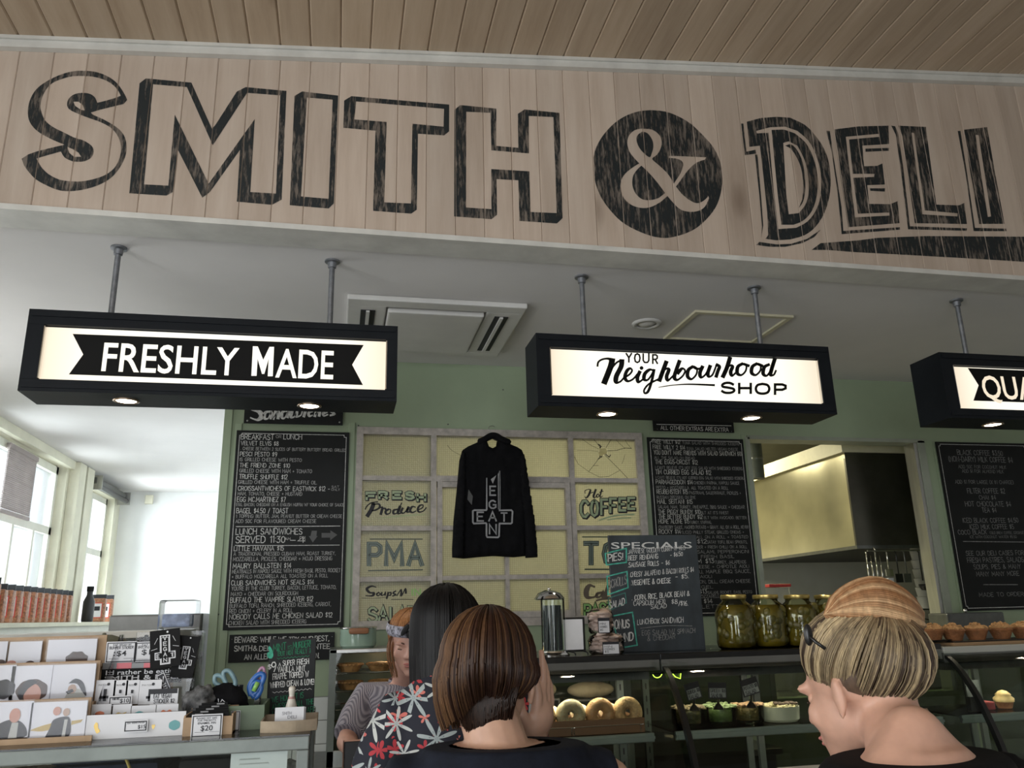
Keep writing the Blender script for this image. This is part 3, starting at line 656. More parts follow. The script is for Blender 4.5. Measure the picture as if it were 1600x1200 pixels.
painted('T', 'black outlined letter T', [[[(533, 148), (595, 110), (1428, 182), (1428, 410), (1385, 445), (1162, 430), (1152, 1078), (1105, 1112), (780, 1088), (800, 405), (527, 380)], [(635, 155), (1385, 218), (1380, 370), (1115, 345), (1103, 1025), (875, 1015), (895, 330), (620, 308)]]], (440, 130), 5.4556)
painted('H', 'black outlined letter H', [[[(115, 125), (165, 80), (488, 112), (488, 445), (685, 462), (680, 160), (740, 120), (1052, 150), (1080, 1090), (1030, 1138), (695, 1115), (685, 752), (490, 742), (495, 1060), (445, 1100), (112, 1075)],
        [(220, 140), (435, 150), (445, 485), (780, 512), (778, 178), (998, 188), (1028, 1045), (793, 1035), (783, 672), (443, 652), (445, 1010), (218, 995)]]], (690, 150), 5.714)
disc = smooth2([(530, 38), (650, 50), (760, 90), (870, 155), (970, 250), (1050, 340), (1105, 440), (1135, 570), (1135, 680), (1110, 800), (1060, 900), (960, 1010), (860, 1075), (740, 1115), (640, 1128), (530, 1110), (400, 1060), (280, 990), (190, 900), (110, 790), (60, 670), (40, 550), (42, 430), (75, 330), (140, 230), (230, 140), (330, 80), (430, 48), (529, 38)], 3)[:-1]
amp = smooth2([(460, 197), (540, 205), (600, 250), (622, 310), (610, 370), (580, 420), (540, 455), (600, 510), (680, 590), (725, 665)], 3)+smooth2([(780, 580), (805, 510), (790, 470), (740, 450), (682, 445)], 3)+[(685, 428), (800, 432), (1000, 440)]+smooth2([(990, 460), (930, 480), (880, 515), (830, 570), (780, 640), (743, 690)], 3)+smooth2([(790, 750), (850, 800), (920, 832), (980, 810), (1020, 770)], 3)+smooth2([(1025, 790), (990, 860), (940, 895), (870, 905), (790, 890), (730, 840), (670, 770)], 3)+smooth2([(620, 815), (540, 860), (460, 873), (370, 850), (300, 790), (270, 710), (275, 640), (310, 580), (370, 530), (430, 492)], 3)+smooth2([(390, 450), (345, 390), (328, 320), (340, 260), (390, 210), (455, 197)], 3)
painted('&', 'black disc with the ampersand left bare', [[disc, amp], [smooth2([(455, 222), (500, 235), (540, 290), (550, 350), (535, 410), (515, 440), (450, 385), (412, 320), (410, 260), (450, 223)], 3)[:-1]],
        [smooth2([(448, 512), (500, 560), (580, 650), (650, 745)], 2)+smooth2([(600, 785), (540, 803), (460, 800), (400, 750), (372, 680), (375, 610), (400, 560), (440, 518)], 3)]], (920, 165), 5.4545)
D_o = [(88, 105), (200, 75), (330, 65)]+smooth2([(440, 72), (560, 130), (640, 210), (710, 310), (755, 430), (772, 580), (760, 720), (720, 850), (650, 960), (560, 1030), (440, 1065)], 3)+[(330, 1072), (240, 1060), (262, 1030), (255, 850), (225, 560), (195, 300), (110, 310)]
ring = [(165, 180), (280, 150), (400, 145)]+smooth2([(500, 180), (590, 260), (650, 370), (690, 520), (690, 700), (650, 830), (580, 920), (490, 970)], 3)+[(345, 980), (310, 700), (265, 195), (170, 200)]
rin = [(290, 172), (390, 168)]+smooth2([(480, 200), (570, 280), (630, 400), (662, 540), (660, 700), (620, 830), (550, 910), (470, 945)], 3)+[(370, 945), (340, 700)]
cnt = [(385, 278), (430, 265)]+smooth2([(500, 300), (560, 420), (590, 560), (590, 700), (560, 790), (510, 850)], 3)+[(430, 860), (410, 700)]
cres = smooth2([(400, 300), (450, 290), (500, 340), (545, 440), (565, 600), (560, 700), (540, 770), (510, 810)], 3)+smooth2([(540, 740), (548, 620), (530, 480), (480, 370), (440, 320)], 3)
painted('D', 'black letter D with inline and drop line', [[D_o, ring], [rin, cnt], [cres], [[(42, 120), (60, 120), (85, 350), (158, 333), (165, 365), (70, 378)]], [[(155, 372), (175, 372), (205, 720), (222, 950), (205, 1055), (212, 960), (190, 700)]],
        [[(190, 1085), (330, 1105), (450, 1100), (580, 1060), (690, 985), (640, 1045), (540, 1095), (400, 1125), (280, 1125), (165, 1110)]]], (1150, 170), 5.217)
painted('E', 'black letter E with inline and drop line', [[[(800, 168), (1000, 143), (1243, 137), (1248, 287), (1030, 300), (1045, 468), (1150, 465), (1193, 445), (1213, 617), (1070, 622), (1085, 775), (1258, 777), (1318, 752), (1333, 932), (915, 965), (860, 600)],
        [(895, 228), (1170, 203), (1172, 228), (922, 250), (952, 530), (1130, 530), (1125, 555), (956, 562), (995, 855), (1250, 845), (1252, 870), (970, 885)]],
        [[(735, 178), (765, 180), (800, 420), (860, 800), (875, 995), (1335, 965), (1337, 985), (862, 1022), (830, 700), (780, 350)]], [[(1055, 325), (1248, 318), (1246, 342), (1055, 350)]], [[(1092, 648), (1215, 648), (1213, 675), (1095, 668)]]], (1150, 170), 5.217)
painted('L', 'black letter L with inline and drop line', [[[(175, 85), (400, 95), (440, 400), (485, 728), (670, 735), (712, 715), (735, 887), (310, 880), (240, 400), (210, 170)],
        [(283, 142), (303, 145), (350, 480), (392, 775), (660, 800), (658, 825), (372, 808), (325, 450)]], [[(118, 85), (150, 90), (175, 150), (215, 420), (270, 905), (735, 922), (733, 942), (255, 930), (200, 480), (155, 160)]]], (1370, 180), 5.217)
painted('I', 'black letter I with inline and drop line', [[[(712, 118), (900, 97), (960, 450), (1042, 885), (835, 887), (760, 450)], [(805, 160), (830, 162), (880, 480), (932, 825), (905, 830), (850, 480)]],
        [[(660, 128), (682, 128), (740, 500), (800, 918), (1055, 925), (1058, 945), (790, 945), (725, 480)]]], (1370, 180), 5.217)
painted('~', 'black tapering swash below the last letters', [[[(-532, 1098), (-458, 1043), (-150, 1020), (0, 1000), (400, 985), (1200, 990), (1500, 1010), (1500, 1230), (1200, 1195), (800, 1170), (0, 1125), (-150, 1118), (-408, 1098)]]], (1370, 180), 5.217)

# ---------------------------------------------------------------- ceiling fittings
t = thing('air_conditioner', 'square ceiling cassette air conditioner set in plaster ceiling', 'air conditioner', (.42, 4.3, HC))
x0, x1, y0, y1 = .0, .93, 3.88, 4.72
fr = MB(); fr.bbox(x0, x1, y0, y0+.09, HC-.03, HC-.001, .008); fr.bbox(x0, x1, y1-.07, y1, HC-.03, HC-.001, .008); fr.bbox(x0, x0+.20, y0+.085, y1-.065, HC-.0299, HC-.001, .008); fr.bbox(x1-.20, x1, y0+.085, y1-.065, HC-.0299, HC-.001, .008)
M['ac_plastic'] = mat('off_white_ac_plastic', (.66, .65, .62), .45, ns=3, var=.08)
obj('surround', fr, 'ac_plastic', t); obj('grille_panel', MB().bbox(x0+.21, x1-.21, y0+.12, y1-.08, HC-.045, HC-.004, .01), 'ac_plastic', t)
obj('intake_gap', MB().box(x0+.19, x1-.19, y0+.08, y0+.125, HC-.014, HC-.006), 'ink', t)
for xx, s_ in ((x0+.07, 1), (x1-.15, 1)):
    obj('outlet_slot', MB().box(xx, xx+.075, y0+.14, y1-.12, HC-.033, HC-.0285), 'ink', t)
    obj('louvre', MB().box(xx+.028, xx+.046, y0+.14, y1-.12, HC-.042, HC-.031), 'ac_plastic', t)
t = thing('ceiling_speaker', 'small round white ceiling speaker in front of the access hatch', 'speaker', (1.67, 4.08, HC))
obj('rim', MB().lathe((1.67, 4.08, HC), [(.085, -.001), (.08, -.012), (.06, -.014), (.055, -.006)], 28, False), 'ac_plastic', t, True)
obj('cone', MB().lathe((1.67, 4.08, HC), [(.052, -.004), (.03, -.016), (.0, -.018)], 28, False), 'ac_plastic', t, True)
ht = struct('trim_6', loc=(2.15, 4.07, HC))
hb = MB().box(1.86, 2.45, 3.84, 3.868, HC-.014, HC-.001).box(1.86, 2.45, 4.28, 4.308, HC-.014, HC-.001).box(1.86, 1.888, 3.869, 4.279, HC-.014, HC-.001).box(2.422, 2.45, 3.869, 4.279, HC-.014, HC-.001)
obj('hatch_bead', hb, mat('yellowed_bead_paint', (.62, .58, .42), .5), ht)
obj('hatch_panel', MB().box(1.89, 2.42, 3.87, 4.278, HC-.004, HC-.0008), 'plaster', ht)

# ---------------------------------------------------------------- hanging light box signs
M['lamp'] = mat('warm_downlight', (1, .8, .55), .5, emit=(1, .86, .66), es=12)
M['lamp_ring'] = mat('brushed_downlight_ring', (.45, .33, .24), .3, metal=1)
def lightbox(x0, x1, label, fx0, fx1, rods, lamps):
    z0, z1, y0, y1 = 2.442, 2.785, 3.39, 3.61
    t = thing('light_box_sign', label, 'sign', ((x0+x1)/2, 3.5, z0))
    ez0, ez1 = 2.497, 2.716
    h = MB(); h.box(x0, x1, y0+.03, y1, z0, z1)
    h.box(x0, x1, y0, y0+.03, z0, ez0-.005).box(x0, x1, y0, y0+.03, ez1+.005, z1).box(x0, fx0-.005, y0, y0+.03, ez0-.006, ez1+.006).box(fx1+.005, x1, y0, y0+.03, ez0-.006, ez1+.006)
    h.box(x0+.012, x1-.012, y0-.006, y0, z0+.014, z0+.03).box(x0+.012, x1-.012, y0-.006, y0, z1-.03, z1-.014)
    obj('housing', h, 'dark_box', t)
    obj('edge_channel', MB().box(fx0-.005, fx0, y0+.002, y0+.026, ez0, ez1).box(fx1, fx1+.005, y0+.002, y0+.026, ez0, ez1), 'chrome', t)
    dm = diffuser('opal_diffuser', (fx0+fx1)/2, (fx1-fx0)/2)
    obj('opal_panel', MB().box(fx0, fx1, y0+.018, y0+.028, ez0, ez1), dm, t)
    for rx in rods:
        r = obj('hanging_rod', MB().tube([(rx, 3.5, z1-.002), (rx, 3.5, HC-.012)], .0125, 12), 'galv', t, 'auto')
        obj('flange', MB().lathe((rx, 3.5, HC), [(.034, -.001), (.034, -.008), (.02, -.012), (.018, -.035), (.012, -.037)], 20), 'galv', r, 'auto')
    for lx in lamps:
        r = obj('downlight', MB().lathe((lx, 3.5, z0), [(.05, -.0005), (.052, -.004), (.044, -.007), (.040, -.001)], 28, False), 'lamp_ring', t, True)
        obj('lamp', MB().lathe((lx, 3.5, z0), [(.0, -.003), (.039, -.003)], 28, False), 'lamp', r)
        l = bpy.data.lights.new('downlight_beam', 'SPOT'); l.energy = 6; l.color = (1, .84, .62); l.spot_size = 1.9; l.spot_blend = .8; l.shadow_soft_size = .035
        lo = bpy.data.objects.new('downlight_beam', l); lo.location = (lx, 3.5, z0-.02); COL.objects.link(lo)
    return t, y0+.0165
s1, sy = lightbox(-1.255, .222, 'hanging black light box reading FRESHLY MADE', -1.188, .172, (-.98, -.073), (-.882, -.145))
rb = MB(); P = pxl(100, 510, 6.6667, sy)
a = P(90, 78); b = P(50, 500); c = P(200, 292); P2 = pxl(330, 510, 5.926, sy); d = P2(1412, 172); e = P2(1405, 543); f = P2(1305, 355)
rb.poly([[(a.x, a.z), (c.x, c.z), (b.x, b.z), (e.x, e.z), (f.x, f.z), (d.x, d.z)]], Yplane(sy)); obj('ribbon_graphic', rb, 'black', s1)
M['lit_text'] = diffuser('lit_white_letters', -.5, .9)
fm = MB(); sy2 = sy-.0008
def fbox(mb, txt, p0, p1, ptop, Y, bold, shear=0, ls=1.0):
    a = onY(*p0, Y); b = onY(*p1, Y); c = onY(*ptop, Y); fontpoly(mb, txt, Yplane(Y), a.x, a.z, c.z-a.z, b.x-a.x, bold, shear, ls)
fbox(fm, 'FRESHLY', (158, 579), (372, 579), (162, 533), sy2, .012)
_M = [P2(*q) for q in ((372, 458), (386, 184), (432, 186), (482, 310), (540, 190), (582, 190), (570, 462), (524, 462), (532, 300), (492, 440), (470, 440), (430, 300), (420, 458))]
fm.poly([[(q.x, q.z) for q in _M]], Yplane(sy2)); fbox(fm, 'ADE', (430, 589), (520.5, 589), (445, 543), sy2, .012)
obj('lettering', fm, 'lit_text', s1)
s2, sy = lightbox(.847, 2.33, 'hanging black light box reading YOUR Neighbourhood SHOP', .915, 2.262, (1.113, 2.029), (1.204, 1.936))
nb = MB(); P = pxl(920, 540, 5, sy)
TH, TN = 25, 12
for pl, k in (([(68, 160), (75, 128), (105, 108), (150, 102), (186, 118)], .9), ([(182, 112), (170, 165), (122, 288)], 1.5), ([(122, 288), (165, 200), (215, 135), (255, 115)], .8), ([(258, 118), (252, 165), (215, 240), (215, 285), (245, 282), (275, 250)], 1.25),
              ([(275, 252), (318, 225), (338, 195), (322, 178), (296, 200), (282, 250), (305, 278), (345, 262), (378, 225)], .9), ([(398, 205), (380, 250), (388, 285), (425, 262)], .95),
              ([(505, 195), (475, 188), (438, 220), (432, 262), (460, 268), (492, 225), (508, 188)], .95), ([(510, 190), (492, 275), (465, 355), (438, 372), (433, 345), (470, 300), (545, 262)], .7),
              ([(605, 128), (580, 195), (552, 272)], 1.1), ([(558, 240), (598, 185), (625, 188), (608, 240), (618, 272), (655, 240)], .95), ([(708, 122), (682, 195), (668, 248), (692, 268), (735, 235), (752, 195), (728, 180), (695, 215)], 1.0),
              ([(812, 165), (778, 190), (772, 240), (802, 262), (838, 228), (845, 185), (818, 165), (850, 182), (885, 170)], .95), ([(888, 165), (868, 215), (878, 248), (912, 225), (945, 160)], .95), ([(948, 160), (930, 215), (940, 242), (968, 225), (998, 150)], .95),
              ([(998, 148), (1020, 165), (1008, 200), (995, 242)], .9), ([(1102, 98), (1078, 175), (1048, 242)], 1.1), ([(1055, 208), (1098, 158), (1122, 165), (1108, 205), (1120, 235), (1155, 205)], .95),
              ([(1200, 142), (1165, 165), (1160, 215), (1192, 230), (1225, 198), (1230, 155), (1204, 142), (1250, 158)], .95), ([(1312, 142), (1278, 165), (1272, 212), (1304, 230), (1338, 198), (1342, 155), (1316, 142), (1355, 158)], .95),
              ([(1408, 148), (1372, 168), (1362, 218), (1390, 235), (1422, 190), (1450, 108)], .95), ([(1452, 108), (1428, 185), (1420, 228), (1445, 228), (1462, 195)], 1.0)):
    brush(nb, pl, TH*k, TN, P, 6)
nb.poly([[(412+15*math.cos(q*PI/6), 175+15*math.sin(q*PI/6)) for q in range(12)]], P)
ribbon(nb, smooth2([(545, 326), (650, 310), (780, 302), (980, 309)]), [5, 6, 7, 8, 8, 8, 8, 9, 10, 11, 12, 13, 14, 15, 16, 17][:16], P)
obj('lettering', nb, 'black', s2)
ub = MB()
for ch, x, w_, dy in (('Y', 292, 42, -3), ('O', 358, 42, 0), ('U', 425, 44, 0), ('R', 500, 36, 8)):
    g = G[ch]
    for pl in g[1]: ribbon(ub, [(x+p[0]/g[0]*w_, 132+dy-p[1]*68) for p in pl], 13, P)
for ch, x, w_ in (('S', 1040, 95), ('H', 1175, 90), ('O', 1305, 105), ('P', 1455, 82)):
    g = G[ch]
    for pl in g[1]: ribbon(ub, smooth2([(x+p[0]/g[0]*w_, 368+(x-1040)*.028-p[1]*76) for p in pl], 4) if ch in 'SO' else [(x+p[0]/g[0]*w_, 368+(x-1040)*.028-p[1]*76) for p in pl], 20, P)
obj('lettering', ub, 'black', s2)
s3, sy = lightbox(2.955, 4.43, 'black light box at the right edge, sign starting QUA', 3.03, 4.36, (3.218, 4.13), (3.299, 4.03))
rb = MB(); a = onY(1512, 575, sy); b = onY(1521, 626, sy); c = onY(1529, 602, sy)
rb.poly([[(a.x, a.z), (c.x, c.z), (b.x, b.z), (4.27, b.z), (4.22, c.z), (4.27, a.z)]], Yplane(sy)); obj('ribbon_graphic', rb, 'black', s3)
fm = MB(); a = onY(1535, 622, sy); c = onY(1533, 585, sy); fontpoly(fm, 'QUALITY', Yplane(sy-.0008), a.x+.01, a.z, c.z-a.z, .60, .012); obj('lettering', fm, 'lit_text', s3)
# ================================================================== MENU BOARDS
WY = BY-.027
def board(name, label, cat, pl, pr, zt, zb, Y=WY, th=.011, m='chalkboard', border=True, seat=None):
    """upright board; pl/pr world x, zt/zb world z"""
    t = thing(name, label, cat, ((pl+pr)/2, Y+th, zb))
    obj('panel', MB().bbox(pl, pr, Y, Y+th, zb, zt, .002), m, t)
    if border:
        i, c = .018, .028; x0, x1, z0, z1 = pl+i, pr-i, zb+i, zt-i
        mb = MB(); ribbon(mb, [(x0+c*.5, z0), (x1-c*.5, z0), (x1-c*.45, z0+c*.45), (x1, z0+c*.5), (x1, z1-c*.5), (x1-c*.45, z1-c*.45), (x1-c*.5, z1), (x0+c*.5, z1), (x0+c*.45, z1-c*.45), (x0, z1-c*.5), (x0, z0+c*.5), (x0+c*.45, z0+c*.45)], .0035, Yplane(Y-.0008), closed=True)
        obj('border_line', mb, 'chalk', t)
    return t
LYB = WY-.001
pA = onY(370, 672, WY); pB = onY(546, 677, WY); pC = onY(347, 985, WY)
b1 = board('menu_board', 'tall black breakfast and lunch sandwich board left of the old window', 'menu board', pA.x, pB.x, pA.z, pC.z)
m1 = MB(); m1d = MB()
lines(m1, [(242, 510, 345, 42, 'BREAKFAST'), (590, 738, 345, 42, 'LUNCH'), (242, 547, 393, 33, 'VELVET ELVIS $8'), (235, 535, 482, 34, 'PESCI PESTO $9'),
  (232, 640, 573, 34, 'THE FRIEND ZONE $10'), (228, 620, 668, 36, 'TRUFFLE SHUFFLE $12'), (218, 965, 763, 36, 'CROISSANTWICHES OF EASTWICK $12 -'),
  (210, 605, 855, 38, 'EGG MC.MARTINEZ $7'), (205, 625, 948, 40, 'BAGEL $4.50 / TOAST'), (200, 740, 1122, 48, 'LUNCH SANDWICHES'), (200, 600, 1190, 52, 'SERVED 11:30'), (600, 645, 1168, 20, 'AM'), (645, 765, 1190, 48, '-4'), (722, 765, 1168, 28, 'PM')], 330, 620, 5.217, LYB, .12)
lines(m1d, [(527, 570, 335, 22, 'OR'), (240, 1097, 433, 24, '. CHEESE BETWEEN 2 SLICES OF BUTTERY BUTTERY BREAD. GRILLED'), (233, 737, 523, 27, 'IS GRILLED CHEESE WITH PESTO'), (230, 820, 616, 29, 'GRILLED CHEESE WITH HAM + TOMATO'),
  (220, 862, 708, 28, 'GRILLED CHEESE WITH HAM + TRUFFLE OIL.'), (982, 1042, 742, 18, 'SAT'), (980, 1048, 765, 18, 'ONLY'), (217, 740, 803, 28, 'HAM, TOMATO, CHEESE + MUSTARD'),
  (205, 1080, 890, 24, 'EGG, BACON, CHEDDAR ON A ENGLISH MUFFIN W/ YOUR CHOICE OF SAUCE'), (203, 1065, 986, 27, '1 TOPPING: BUTTER, JAM, PEANUT BUTTER OR CREAM CHEESE'), (198, 855, 1028, 28, 'ADD 50C FOR FLAVOURED CREAM CHEESE')], 330, 620, 5.217, LYB, .12)
lines(m1, [(185, 590, 212, 37, 'LITTLE HAVANA $15'), (176, 650, 356, 40, 'MAURY BALLSTEIN $14'), (163, 835, 494, 38, 'CLUB SANDWICHES NOT SEALS $14'), (155, 828, 635, 40, 'BUFFALO THE VAMPIRE SLAYER $12'), (147, 985, 772, 40, 'NOBODY CALLS ME CHICKEN SALAD $12')], 330, 820, 5.217, LYB, .12)
lines(m1d, [(182, 1012, 252, 28, 'A TRADITIONAL PRESSED CUBAN: HAM, ROAST TURKEY,'), (178, 985, 296, 31, 'MOZZARELLA, PICKLES, CHEDDAR + MOJO DRESSING'), (170, 1052, 396, 30, 'MEATBALLS IN NAPOLI SAUCE WITH FRESH BASIL PESTO, ROCKET'),
  (168, 950, 438, 29, '+ BUFFALO MOZZARELLA ALL TOASTED ON A ROLL'), (165, 1018, 536, 31, "YOU'RE IN THE CLUB! TURKEY, BACON, LETTUCE, TOMATO,"), (160, 705, 582, 31, 'MAYO + CHEDDAR ON SOURDOUGH'), (150, 975, 678, 31, 'BUFFALO TOFU, RANCH, SHREDDED ICEBERG, CARROT,'),
  (147, 662, 722, 32, 'RED ONION + CELERY IN A ROLL'), (143, 773, 818, 32, 'CHICKEN SALAD WITH SHREDDED ICEBERG')], 330, 820, 5.217, LYB, .12)
P = pxl(330, 620, 5.217, LYB)
def hline(mb, P, x0, y0, x1, y1, w): ribbon(mb, [(x0, y0), ((x0+x1)/2, (y0+y1)/2+2), (x1, y1)], w, P)
hline(m1, P, 203, 1058, 1050, 1053, 6); hline(m1, pxl(330, 820, 5.217, LYB), 195, 168, 1045, 165, 5)
obj('lettering', m1, 'chalk', b1); obj('lettering', m1d, mat('thin_chalk', (.42, .42, .41), .9, ns=90, var=.3), b1)
ar = MB(); ar.poly([[(820, 1092), (862, 1092), (858, 1135), (868, 1135), (828, 1188), (795, 1135), (810, 1135)]], P); ar.poly([[(900, 1110), (972, 1110), (972, 1088), (1028, 1125), (970, 1170), (970, 1148), (900, 1148)]], P)
obj('arrow_graphic', ar, mat('grey_chalk', (.13, .13, .13), .9), b1)
# sandwiches heading
pA = onY(382, 640, WY); pB = onY(536, 645, WY); pC = onY(382, 661, WY)
b = board('menu_board', 'black Sandwiches heading board half hidden behind the first light box', 'menu board', pA.x, pB.x, pC.z+.17, pC.z, border=False)
mb = MB(); P = pxl(330, 620, 5.217, LYB)
for pl, th_ in (([(420, 60), (360, 50), (330, 90), (390, 120), (410, 160), (375, 188), (320, 170)], 34), ([(480, 120), (440, 130), (435, 175), (465, 175), (490, 125), (490, 175)], 22), ([(525, 120), (505, 178)], 20), ([(510, 165), (550, 120), (545, 175)], 20), ([(620, 115), (580, 125), (578, 170), (605, 165), (650, 70), (620, 165)], 20),
                ([(660, 115), (650, 165), (680, 160), (700, 115), (695, 160), (730, 150), (745, 110)], 20), ([(770, 112), (755, 160)], 18), ([(825, 118), (795, 130), (800, 158), (825, 150)], 18), ([(870, 70), (845, 158)], 18), ([(850, 140), (885, 115), (880, 155)], 18), ([(910, 140), (945, 125), (930, 112), (912, 135), (920, 155), (950, 145)], 16), ([(1000, 112), (975, 118), (1005, 140), (970, 152)], 16)):
    brush(mb, pl, th_, 9, P, 5)
obj('lettering', mb, 'chalk', b); mb = MB()
for px, py in ((295, 195), (1047, 208)): p = P(px, py); mb.ell(p, (.006, .003, .006), 8, 6)
obj('screw_heads', mb, 'steel', b)
# beware board
pA = onY(359, 992, WY); pB = onY(523, 989, WY); pC = onY(356, 1036, WY)
b = board('menu_board', 'wide black allergy warning board starting BEWARE, under the breakfast board', 'menu board', pA.x, pB.x, pA.z, pC.z, border=False)
mb = MB(); lines(mb, [(165, 172, 935, 14, '.'), (192, 378, 960, 44, 'BEWARE:'), (400, 525, 957, 42, 'WHILE'), (548, 610, 955, 40, 'WE'), (633, 712, 953, 38, 'TRY'), (730, 828, 951, 38, 'OUR'), (846, 960, 948, 42, 'BEST,'), (982, 990, 912, 14, '.'),
   (188, 330, 1030, 42, 'SMITH'), (342, 374, 1028, 38, '&'), (392, 490, 1028, 40, 'DELI'), (505, 640, 1024, 40, "CAN'T"), (660, 965, 1018, 40, 'GUARANTEE'), (270, 325, 1100, 40, 'AN'), (350, 560, 1098, 42, 'ALLERGEN'), (590, 700, 1094, 40, 'FREE'), (720, 880, 1090, 40, 'KITCHEN.')], 330, 820, 5.217, LYB, .15)
obj('lettering', mb, 'chalk', b)
# extras heading + second sandwich board
pA = onY(1020, 655, WY); pB = onY(1146, 660, WY); pC = onY(1022, 673, WY)
b = board('menu_board', 'small black board reading ALL OTHER EXTRAS ARE EXTRA', 'menu board', pA.x, pB.x, pC.z+.20, pC.z, border=False)
mb = MB(); lines(mb, [(222, 280, 162, 30, 'ALL'), (300, 414, 166, 31, 'OTHER'), (430, 566, 170, 31, 'EXTRAS'), (585, 650, 174, 31, 'ARE'), (664, 775, 178, 31, 'EXTRA'), (190, 197, 160, 14, '.'), (795, 802, 178, 14, '.')], 990, 640, 5.217, LYB, .13)
ribbon(mb, [(188, 120), (795, 132)], 5, pxl(990, 640, 5.217, LYB)); obj('lettering', mb, 'chalk', b)
pA = onY(1011, 683, WY); pB = onY(1161, 686, WY); pC = onY(1190, 963, WY); pD = onY(1050, 964, WY)
b2 = board('menu_board', 'tall black roll and salad sandwich board right of the old window', 'menu board', pA.x, pB.x, pA.z, pD.z)
m2 = MB(); m2d = MB()
lines(m2, [(158, 380, 275, 32, 'FREE WILLY $12'), (158, 420, 320, 32, 'FREE WILLY 2 $14'), (166, 880, 365, 34, "YOU DON'T MAKE FRIENDS WITH SALAD SANDWICH $10"), (178, 522, 442, 34, 'THE EGGS-ORCIST $12'), (180, 632, 526, 36, 'TIM CURRIED EGG SALAD $12'),
  (183, 483, 606, 34, 'PARMAGEDDON $14'), (190, 442, 686, 34, 'REUBENSTEIN $15'), (195, 480, 766, 34, 'HAIL SEITAN! $15'), (202, 545, 850, 34, 'THE PIGGY BUNDY $10'), (206, 562, 890, 34, 'THE BETTER BUNDY $12'), (206, 455, 928, 34, 'HOME ALONE $15'), (208, 385, 1012, 34, 'ROCKY $14')], 990, 640, 5.217, LYB, .12)
lines(m2d, [(398, 860, 282, 22, 'TUNA SALAD WITH SHREDDED ICEBERG'), (432, 850, 328, 22, 'TUNA SALAD MELTED VEGAN CHEESE'), (170, 498, 402, 22, 'ALL THE SALAD ON BREAD'), (178, 888, 484, 24, "I CAN'T BELIEVE IT'S NOT EGG SALAD WITH SHREDDED ICEBERG"), (183, 900, 564, 22, "I CAN'T BELIEVE IT'S NOT CURRIED EGG SALAD WITH SHREDDED ICEBERG"),
  (492, 862, 608, 24, 'CHICKEN PARMA, NAPOLI SAUCE'), (186, 772, 648, 26, 'PESTO + MOZZARELLA. ALL TOASTED ON A ROLL'), (455, 875, 690, 24, 'PASTRAMI, SAUERKRAUT, PICKLES +'), (190, 505, 726, 24, 'RUSSIAN DRESSING ON RYE'), (198, 905, 806, 26, 'SALAMI, HAM, TURKEY, PINEAPPLE, BBQ SAUCE + CHEDDAR'),
  (550, 775, 852, 22, "BLT AT IT'S FINEST"), (575, 925, 892, 22, 'BLT WITH AVOCADO. BETTER.'), (463, 635, 930, 22, 'TURKEY, STUFFING,'), (205, 935, 972, 26, 'CRANBERRY SAUCE, MASHED POTATO + GRAVY. ALL ON A ROLL, KEVIN!'), (393, 900, 1012, 24, 'SLICED PHILLY STEAK, GRILLED ONIONS +')], 990, 640, 5.217, LYB, .12)
lines(m2, [(690, 1005, 160, 34, 'ISRAEL $12'), (690, 1068, 330, 36, 'PHANTOM $13'), (700, 1008, 590, 36, 'CAPRESE $13'), (700, 1055, 675, 36, 'CLASSICS $14')], 920, 820, 5.454, LYB, .12)
lines(m2d, [(690, 1358, 118, 24, 'MOZZARELLA ALL ON A ROLL + TOASTED'), (1010, 1352, 160, 24, 'SATAY TOFU, BEAN SPROUTS,'), (690, 1350, 204, 24, 'CARROT, CORIANDER + FRESH CHILLI ON A ROLL'), (690, 1365, 246, 26, 'HOT CHILLI SALAMI, PEPPERONCINI'), (690, 1240, 288, 26, 'PEPPERS + FRESH BASIL'), (1075, 1340, 332, 26, 'TURKEY, JALAPENOS'),
  (690, 1368, 374, 26, 'CABBAGE, CHEESE + CHIPOTLE AIOLI'), (690, 1380, 418, 28, 'GRILLED TOFU, MAPLE BBQ SAUCE,'), (690, 1050, 458, 24, 'LETTUCE + AIOLI'), (690, 1378, 504, 28, 'SMOKED SALMON, DILL, CREAM CHEESE'), (690, 1060, 548, 24, 'ON A BAGEL'), (1015, 1392, 590, 24, 'SALAMI, ROCKET, BASIL PESTO'), (690, 1140, 630, 26, 'BOCCONCINI + MOZZARELLA'), (690, 1240, 718, 28, 'BACON, LETTUCE')], 920, 820, 5.454, LYB, .12)
obj('lettering', m2, mat('dimmed_chalk', (.45, .45, .42), .9, ns=90, var=.3), b2); obj('lettering', m2d, 'chalk_dim', b2)
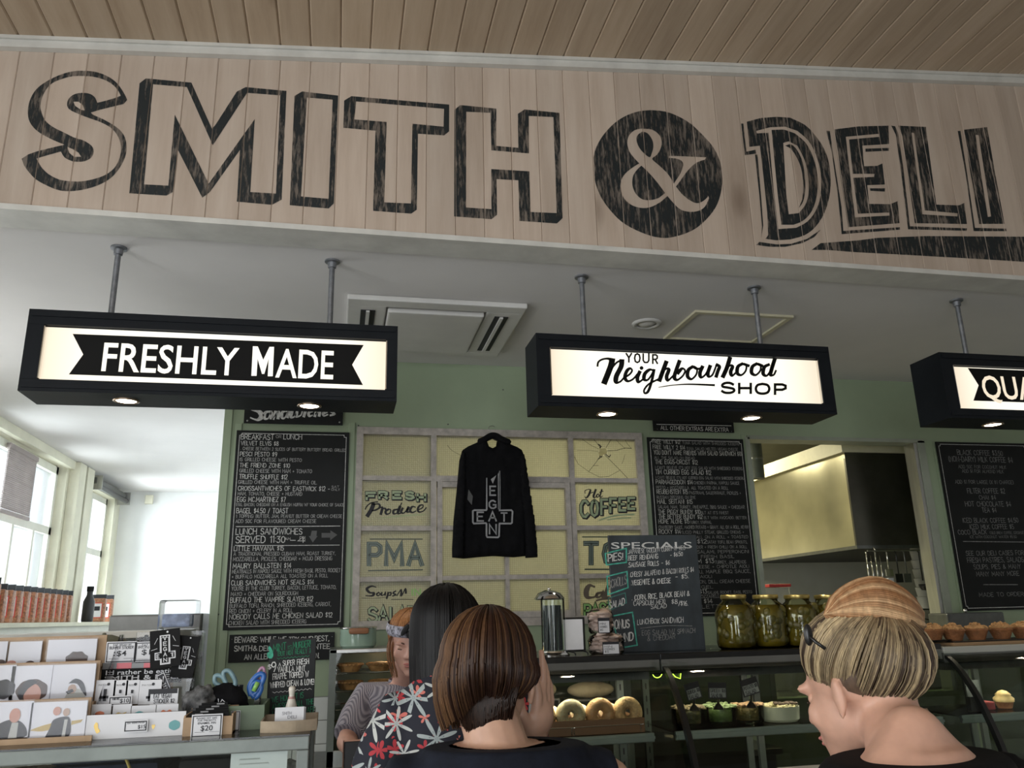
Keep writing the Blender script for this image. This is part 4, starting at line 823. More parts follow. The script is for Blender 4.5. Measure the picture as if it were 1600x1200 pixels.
# coffee board
pA = onY(1462, 690, WY); pC = onY(1501, 955, WY)
b3 = board('menu_board', 'black coffee and tea price board at the far right', 'menu board', pA.x, pA.x+.77, pA.z, pC.z)
m3 = MB()
lines(m3, [(225, 508, 122, 30, 'BLACK COFFEE $3.50'), (172, 570, 164, 32, '(NON-DAIRY) MILK COFFEE $4'), (232, 528, 206, 20, 'ADD 50C FOR COCONUT MILK'), (255, 512, 234, 20, 'ADD $1 FOR ALMOND MILK'), (212, 575, 302, 22, 'ADD $1 FOR LARGE (X IN CHARGE)'), (288, 522, 362, 30, 'FILTER COFFEE $2'), (362, 466, 402, 26, 'CHAI $4'), (275, 560, 444, 30, 'HOT CHOCOLATE $4'), (380, 470, 482, 28, 'TEA $4'),
  (260, 606, 546, 28, 'ICED BLACK COFFEE $4.50'), (304, 578, 586, 28, 'ICED MILK COFFEE $5'), (230, 408, 620, 28, 'COCO BLACK'), (428, 640, 618, 16, 'COLD BREW COFFEE, COCONUT'), (304, 596, 644, 16, 'ICE WITH COCONUT WATER $5.50'), (280, 640, 752, 28, 'SEE OUR DELI CASES FOR'), (288, 640, 796, 30, 'FRESH PASTRIES, SALADS'), (328, 622, 838, 28, 'SOUPS, PIES & MANY'), (345, 612, 882, 28, 'MANY MANY MORE'), (362, 640, 1010, 24, 'MADE TO ORDER')], 1440, 680, 4, LYB, .11)
P = pxl(1440, 680, 4, LYB); ribbon(m3, [(260, 664), (660, 668)], 5, P); ribbon(m3, [(388, 934), (600, 934)], 5, P)
obj('lettering', m3, mat('faint_chalk', (.20, .20, .20), .9, ns=90, var=.4), b3)

# ================================================================== HOODIE
hd = thing('hoodie', 'black hooded jumper with EAT VEGAN cross hanging on the old window', 'clothing', (.92, 4.93, 2.62))
P = pxl(700, 660, 5.4545, 4.90); PB = lambda x, y: onY(700+x/5.4545, 660+y/5.4545, 4.95)
def cushion(outline, holes, front, depth, seg=26):
    """soft cloth shape: an outline filled by a grid and puffed towards its middle"""
    xs = [p[0] for p in outline]; ys = [p[1] for p in outline]
    bm = bmesh.new(); vs = [bm.verts.new((p[0], p[1], 0)) for p in outline]; es = [bm.edges.new((vs[i], vs[(i+1) % len(vs)])) for i in range(len(vs))]
    bmesh.ops.triangle_fill(bm, edges=bm.edges[:], use_beauty=True)
    for _ in range(5):
        long = [e for e in bm.edges if e.calc_length() > max(max(xs)-min(xs), max(ys)-min(ys))/seg]
        if not long: break
        bmesh.ops.subdivide_edges(bm, edges=long, cuts=1); bmesh.ops.triangulate(bm, faces=bm.faces[:]); bmesh.ops.beautify_fill(bm, faces=bm.faces[:], edges=[e for e in bm.edges if not e.is_boundary])
    n = len(outline); segs = [(V(outline[i]), V(outline[(i+1) % n])) for i in range(n)]
    mb = MB(); bm.verts.index_update(); S = max(xs)-min(xs)
    fr = []; bk = []
    for v in bm.verts:
        p = V((v.co.x, v.co.y)); d = 1e9
        for a, b in segs:
            ab = b-a; t = max(0, min(1, (p-a).dot(ab)/ab.length_squared)); d = min(d, (p-(a+ab*t)).length)
        h = min(1, d/(S*.09)); h = math.sqrt(max(0, 1-(1-h)**2))
        wr = noise.noise(V((p.x*.02, p.y*.006, 1)))*.012+noise.noise(V((p.x*.008+p.y*.004, p.y*.012, 5)))*.010
        q = front(v.co.x, v.co.y); fr.append(q+V((0, -depth*h+wr*h, 0))); bk.append(q+V((0, .012*h, 0)))
    N = len(fr); fs = [tuple(v.index for v in f.verts) for f in bm.faces]
    mb.add(fr+bk, fs+[tuple(i+N for i in f[::-1]) for f in fs]); bm.free()
    bm = bmesh.new(); return mb
PH = lambda x, y: onY(700+x/5.4545, 660+y/5.4545, 4.925)
body = [(335, 165), (350, 205), (380, 219), (408, 205), (415, 165), (440, 150), (530, 185), (590, 210), (630, 235), (650, 300), (672, 420), (660, 600), (668, 900), (660, 1140), (560, 1150), (380, 1140), (250, 1150), (128, 1162), (120, 1100), (118, 700), (95, 420), (105, 290), (125, 235), (170, 205), (250, 170), (310, 145)]
obj('body', cushion(body, None, PH, .045), 'fabric_black', hd, True)
sl = [(120, 240), (150, 260), (150, 600), (140, 900), (132, 1162), (35, 1152), (34, 1080), (45, 850), (75, 560), (95, 330)]
obj('sleeve', cushion(sl, None, lambda x, y: onY(700+x/5.4545, 660+y/5.4545, 4.91), .05), 'fabric_black', hd, True)
sl = [(632, 240), (655, 300), (690, 540), (740, 860), (762, 1080), (762, 1150), (660, 1156), (655, 1120), (640, 850), (610, 560), (595, 300)]
obj('sleeve', cushion(sl, None, lambda x, y: onY(700+x/5.4545, 660+y/5.4545, 4.91), .05), 'fabric_black', hd, True)
hood = MB(); pts = [PH(*p)+V((0, -.03, 0)) for p in ((250, 180), (310, 150), (345, 128), (378, 120), (410, 128), (445, 150), (525, 185))]
hood.tube(smooth2([tuple(p) for p in pts], 4), [.010]+[.020]*23+[.012], 10); obj('hood', hood, 'fabric_black', hd, True)
hang = MB(); pk = [PH(*p) for p in ((380, 122), (375, 95), (345, 62), (350, 38), (375, 28), (400, 38))]
hang.tube(smooth2([tuple(p) for p in pk], 4), .0018, 6); hgo = thing('coat_hanger', 'thin wire hook of the hanger holding the black hoodie', 'hanger', tuple(pk[0]))
obj('hook', hang, 'steel', hgo); obj('bar', MB().tube([PH(260, 190)+V((0, .005, 0)), PH(378, 135)+V((0, .005, 0)), PH(510, 195)+V((0, .005, 0))], .005, 8), 'black_plastic', hgo)
M['print_grey'] = mat('pale_grey_print', (.33, .33, .34), .8, ns=40, var=.15)
PP = pxl(700, 660, 5.4545, 4.868)
pr = MB()
ribbon(pr, [(440, 415), (440, 500), (440, 745), (440, 750), (540, 748), (550, 760), (545, 855), (535, 862), (440, 862), (438, 870), (435, 970), (425, 980), (335, 978), (328, 965), (328, 865), (322, 858), (220, 862), (212, 850), (212, 755), (225, 748), (325, 748), (330, 740), (330, 475)], [8]+[14]*21+[8], PP)
arctext(pr, 'EGAN', [(382, 620, 75, 48), (380, 732, 66, 58), (380, 840, 78, 62), (382, 950, 80, 56)], 13, PP); arctext(pr, 'ET', [(276, 840, 74, 52), (478, 842, 70, 50)], 13, PP)
pr.poly([[(365, 485), (412, 450), (382, 522)]], PP)
pr.poly([[(425, 440), (441, 415), (441, 740), (427, 740)]], PP)
obj('cross_print', pr, 'print_grey', hd)
tg = MB(); tg.poly([[(175, 570), (212, 630), (203, 705), (165, 655)]], PP); obj('tag', tg, mat('grey_label', (.09, .09, .09), .7), hd)

# ================================================================== KITCHEN THINGS
hdp = onY(1319, 707, 5.4); hdb = onY(1340, 855, 5.4)
t = thing('range_hood', 'large stainless steel exhaust hood seen through the kitchen hatch', 'range hood', (hdp.x+.6, 6.2, hdb.z))
hx, hz0, hz1 = hdp.x, hdb.z, hdp.z
mb = MB(); mb.box(hx, 5.6, 5.4, 5.42, hz0, hz1); obj('front_panel', mb, mat('dark_hood_front', (.10, .095, .08), .35, metal=.85, ns=3, var=.2), t)
sp = MB(); nY, nZ = 26, 14   # slightly buckled sheet side
for j in range(nZ+1):
    for i in range(nY+1):
        y = 5.4+2.0*i/nY; z = hz0+(hz1-hz0)*j/nZ
        bk = .012*noise.noise(V((y*2.2, z*2.6, 3)))*math.sin(PI*i/nY)+(.018*math.sin(PI*min(1, i/4))*math.sin(PI*j/nZ))
        sp.v.append(V((hx+bk, y, z)))
for j in range(nZ):
    for i in range(nY): a = j*(nY+1)+i; sp.f.append((a, a+1, a+nY+2, a+nY+1))
obj('side_panel', sp, 'hood_steel', t, True)
obj('rim', MB().box(hx-.012, 5.6, 5.385, 5.4, hz0-.012, hz0+.012).box(hx-.012, hx+.01, 5.4, 7.4, hz0-.012, hz0+.012), 'dark_steel', t)
obj('filter_bank', MB().box(hx+.01, 5.6, 5.41, 7.34, hz0+.005, hz0+.015), mat('greasy_filters', (.02, .02, .018), .5), t)
obj('canopy_trim', MB().box(hx-.03, 5.6, 5.38, 5.40, hz1, hz1+.11).box(hx-.03, hx-.005, 5.40, 7.4, hz1, hz1+.11), mat('cream_trim', (.60, .56, .42), .5), t)
dp = onY(1184, 745, 5.9)
t = thing('duct_pipe', 'short grey duct pipe at the left of the kitchen hatch', 'pipe', (dp.x, 5.9, 2.5))
q0 = onY(1184, 748, 5.9).z; obj('pipe', MB().lathe((dp.x, 5.9, q0), [(.055, 0), (.055, 3.05-q0)], 24), mat('dull_duct', (.07, .08, .075), .6, metal=.3), t, 'auto')
obj('collar', MB().lathe((dp.x, 5.9, q0+.15), [(.058, 0), (.060, .01), (.058, .02)], 24, False), 'dark_steel', t, True)
rl = thing('utensil_rail', 'thin steel rail under the front of the hood', 'rail', (4.1, 5.44, hz0-.02))
obj('rail', MB().tube([(hx+.05, 5.36, hz0-.03), (5.0, 5.36, hz0-.03)], .005, 8), 'steel', rl)
for k in range(3): obj('bracket', MB().tube([(hx+.12+k*.5, 5.36, hz0-.03), (hx+.12+k*.5, 5.388, hz0+.0)], .004, 6), 'steel', rl)
def utensil(px, py, kind, label, m='chrome'):
    a = onY(px, 866, 5.36); L = a.z-onY(px, py, 5.36).z; z = hz0-.035
    t = thing(kind, label, 'utensil', (a.x, 5.36, z), None); x = a.x
    obj('handle', MB().tube([(x, 5.36, z), (x+.004, 5.352, z-.012), (x, 5.35, z-.03), (x, 5.35, z-L*.75)], .005, 8), m, t, True)
    if kind == 'ladle': obj('bowl', MB().lathe((x, 5.33, z-L), [(.0, -.0), (.03, .005), (.045, .03), (.047, .045), (.043, .045), (.028, .012), (0, .006)], 18, False), m, t, True)
    elif kind == 'tongs': obj('arm', MB().tube([(x+.03, 5.35, z-.03), (x+.035, 5.35, z-L*.6), (x+.02, 5.35, z-L)], .007, 8, flat=.4), m, t, True); obj('arm', MB().tube([(x, 5.35, z-.03), (x-.005, 5.35, z-L*.6), (x+.012, 5.35, z-L)], .007, 8, flat=.4), m, t, True)
    else: obj('blade', MB().bbox(x-.03, x+.03, 5.346, 5.352, z-L, z-L*.72, .002), m, t)
utensil(1352, 925, 'tongs', 'leftmost pair of shiny tongs hanging under the hood'); utensil(1366, 925, 'tongs', 'second pair of shiny tongs from the left under the hood')
utensil(1384, 905, 'spatula', 'short steel spatula hanging beside the tongs'); utensil(1398, 915, 'spatula', 'dark handled spatula hanging in mid row', 'black_plastic'); utensil(1411, 915, 'spatula', 'dark spatula hanging left of the ladle', 'dark_steel')
utensil(1434, 928, 'ladle', 'black ladle hanging at the right end of the rail', 'black_plastic')
bz = 1.42
sh = thing('wire_shelf', 'wire rack shelf at the right of the kitchen hatch', 'shelf', (4.2, 5.6, 1.3))
w_ = onY(1452, 952, 5.55)
obj('shelf_edge', MB().tube([(w_.x-.30, 5.42, w_.z), (w_.x+.5, 5.42, w_.z)], .005, 6).tube([(w_.x-.30, 5.75, w_.z), (w_.x+.5, 5.75, w_.z)], .005, 6), 'dark_steel', sh)
for k in range(12): obj('wire', MB().tube([(w_.x-.28+k*.06, 5.42, w_.z+.003), (w_.x-.28+k*.06, 5.75, w_.z+.003)], .0022, 5), 'dark_steel', sh)
for k in range(2): obj('post', MB().tube([(w_.x-.30+k*.8, 5.75, 1.0), (w_.x-.30+k*.8, 5.75, w_.z+.2)], .011, 8), 'dark_steel', sh)
for k, (px0, py0) in enumerate(((1435, 960), (1435, 985))): a = onY(px0-35, py0, 5.6); b = onY(px0+40, py0+12, 5.6); obj('brace', MB().tube([a, b], .005, 6), 'dark_steel', sh)
cp = onY(1448, 945, 5.58); ct = onY(1440, 838, 5.58)
t = thing('cup_stack', 'tall grey stack of cups on the kitchen wire shelf', 'cups', (cp.x, 5.58, w_.z+.008)); ch = (ct.z-w_.z)
M['cup'] = mat('grey_cup_card', (.33, .33, .31), .6)
for k in range(7): obj('cup', MB().lathe((cp.x, 5.58, w_.z+.006+k*ch/8.), [(.050, 0), (.062, ch/8.*1.25), (.065, ch/8.*1.27), (.062, ch/8*1.30)], 20), 'cup', t, 'auto')
t = thing('kitchen_bench', 'stainless steel kitchen bench behind the hatch', 'bench', (3.6, 5.6, 0))
obj('top', MB().bbox(2.72, 5.2, 5.12, 5.85, .97, 1.0, .004), 'steel', t)
for x in (2.78, 5.1):
    for y in (5.2, 5.8): obj('leg', MB().tube([(x, y, 0), (x, y, .97)], .02, 10), 'steel', t)
p = onY(1418, 975, 5.35); t = thing('dial_scale', 'pale blue round dial kitchen scale behind the blonde bun', 'scale', (p.x, 5.35, 1.0))
obj('dial', MB().lathe((p.x, 5.31, p.z), [(.11, 0), (.11, .03), (.10, .035)], 36, True, 'Y'), mat('pale_blue_dial', (.42, .47, .52), .4), t, 'auto')
dm = MB(); 
for k in range(12): a = k*PI/6; ribbon(dm, [(p.x+.075*math.sin(a), p.z+.075*math.cos(a)), (p.x+.09*math.sin(a), p.z+.09*math.cos(a))], .005, Yplane(5.3085))
ribbon(dm, [(p.x, p.z), (p.x+.01, p.z+.07)], .006, Yplane(5.3085)); obj('dial_marks', dm, 'ink', t)
obj('stand', MB().bbox(p.x-.08, p.x+.08, 5.33, 5.45, 1.0, p.z-.09, .01), 'steel', t)
p = onY(1391, 905, 5.45); t = thing('spray_bottle', 'white and blue spray bottle behind the blonde bun', 'bottle', (p.x, 5.45, 1.0)); hgt = p.z-1.0
obj('body', MB().lathe((p.x, 5.45, 1.0), [(.04, 0), (.045, .02), (.045, hgt-.12), (.02, hgt-.05), (.018, hgt-.03)], 20), mat('blue_white_label', (.35, .42, .60), .4, ns=18, var=.6), t, 'auto')
obj('trigger', MB().bbox(p.x-.03, p.x+.02, 5.43, 5.47, p.z-.032, p.z+.01, .006).tube([(p.x-.02, 5.45, p.z-.03), (p.x-.035, 5.45, p.z-.07)], .006, 8), mat('white_plastic', (.7, .7, .7), .4), t)
p = onY(1210, 915, 5.4); t = thing('storage_tub', 'clear tub with a red lid on the kitchen bench behind the pickle jars', 'tub', (p.x, 5.4, 1.0))
obj('tub', MB().bbox(p.x-.075, p.x+.075, 5.33, 5.47, 1.0, p.z-.012, .012), 'plastic_clear', t); obj('lid', MB().bbox(p.x-.085, p.x+.085, 5.32, 5.48, p.z-.012, p.z+.008, .005), mat('red_plastic_lid', (.45, .03, .03), .4), t)
t = thing('wall_dispenser', 'small grey steel dispenser under the coffee board', 'dispenser', (4.45, BY-.06, 1.3))
a = onY(1478, 962, 4.85); b_ = onY(1560, 962, 4.85)
obj('box', MB().bbox(a.x-.03, b_.x, 4.80, 4.985, 1.28, a.z+.015, .01), 'dark_steel', t); obj('latch', MB().ell(((a.x+b_.x)/2-.04, 4.86, a.z+.028), (.012, .012, .015), 12, 8), 'chrome', t, True)

# ================================================================== STAINLESS FRIDGE, LEDGE, PACKETS (left hall)
f0 = onY(334, 958, 5.05)
t = thing('fridge', 'tall stainless steel fridge just left of the green wall', 'fridge', (-1.05, 5.3, 0))
obj('cabinet', MB().bbox(-1.22, -.735, 5.0, 5.6, .08, f0.z, .006), 'dark_steel', t)
zs_ = onY(315, 997, 4.99).z
obj('door', MB().bbox(-1.215, -.74, 4.965, 4.998, zs_+.004, f0.z-.004, .006), mat('mid_steel', (.22, .22, .21), .42, metal=.6, ns=12, var=.1), t)
obj('door', MB().bbox(-1.215, -.74, 4.965, 4.998, .12, zs_-.004, .006), mat('mid_steel_b', (.20, .20, .19), .42, metal=.6, ns=12, var=.1), t)
for x in (-1.18, -.78):
    for y in (5.05, 5.55): obj('foot', MB().tube([(x, y, 0), (x, y, .09)], .02, 10), 'black_plastic', t)
lg = thing('window_ledge', 'long cream painted ledge cabinet running under the windows', 'ledge', (-2.45, 7.5, 0))
LZ = onX(60, 973, -2.42).z
obj('top', MB().bbox(XL+.002, -2.30, 4.0, 10.70, LZ-.035, LZ, .005), 'cream_wall', lg); obj('front', MB().box(XL+.01, -2.34, 4.0, 10.7, 0, LZ-.036), 'win_paint', lg)
M['packet'] = mat('clear_packet_of_crisps', (.34, .16, .09), .35, ns=60, var=.6)
M['packet_top'] = mat('dark_packet_header', (.02, .025, .03), .5)
M['red_label'] = mat('red_edged_label', (.50, .07, .05), .5)
def packet(y, label, s=1, lab=False):
    t = thing('snack_packet', label, 'packet', (-2.47, y, LZ), 'row of snack packets on the window ledge'); w, h = .085*s, .24*s
    obj('bag', MB().bbox(-2.47-w, -2.47+w, y-.035, y+.035, LZ, LZ+h, .016), 'packet', t, 'auto')
    obj('header', MB().box(-2.47-w, -2.47+w, y-.006, y+.006, LZ+h-.006, LZ+h+.04), 'packet_top', t)
    q = obj('label', MB().box(-2.47-w*.72, -2.47+w*.72, y-.0365, y-.0352, LZ+.04, LZ+h*.82), 'red_label', t)
    obj('label_face', MB().box(-2.47-w*.62, -2.47+w*.62, y-.0375, y-.0366, LZ+.05, LZ+h*.78), 'card_white', q)
    obj('label_motif', MB().box(-2.47-w*.45, -2.47+w*.45, y-.0382, y-.0376, LZ+h*.48, LZ+h*.66), 'ink', q)
    return t
ys = [6.62, 6.80, 6.96, 7.12, 7.28, 7.44, 7.60, 7.76, 7.92, 8.08, 8.24, 8.38]
p0 = packet(ys[0], 'nearest snack packet on the ledge, its red edged label showing', 1.15)
p1 = packet(ys[1], 'second snack packet from the left in the long row on the ledge')
for y, n_ in zip(ys[2:], ('third', 'fourth', 'fifth', 'sixth', 'seventh', 'eighth', 'ninth', 'tenth', 'eleventh', 'twelfth and last')): dup(p1, (-2.47, y, LZ), n_+' snack packet from the left in the long row on the ledge')
p2 = dup(p1, (-2.47, 9.55, LZ), 'left of the two packets by the dark bottle on the ledge', 'packets by the far window'); dup(p1, (-2.47, 9.85, LZ), 'right of the two packets by the dark bottle on the ledge', 'packets by the far window')
t = thing('sauce_bottle', 'dark bottle with a black cap on the ledge before the far window', 'bottle', (-2.46, 9.2, LZ))
obj('body', MB().lathe((-2.46, 9.2, LZ), [(.05, 0), (.055, .02), (.055, .20), (.03, .26), (.028, .30)], 20), 'black_plastic', t, 'auto'); obj('cap', MB().lathe((-2.46, 9.2, LZ+.30), [(.033, 0), (.033, .05)], 16), 'black', t)
t = thing('sauce_bottle', 'dark reddish bottle at the left edge of the ledge', 'bottle', (-2.40, 6.42, LZ))
obj('body', MB().lathe((-2.40, 6.42, LZ), [(.045, 0), (.05, .02), (.05, .16), (.02, .24), (.02, .30)], 20), mat('dark_red_glass', (.08, .01, .01), .15), t, 'auto'); obj('cap', MB().lathe((-2.40, 6.42, LZ+.30), [(.024, 0), (.024, .035)], 16), 'black', t)
p = onY(280, 968, 4.4)
t = thing('ice_tub', 'clear plastic tub with blue packs beside the steel fridge', 'tub', (p.x, 4.4, 0)); 
st = thing('side_bench', 'white bench in front of the fridge beside the wall', 'bench', (p.x-.1, 4.4, 0)); sz = onY(280, 984, 4.3).z
obj('top', MB().bbox(p.x-.75, -.72, 4.12, 4.7, sz-.03, sz, .004), 'white_trim', st)
for x in (p.x-.7, -.76): obj('side', MB().box(x-.015, x+.015, 4.15, 4.68, 0, sz-.03), 'white_trim', st)
obj('tub', MB().bbox(p.x-.085, p.x+.085, 4.32, 4.48, sz, sz+.14, .012), 'plastic_clear', t); obj('packs', MB().bbox(p.x-.07, p.x+.06, 4.34, 4.46, sz+.012, sz+.075, .012), mat('blue_packs', (.20, .26, .42), .5, ns=30, var=.4), t)
t.location = (p.x, 4.4, sz)
for ch_ in t.children: ch_.location = V(ch_.location)-V((0, 0, sz))

# ================================================================== PIE WARMER AND POT ON THE BACK BENCH
bb = thing('back_bench', 'dark back bench under the pie warmer', 'bench', (.6, 4.7, 0))
obj('top', MB().bbox(-.12, 2.3, 4.2, 4.97, .82, .85, .004), 'dark_steel', bb); obj('carcass', MB().box(-.10, 2.28, 4.24, 4.97, .0, .819), 'black_plastic', bb)
wz = onY(515, 1015, 4.4).z; wx0 = onY(515, 1015, 4.4).x
t = thing('pie_warmer', 'glass fronted steel pie warmer with shelves of pies', 'food warmer', (wx0+.27, 4.6, .85))
x0, x1, y0, y1 = wx0, wx0+.56, 4.40, 4.80
for x in (x0, x1-.035): obj('post', MB().box(x, x+.035, y0, y0+.03, .85, wz), 'alu', t)
for x in (x0, x1-.02): obj('post', MB().box(x, x+.02, y1-.02, y1, .85, wz), 'alu', t)
obj('top_panel', MB().bbox(x0, x1, y0, y1, wz-.022, wz, .004), 'steel', t); obj('base', MB().bbox(x0, x1, y0, y1, .85, .93, .004), 'steel', t); obj('back_panel', MB().box(x0+.02, x1-.02, y1-.012, y1-.004, .93, wz-.022), mat('warmer_back', (.12, .15, .12), .4), t)
obj('front_glass', MB().box(x0+.035, x1-.035, y0+.008, y0+.012, .93, wz-.022), 'glass', t); obj('side_panel', MB().box(x0+.004, x0+.010, y0+.03, y1-.02, .93, wz-.022), 'dark_steel', t); obj('side_panel', MB().box(x1-.010, x1-.004, y0+.03, y1-.02, .93, wz-.022), 'glass', t)
wsh = [onY(540, q, 4.5).z for q in (1051, 1079, 1107, 1136, 1165)]
for z in wsh:
    if z < .95: continue
    sh_ = MB().tube([(x0+.012, y0+.03, z), (x1-.012, y0+.03, z)], .004, 6).tube([(x0+.012, y1-.03, z), (x1-.012, y1-.03, z)], .004, 6)
    for k in range(14): xx = x0+.03+k*(x1-x0-.06)/13; sh_.tube([(xx, y0+.03, z), (xx, y1-.03, z)], .0018, 4)
    obj('wire_shelf', sh_, 'chrome', t)
l = bpy.data.lights.new('warmer_lamp', 'POINT'); l.energy = .5; l.color = (1, .7, .4); l.shadow_soft_size = .05; lo = bpy.data.objects.new('warmer_lamp', l); lo.location = ((x0+x1)/2, 4.55, wz-.05); COL.objects.link(lo)
M['crust'] = mat('golden_pie_crust', (.42, .20, .07), .6, ns=30, var=.4, bump=.5, bs=80); M['filling'] = mat('brown_pie_lid', (.50, .27, .10), .6, ns=40, var=.35, bump=.6, bs=90)
def pie(x, z, label):
    t = thing('pie', label, 'pie', (x, y0+.10, z), 'pies in the warmer')
    obj('case', MB().lathe((x, y0+.10, z), [(.045, 0), (.062, .028), (.066, .034), (.058, .036)], 28), 'crust', t, 'auto')
    cb = MB(); n = 20
    for k in range(n): a = 2*PI*k/n; cb.ell((x+.060*math.cos(a), y0+.10+.060*math.sin(a), z+.035), (.012, .012, .007), 8, 6)
    obj('crimped_edge', cb, 'crust', t, True); obj('lid', MB().lathe((x, y0+.10, z+.030), [(.056, 0), (.045, .010), (.02, .015), (0, .016)], 24, False), 'filling', t, True); return t
z = wsh[0]+.004
q = pie(x0+.105, z, 'left pie with crimped edge on the top warmer shelf'); dup(q, (x0+.255, y0+.10, z), 'second pie from the left on the top warmer shelf'); dup(q, (x0+.41, y0+.10, z), 'right pie on the top warmer shelf, beside the face of the server')
dup(q, (x0+.105, y0+.12, wsh[1]+.004), 'dim pie at the left on the second warmer shelf'); dup(q, (x0+.27, y0+.12, wsh[1]+.004), 'dim pie in the middle of the second warmer shelf')
pp = onY(565, 1014, 4.52); pt = onY(565, 981, 4.52); hh = pt.z-wz
pl_ = onY(531, 995, 4.52).x; pr_ = onY(589, 995, 4.52).x; R_ = (pr_-pl_)/2; cx = (pl_+pr_)/2
t = thing('cooking_pot', 'pale green enamel pot with a wooden handle on the pie warmer', 'pot', (cx, 4.56, wz)); M['enamel'] = mat('celadon_enamel', (.30, .42, .34), .18, coat=.5, var=.05)
obj('body', MB().lathe((cx, 4.56, wz), [(R_*.86, 0), (R_*.97, hh*.10), (R_, hh*.30), (R_*.98, hh*.97), (R_*1.01, hh), (R_*.96, hh), (R_*.95, hh*.3), (R_*.8, hh*.06)], 40), 'enamel', t, 'auto')
obj('rim', MB().lathe((cx, 4.56, wz+hh), [(R_*1.015, -.004), (R_*1.03, .0), (R_*1.0, .005), (R_*.95, .002)], 40, False), 'chrome', t, True)
hq = onY(561, 986, 4.44); obj('handle', MB().bbox(hq.x-.052, hq.x+.052, 4.56-R_-.028, 4.56-R_+.012, hq.z-.016, hq.z+.016, .015), mat('teak_handle', (.30, .13, .06), .5, ns=30, stretch=(.1, 1, 1)), t, 'auto')

# ================================================================== REGISTER COUNTER AND TABLET
t = thing('register_counter', 'dark service counter between the customers and the server', 'counter', (.0, 2.95, 0))
obj('top', MB().bbox(-.05, .33, 2.62, 3.05, .985, 1.01, .004), 'dark_steel', t); obj('carcass', MB().box(-.035, .32, 2.65, 3.03, 0, .984), 'black_plastic', t)
a = onY(536, 1157, 2.85); b_ = onY(585, 1154, 2.85)
t = thing('tablet', 'black tablet with a rose gold edge standing at the register', 'tablet', (a.x+.10, 2.87, 1.01))
obj('screen', MB().bbox(a.x+.004, a.x+.25, 2.848, 2.855, 1.016, a.z-.004, .003), 'black_plastic', t); obj('bezel', MB().bbox(a.x, a.x+.254, 2.855, 2.864, 1.012, a.z, .004), mat('rose_gold', (.62, .36, .28), .3, metal=.9), t)
obj('stand', MB().prism([(a.x+.08, 2.865, 1.012), (a.x+.08, 2.865, a.z-.03), (a.x+.08, 2.95, 1.012)], (.09, 0, 0)), 'steel', t)

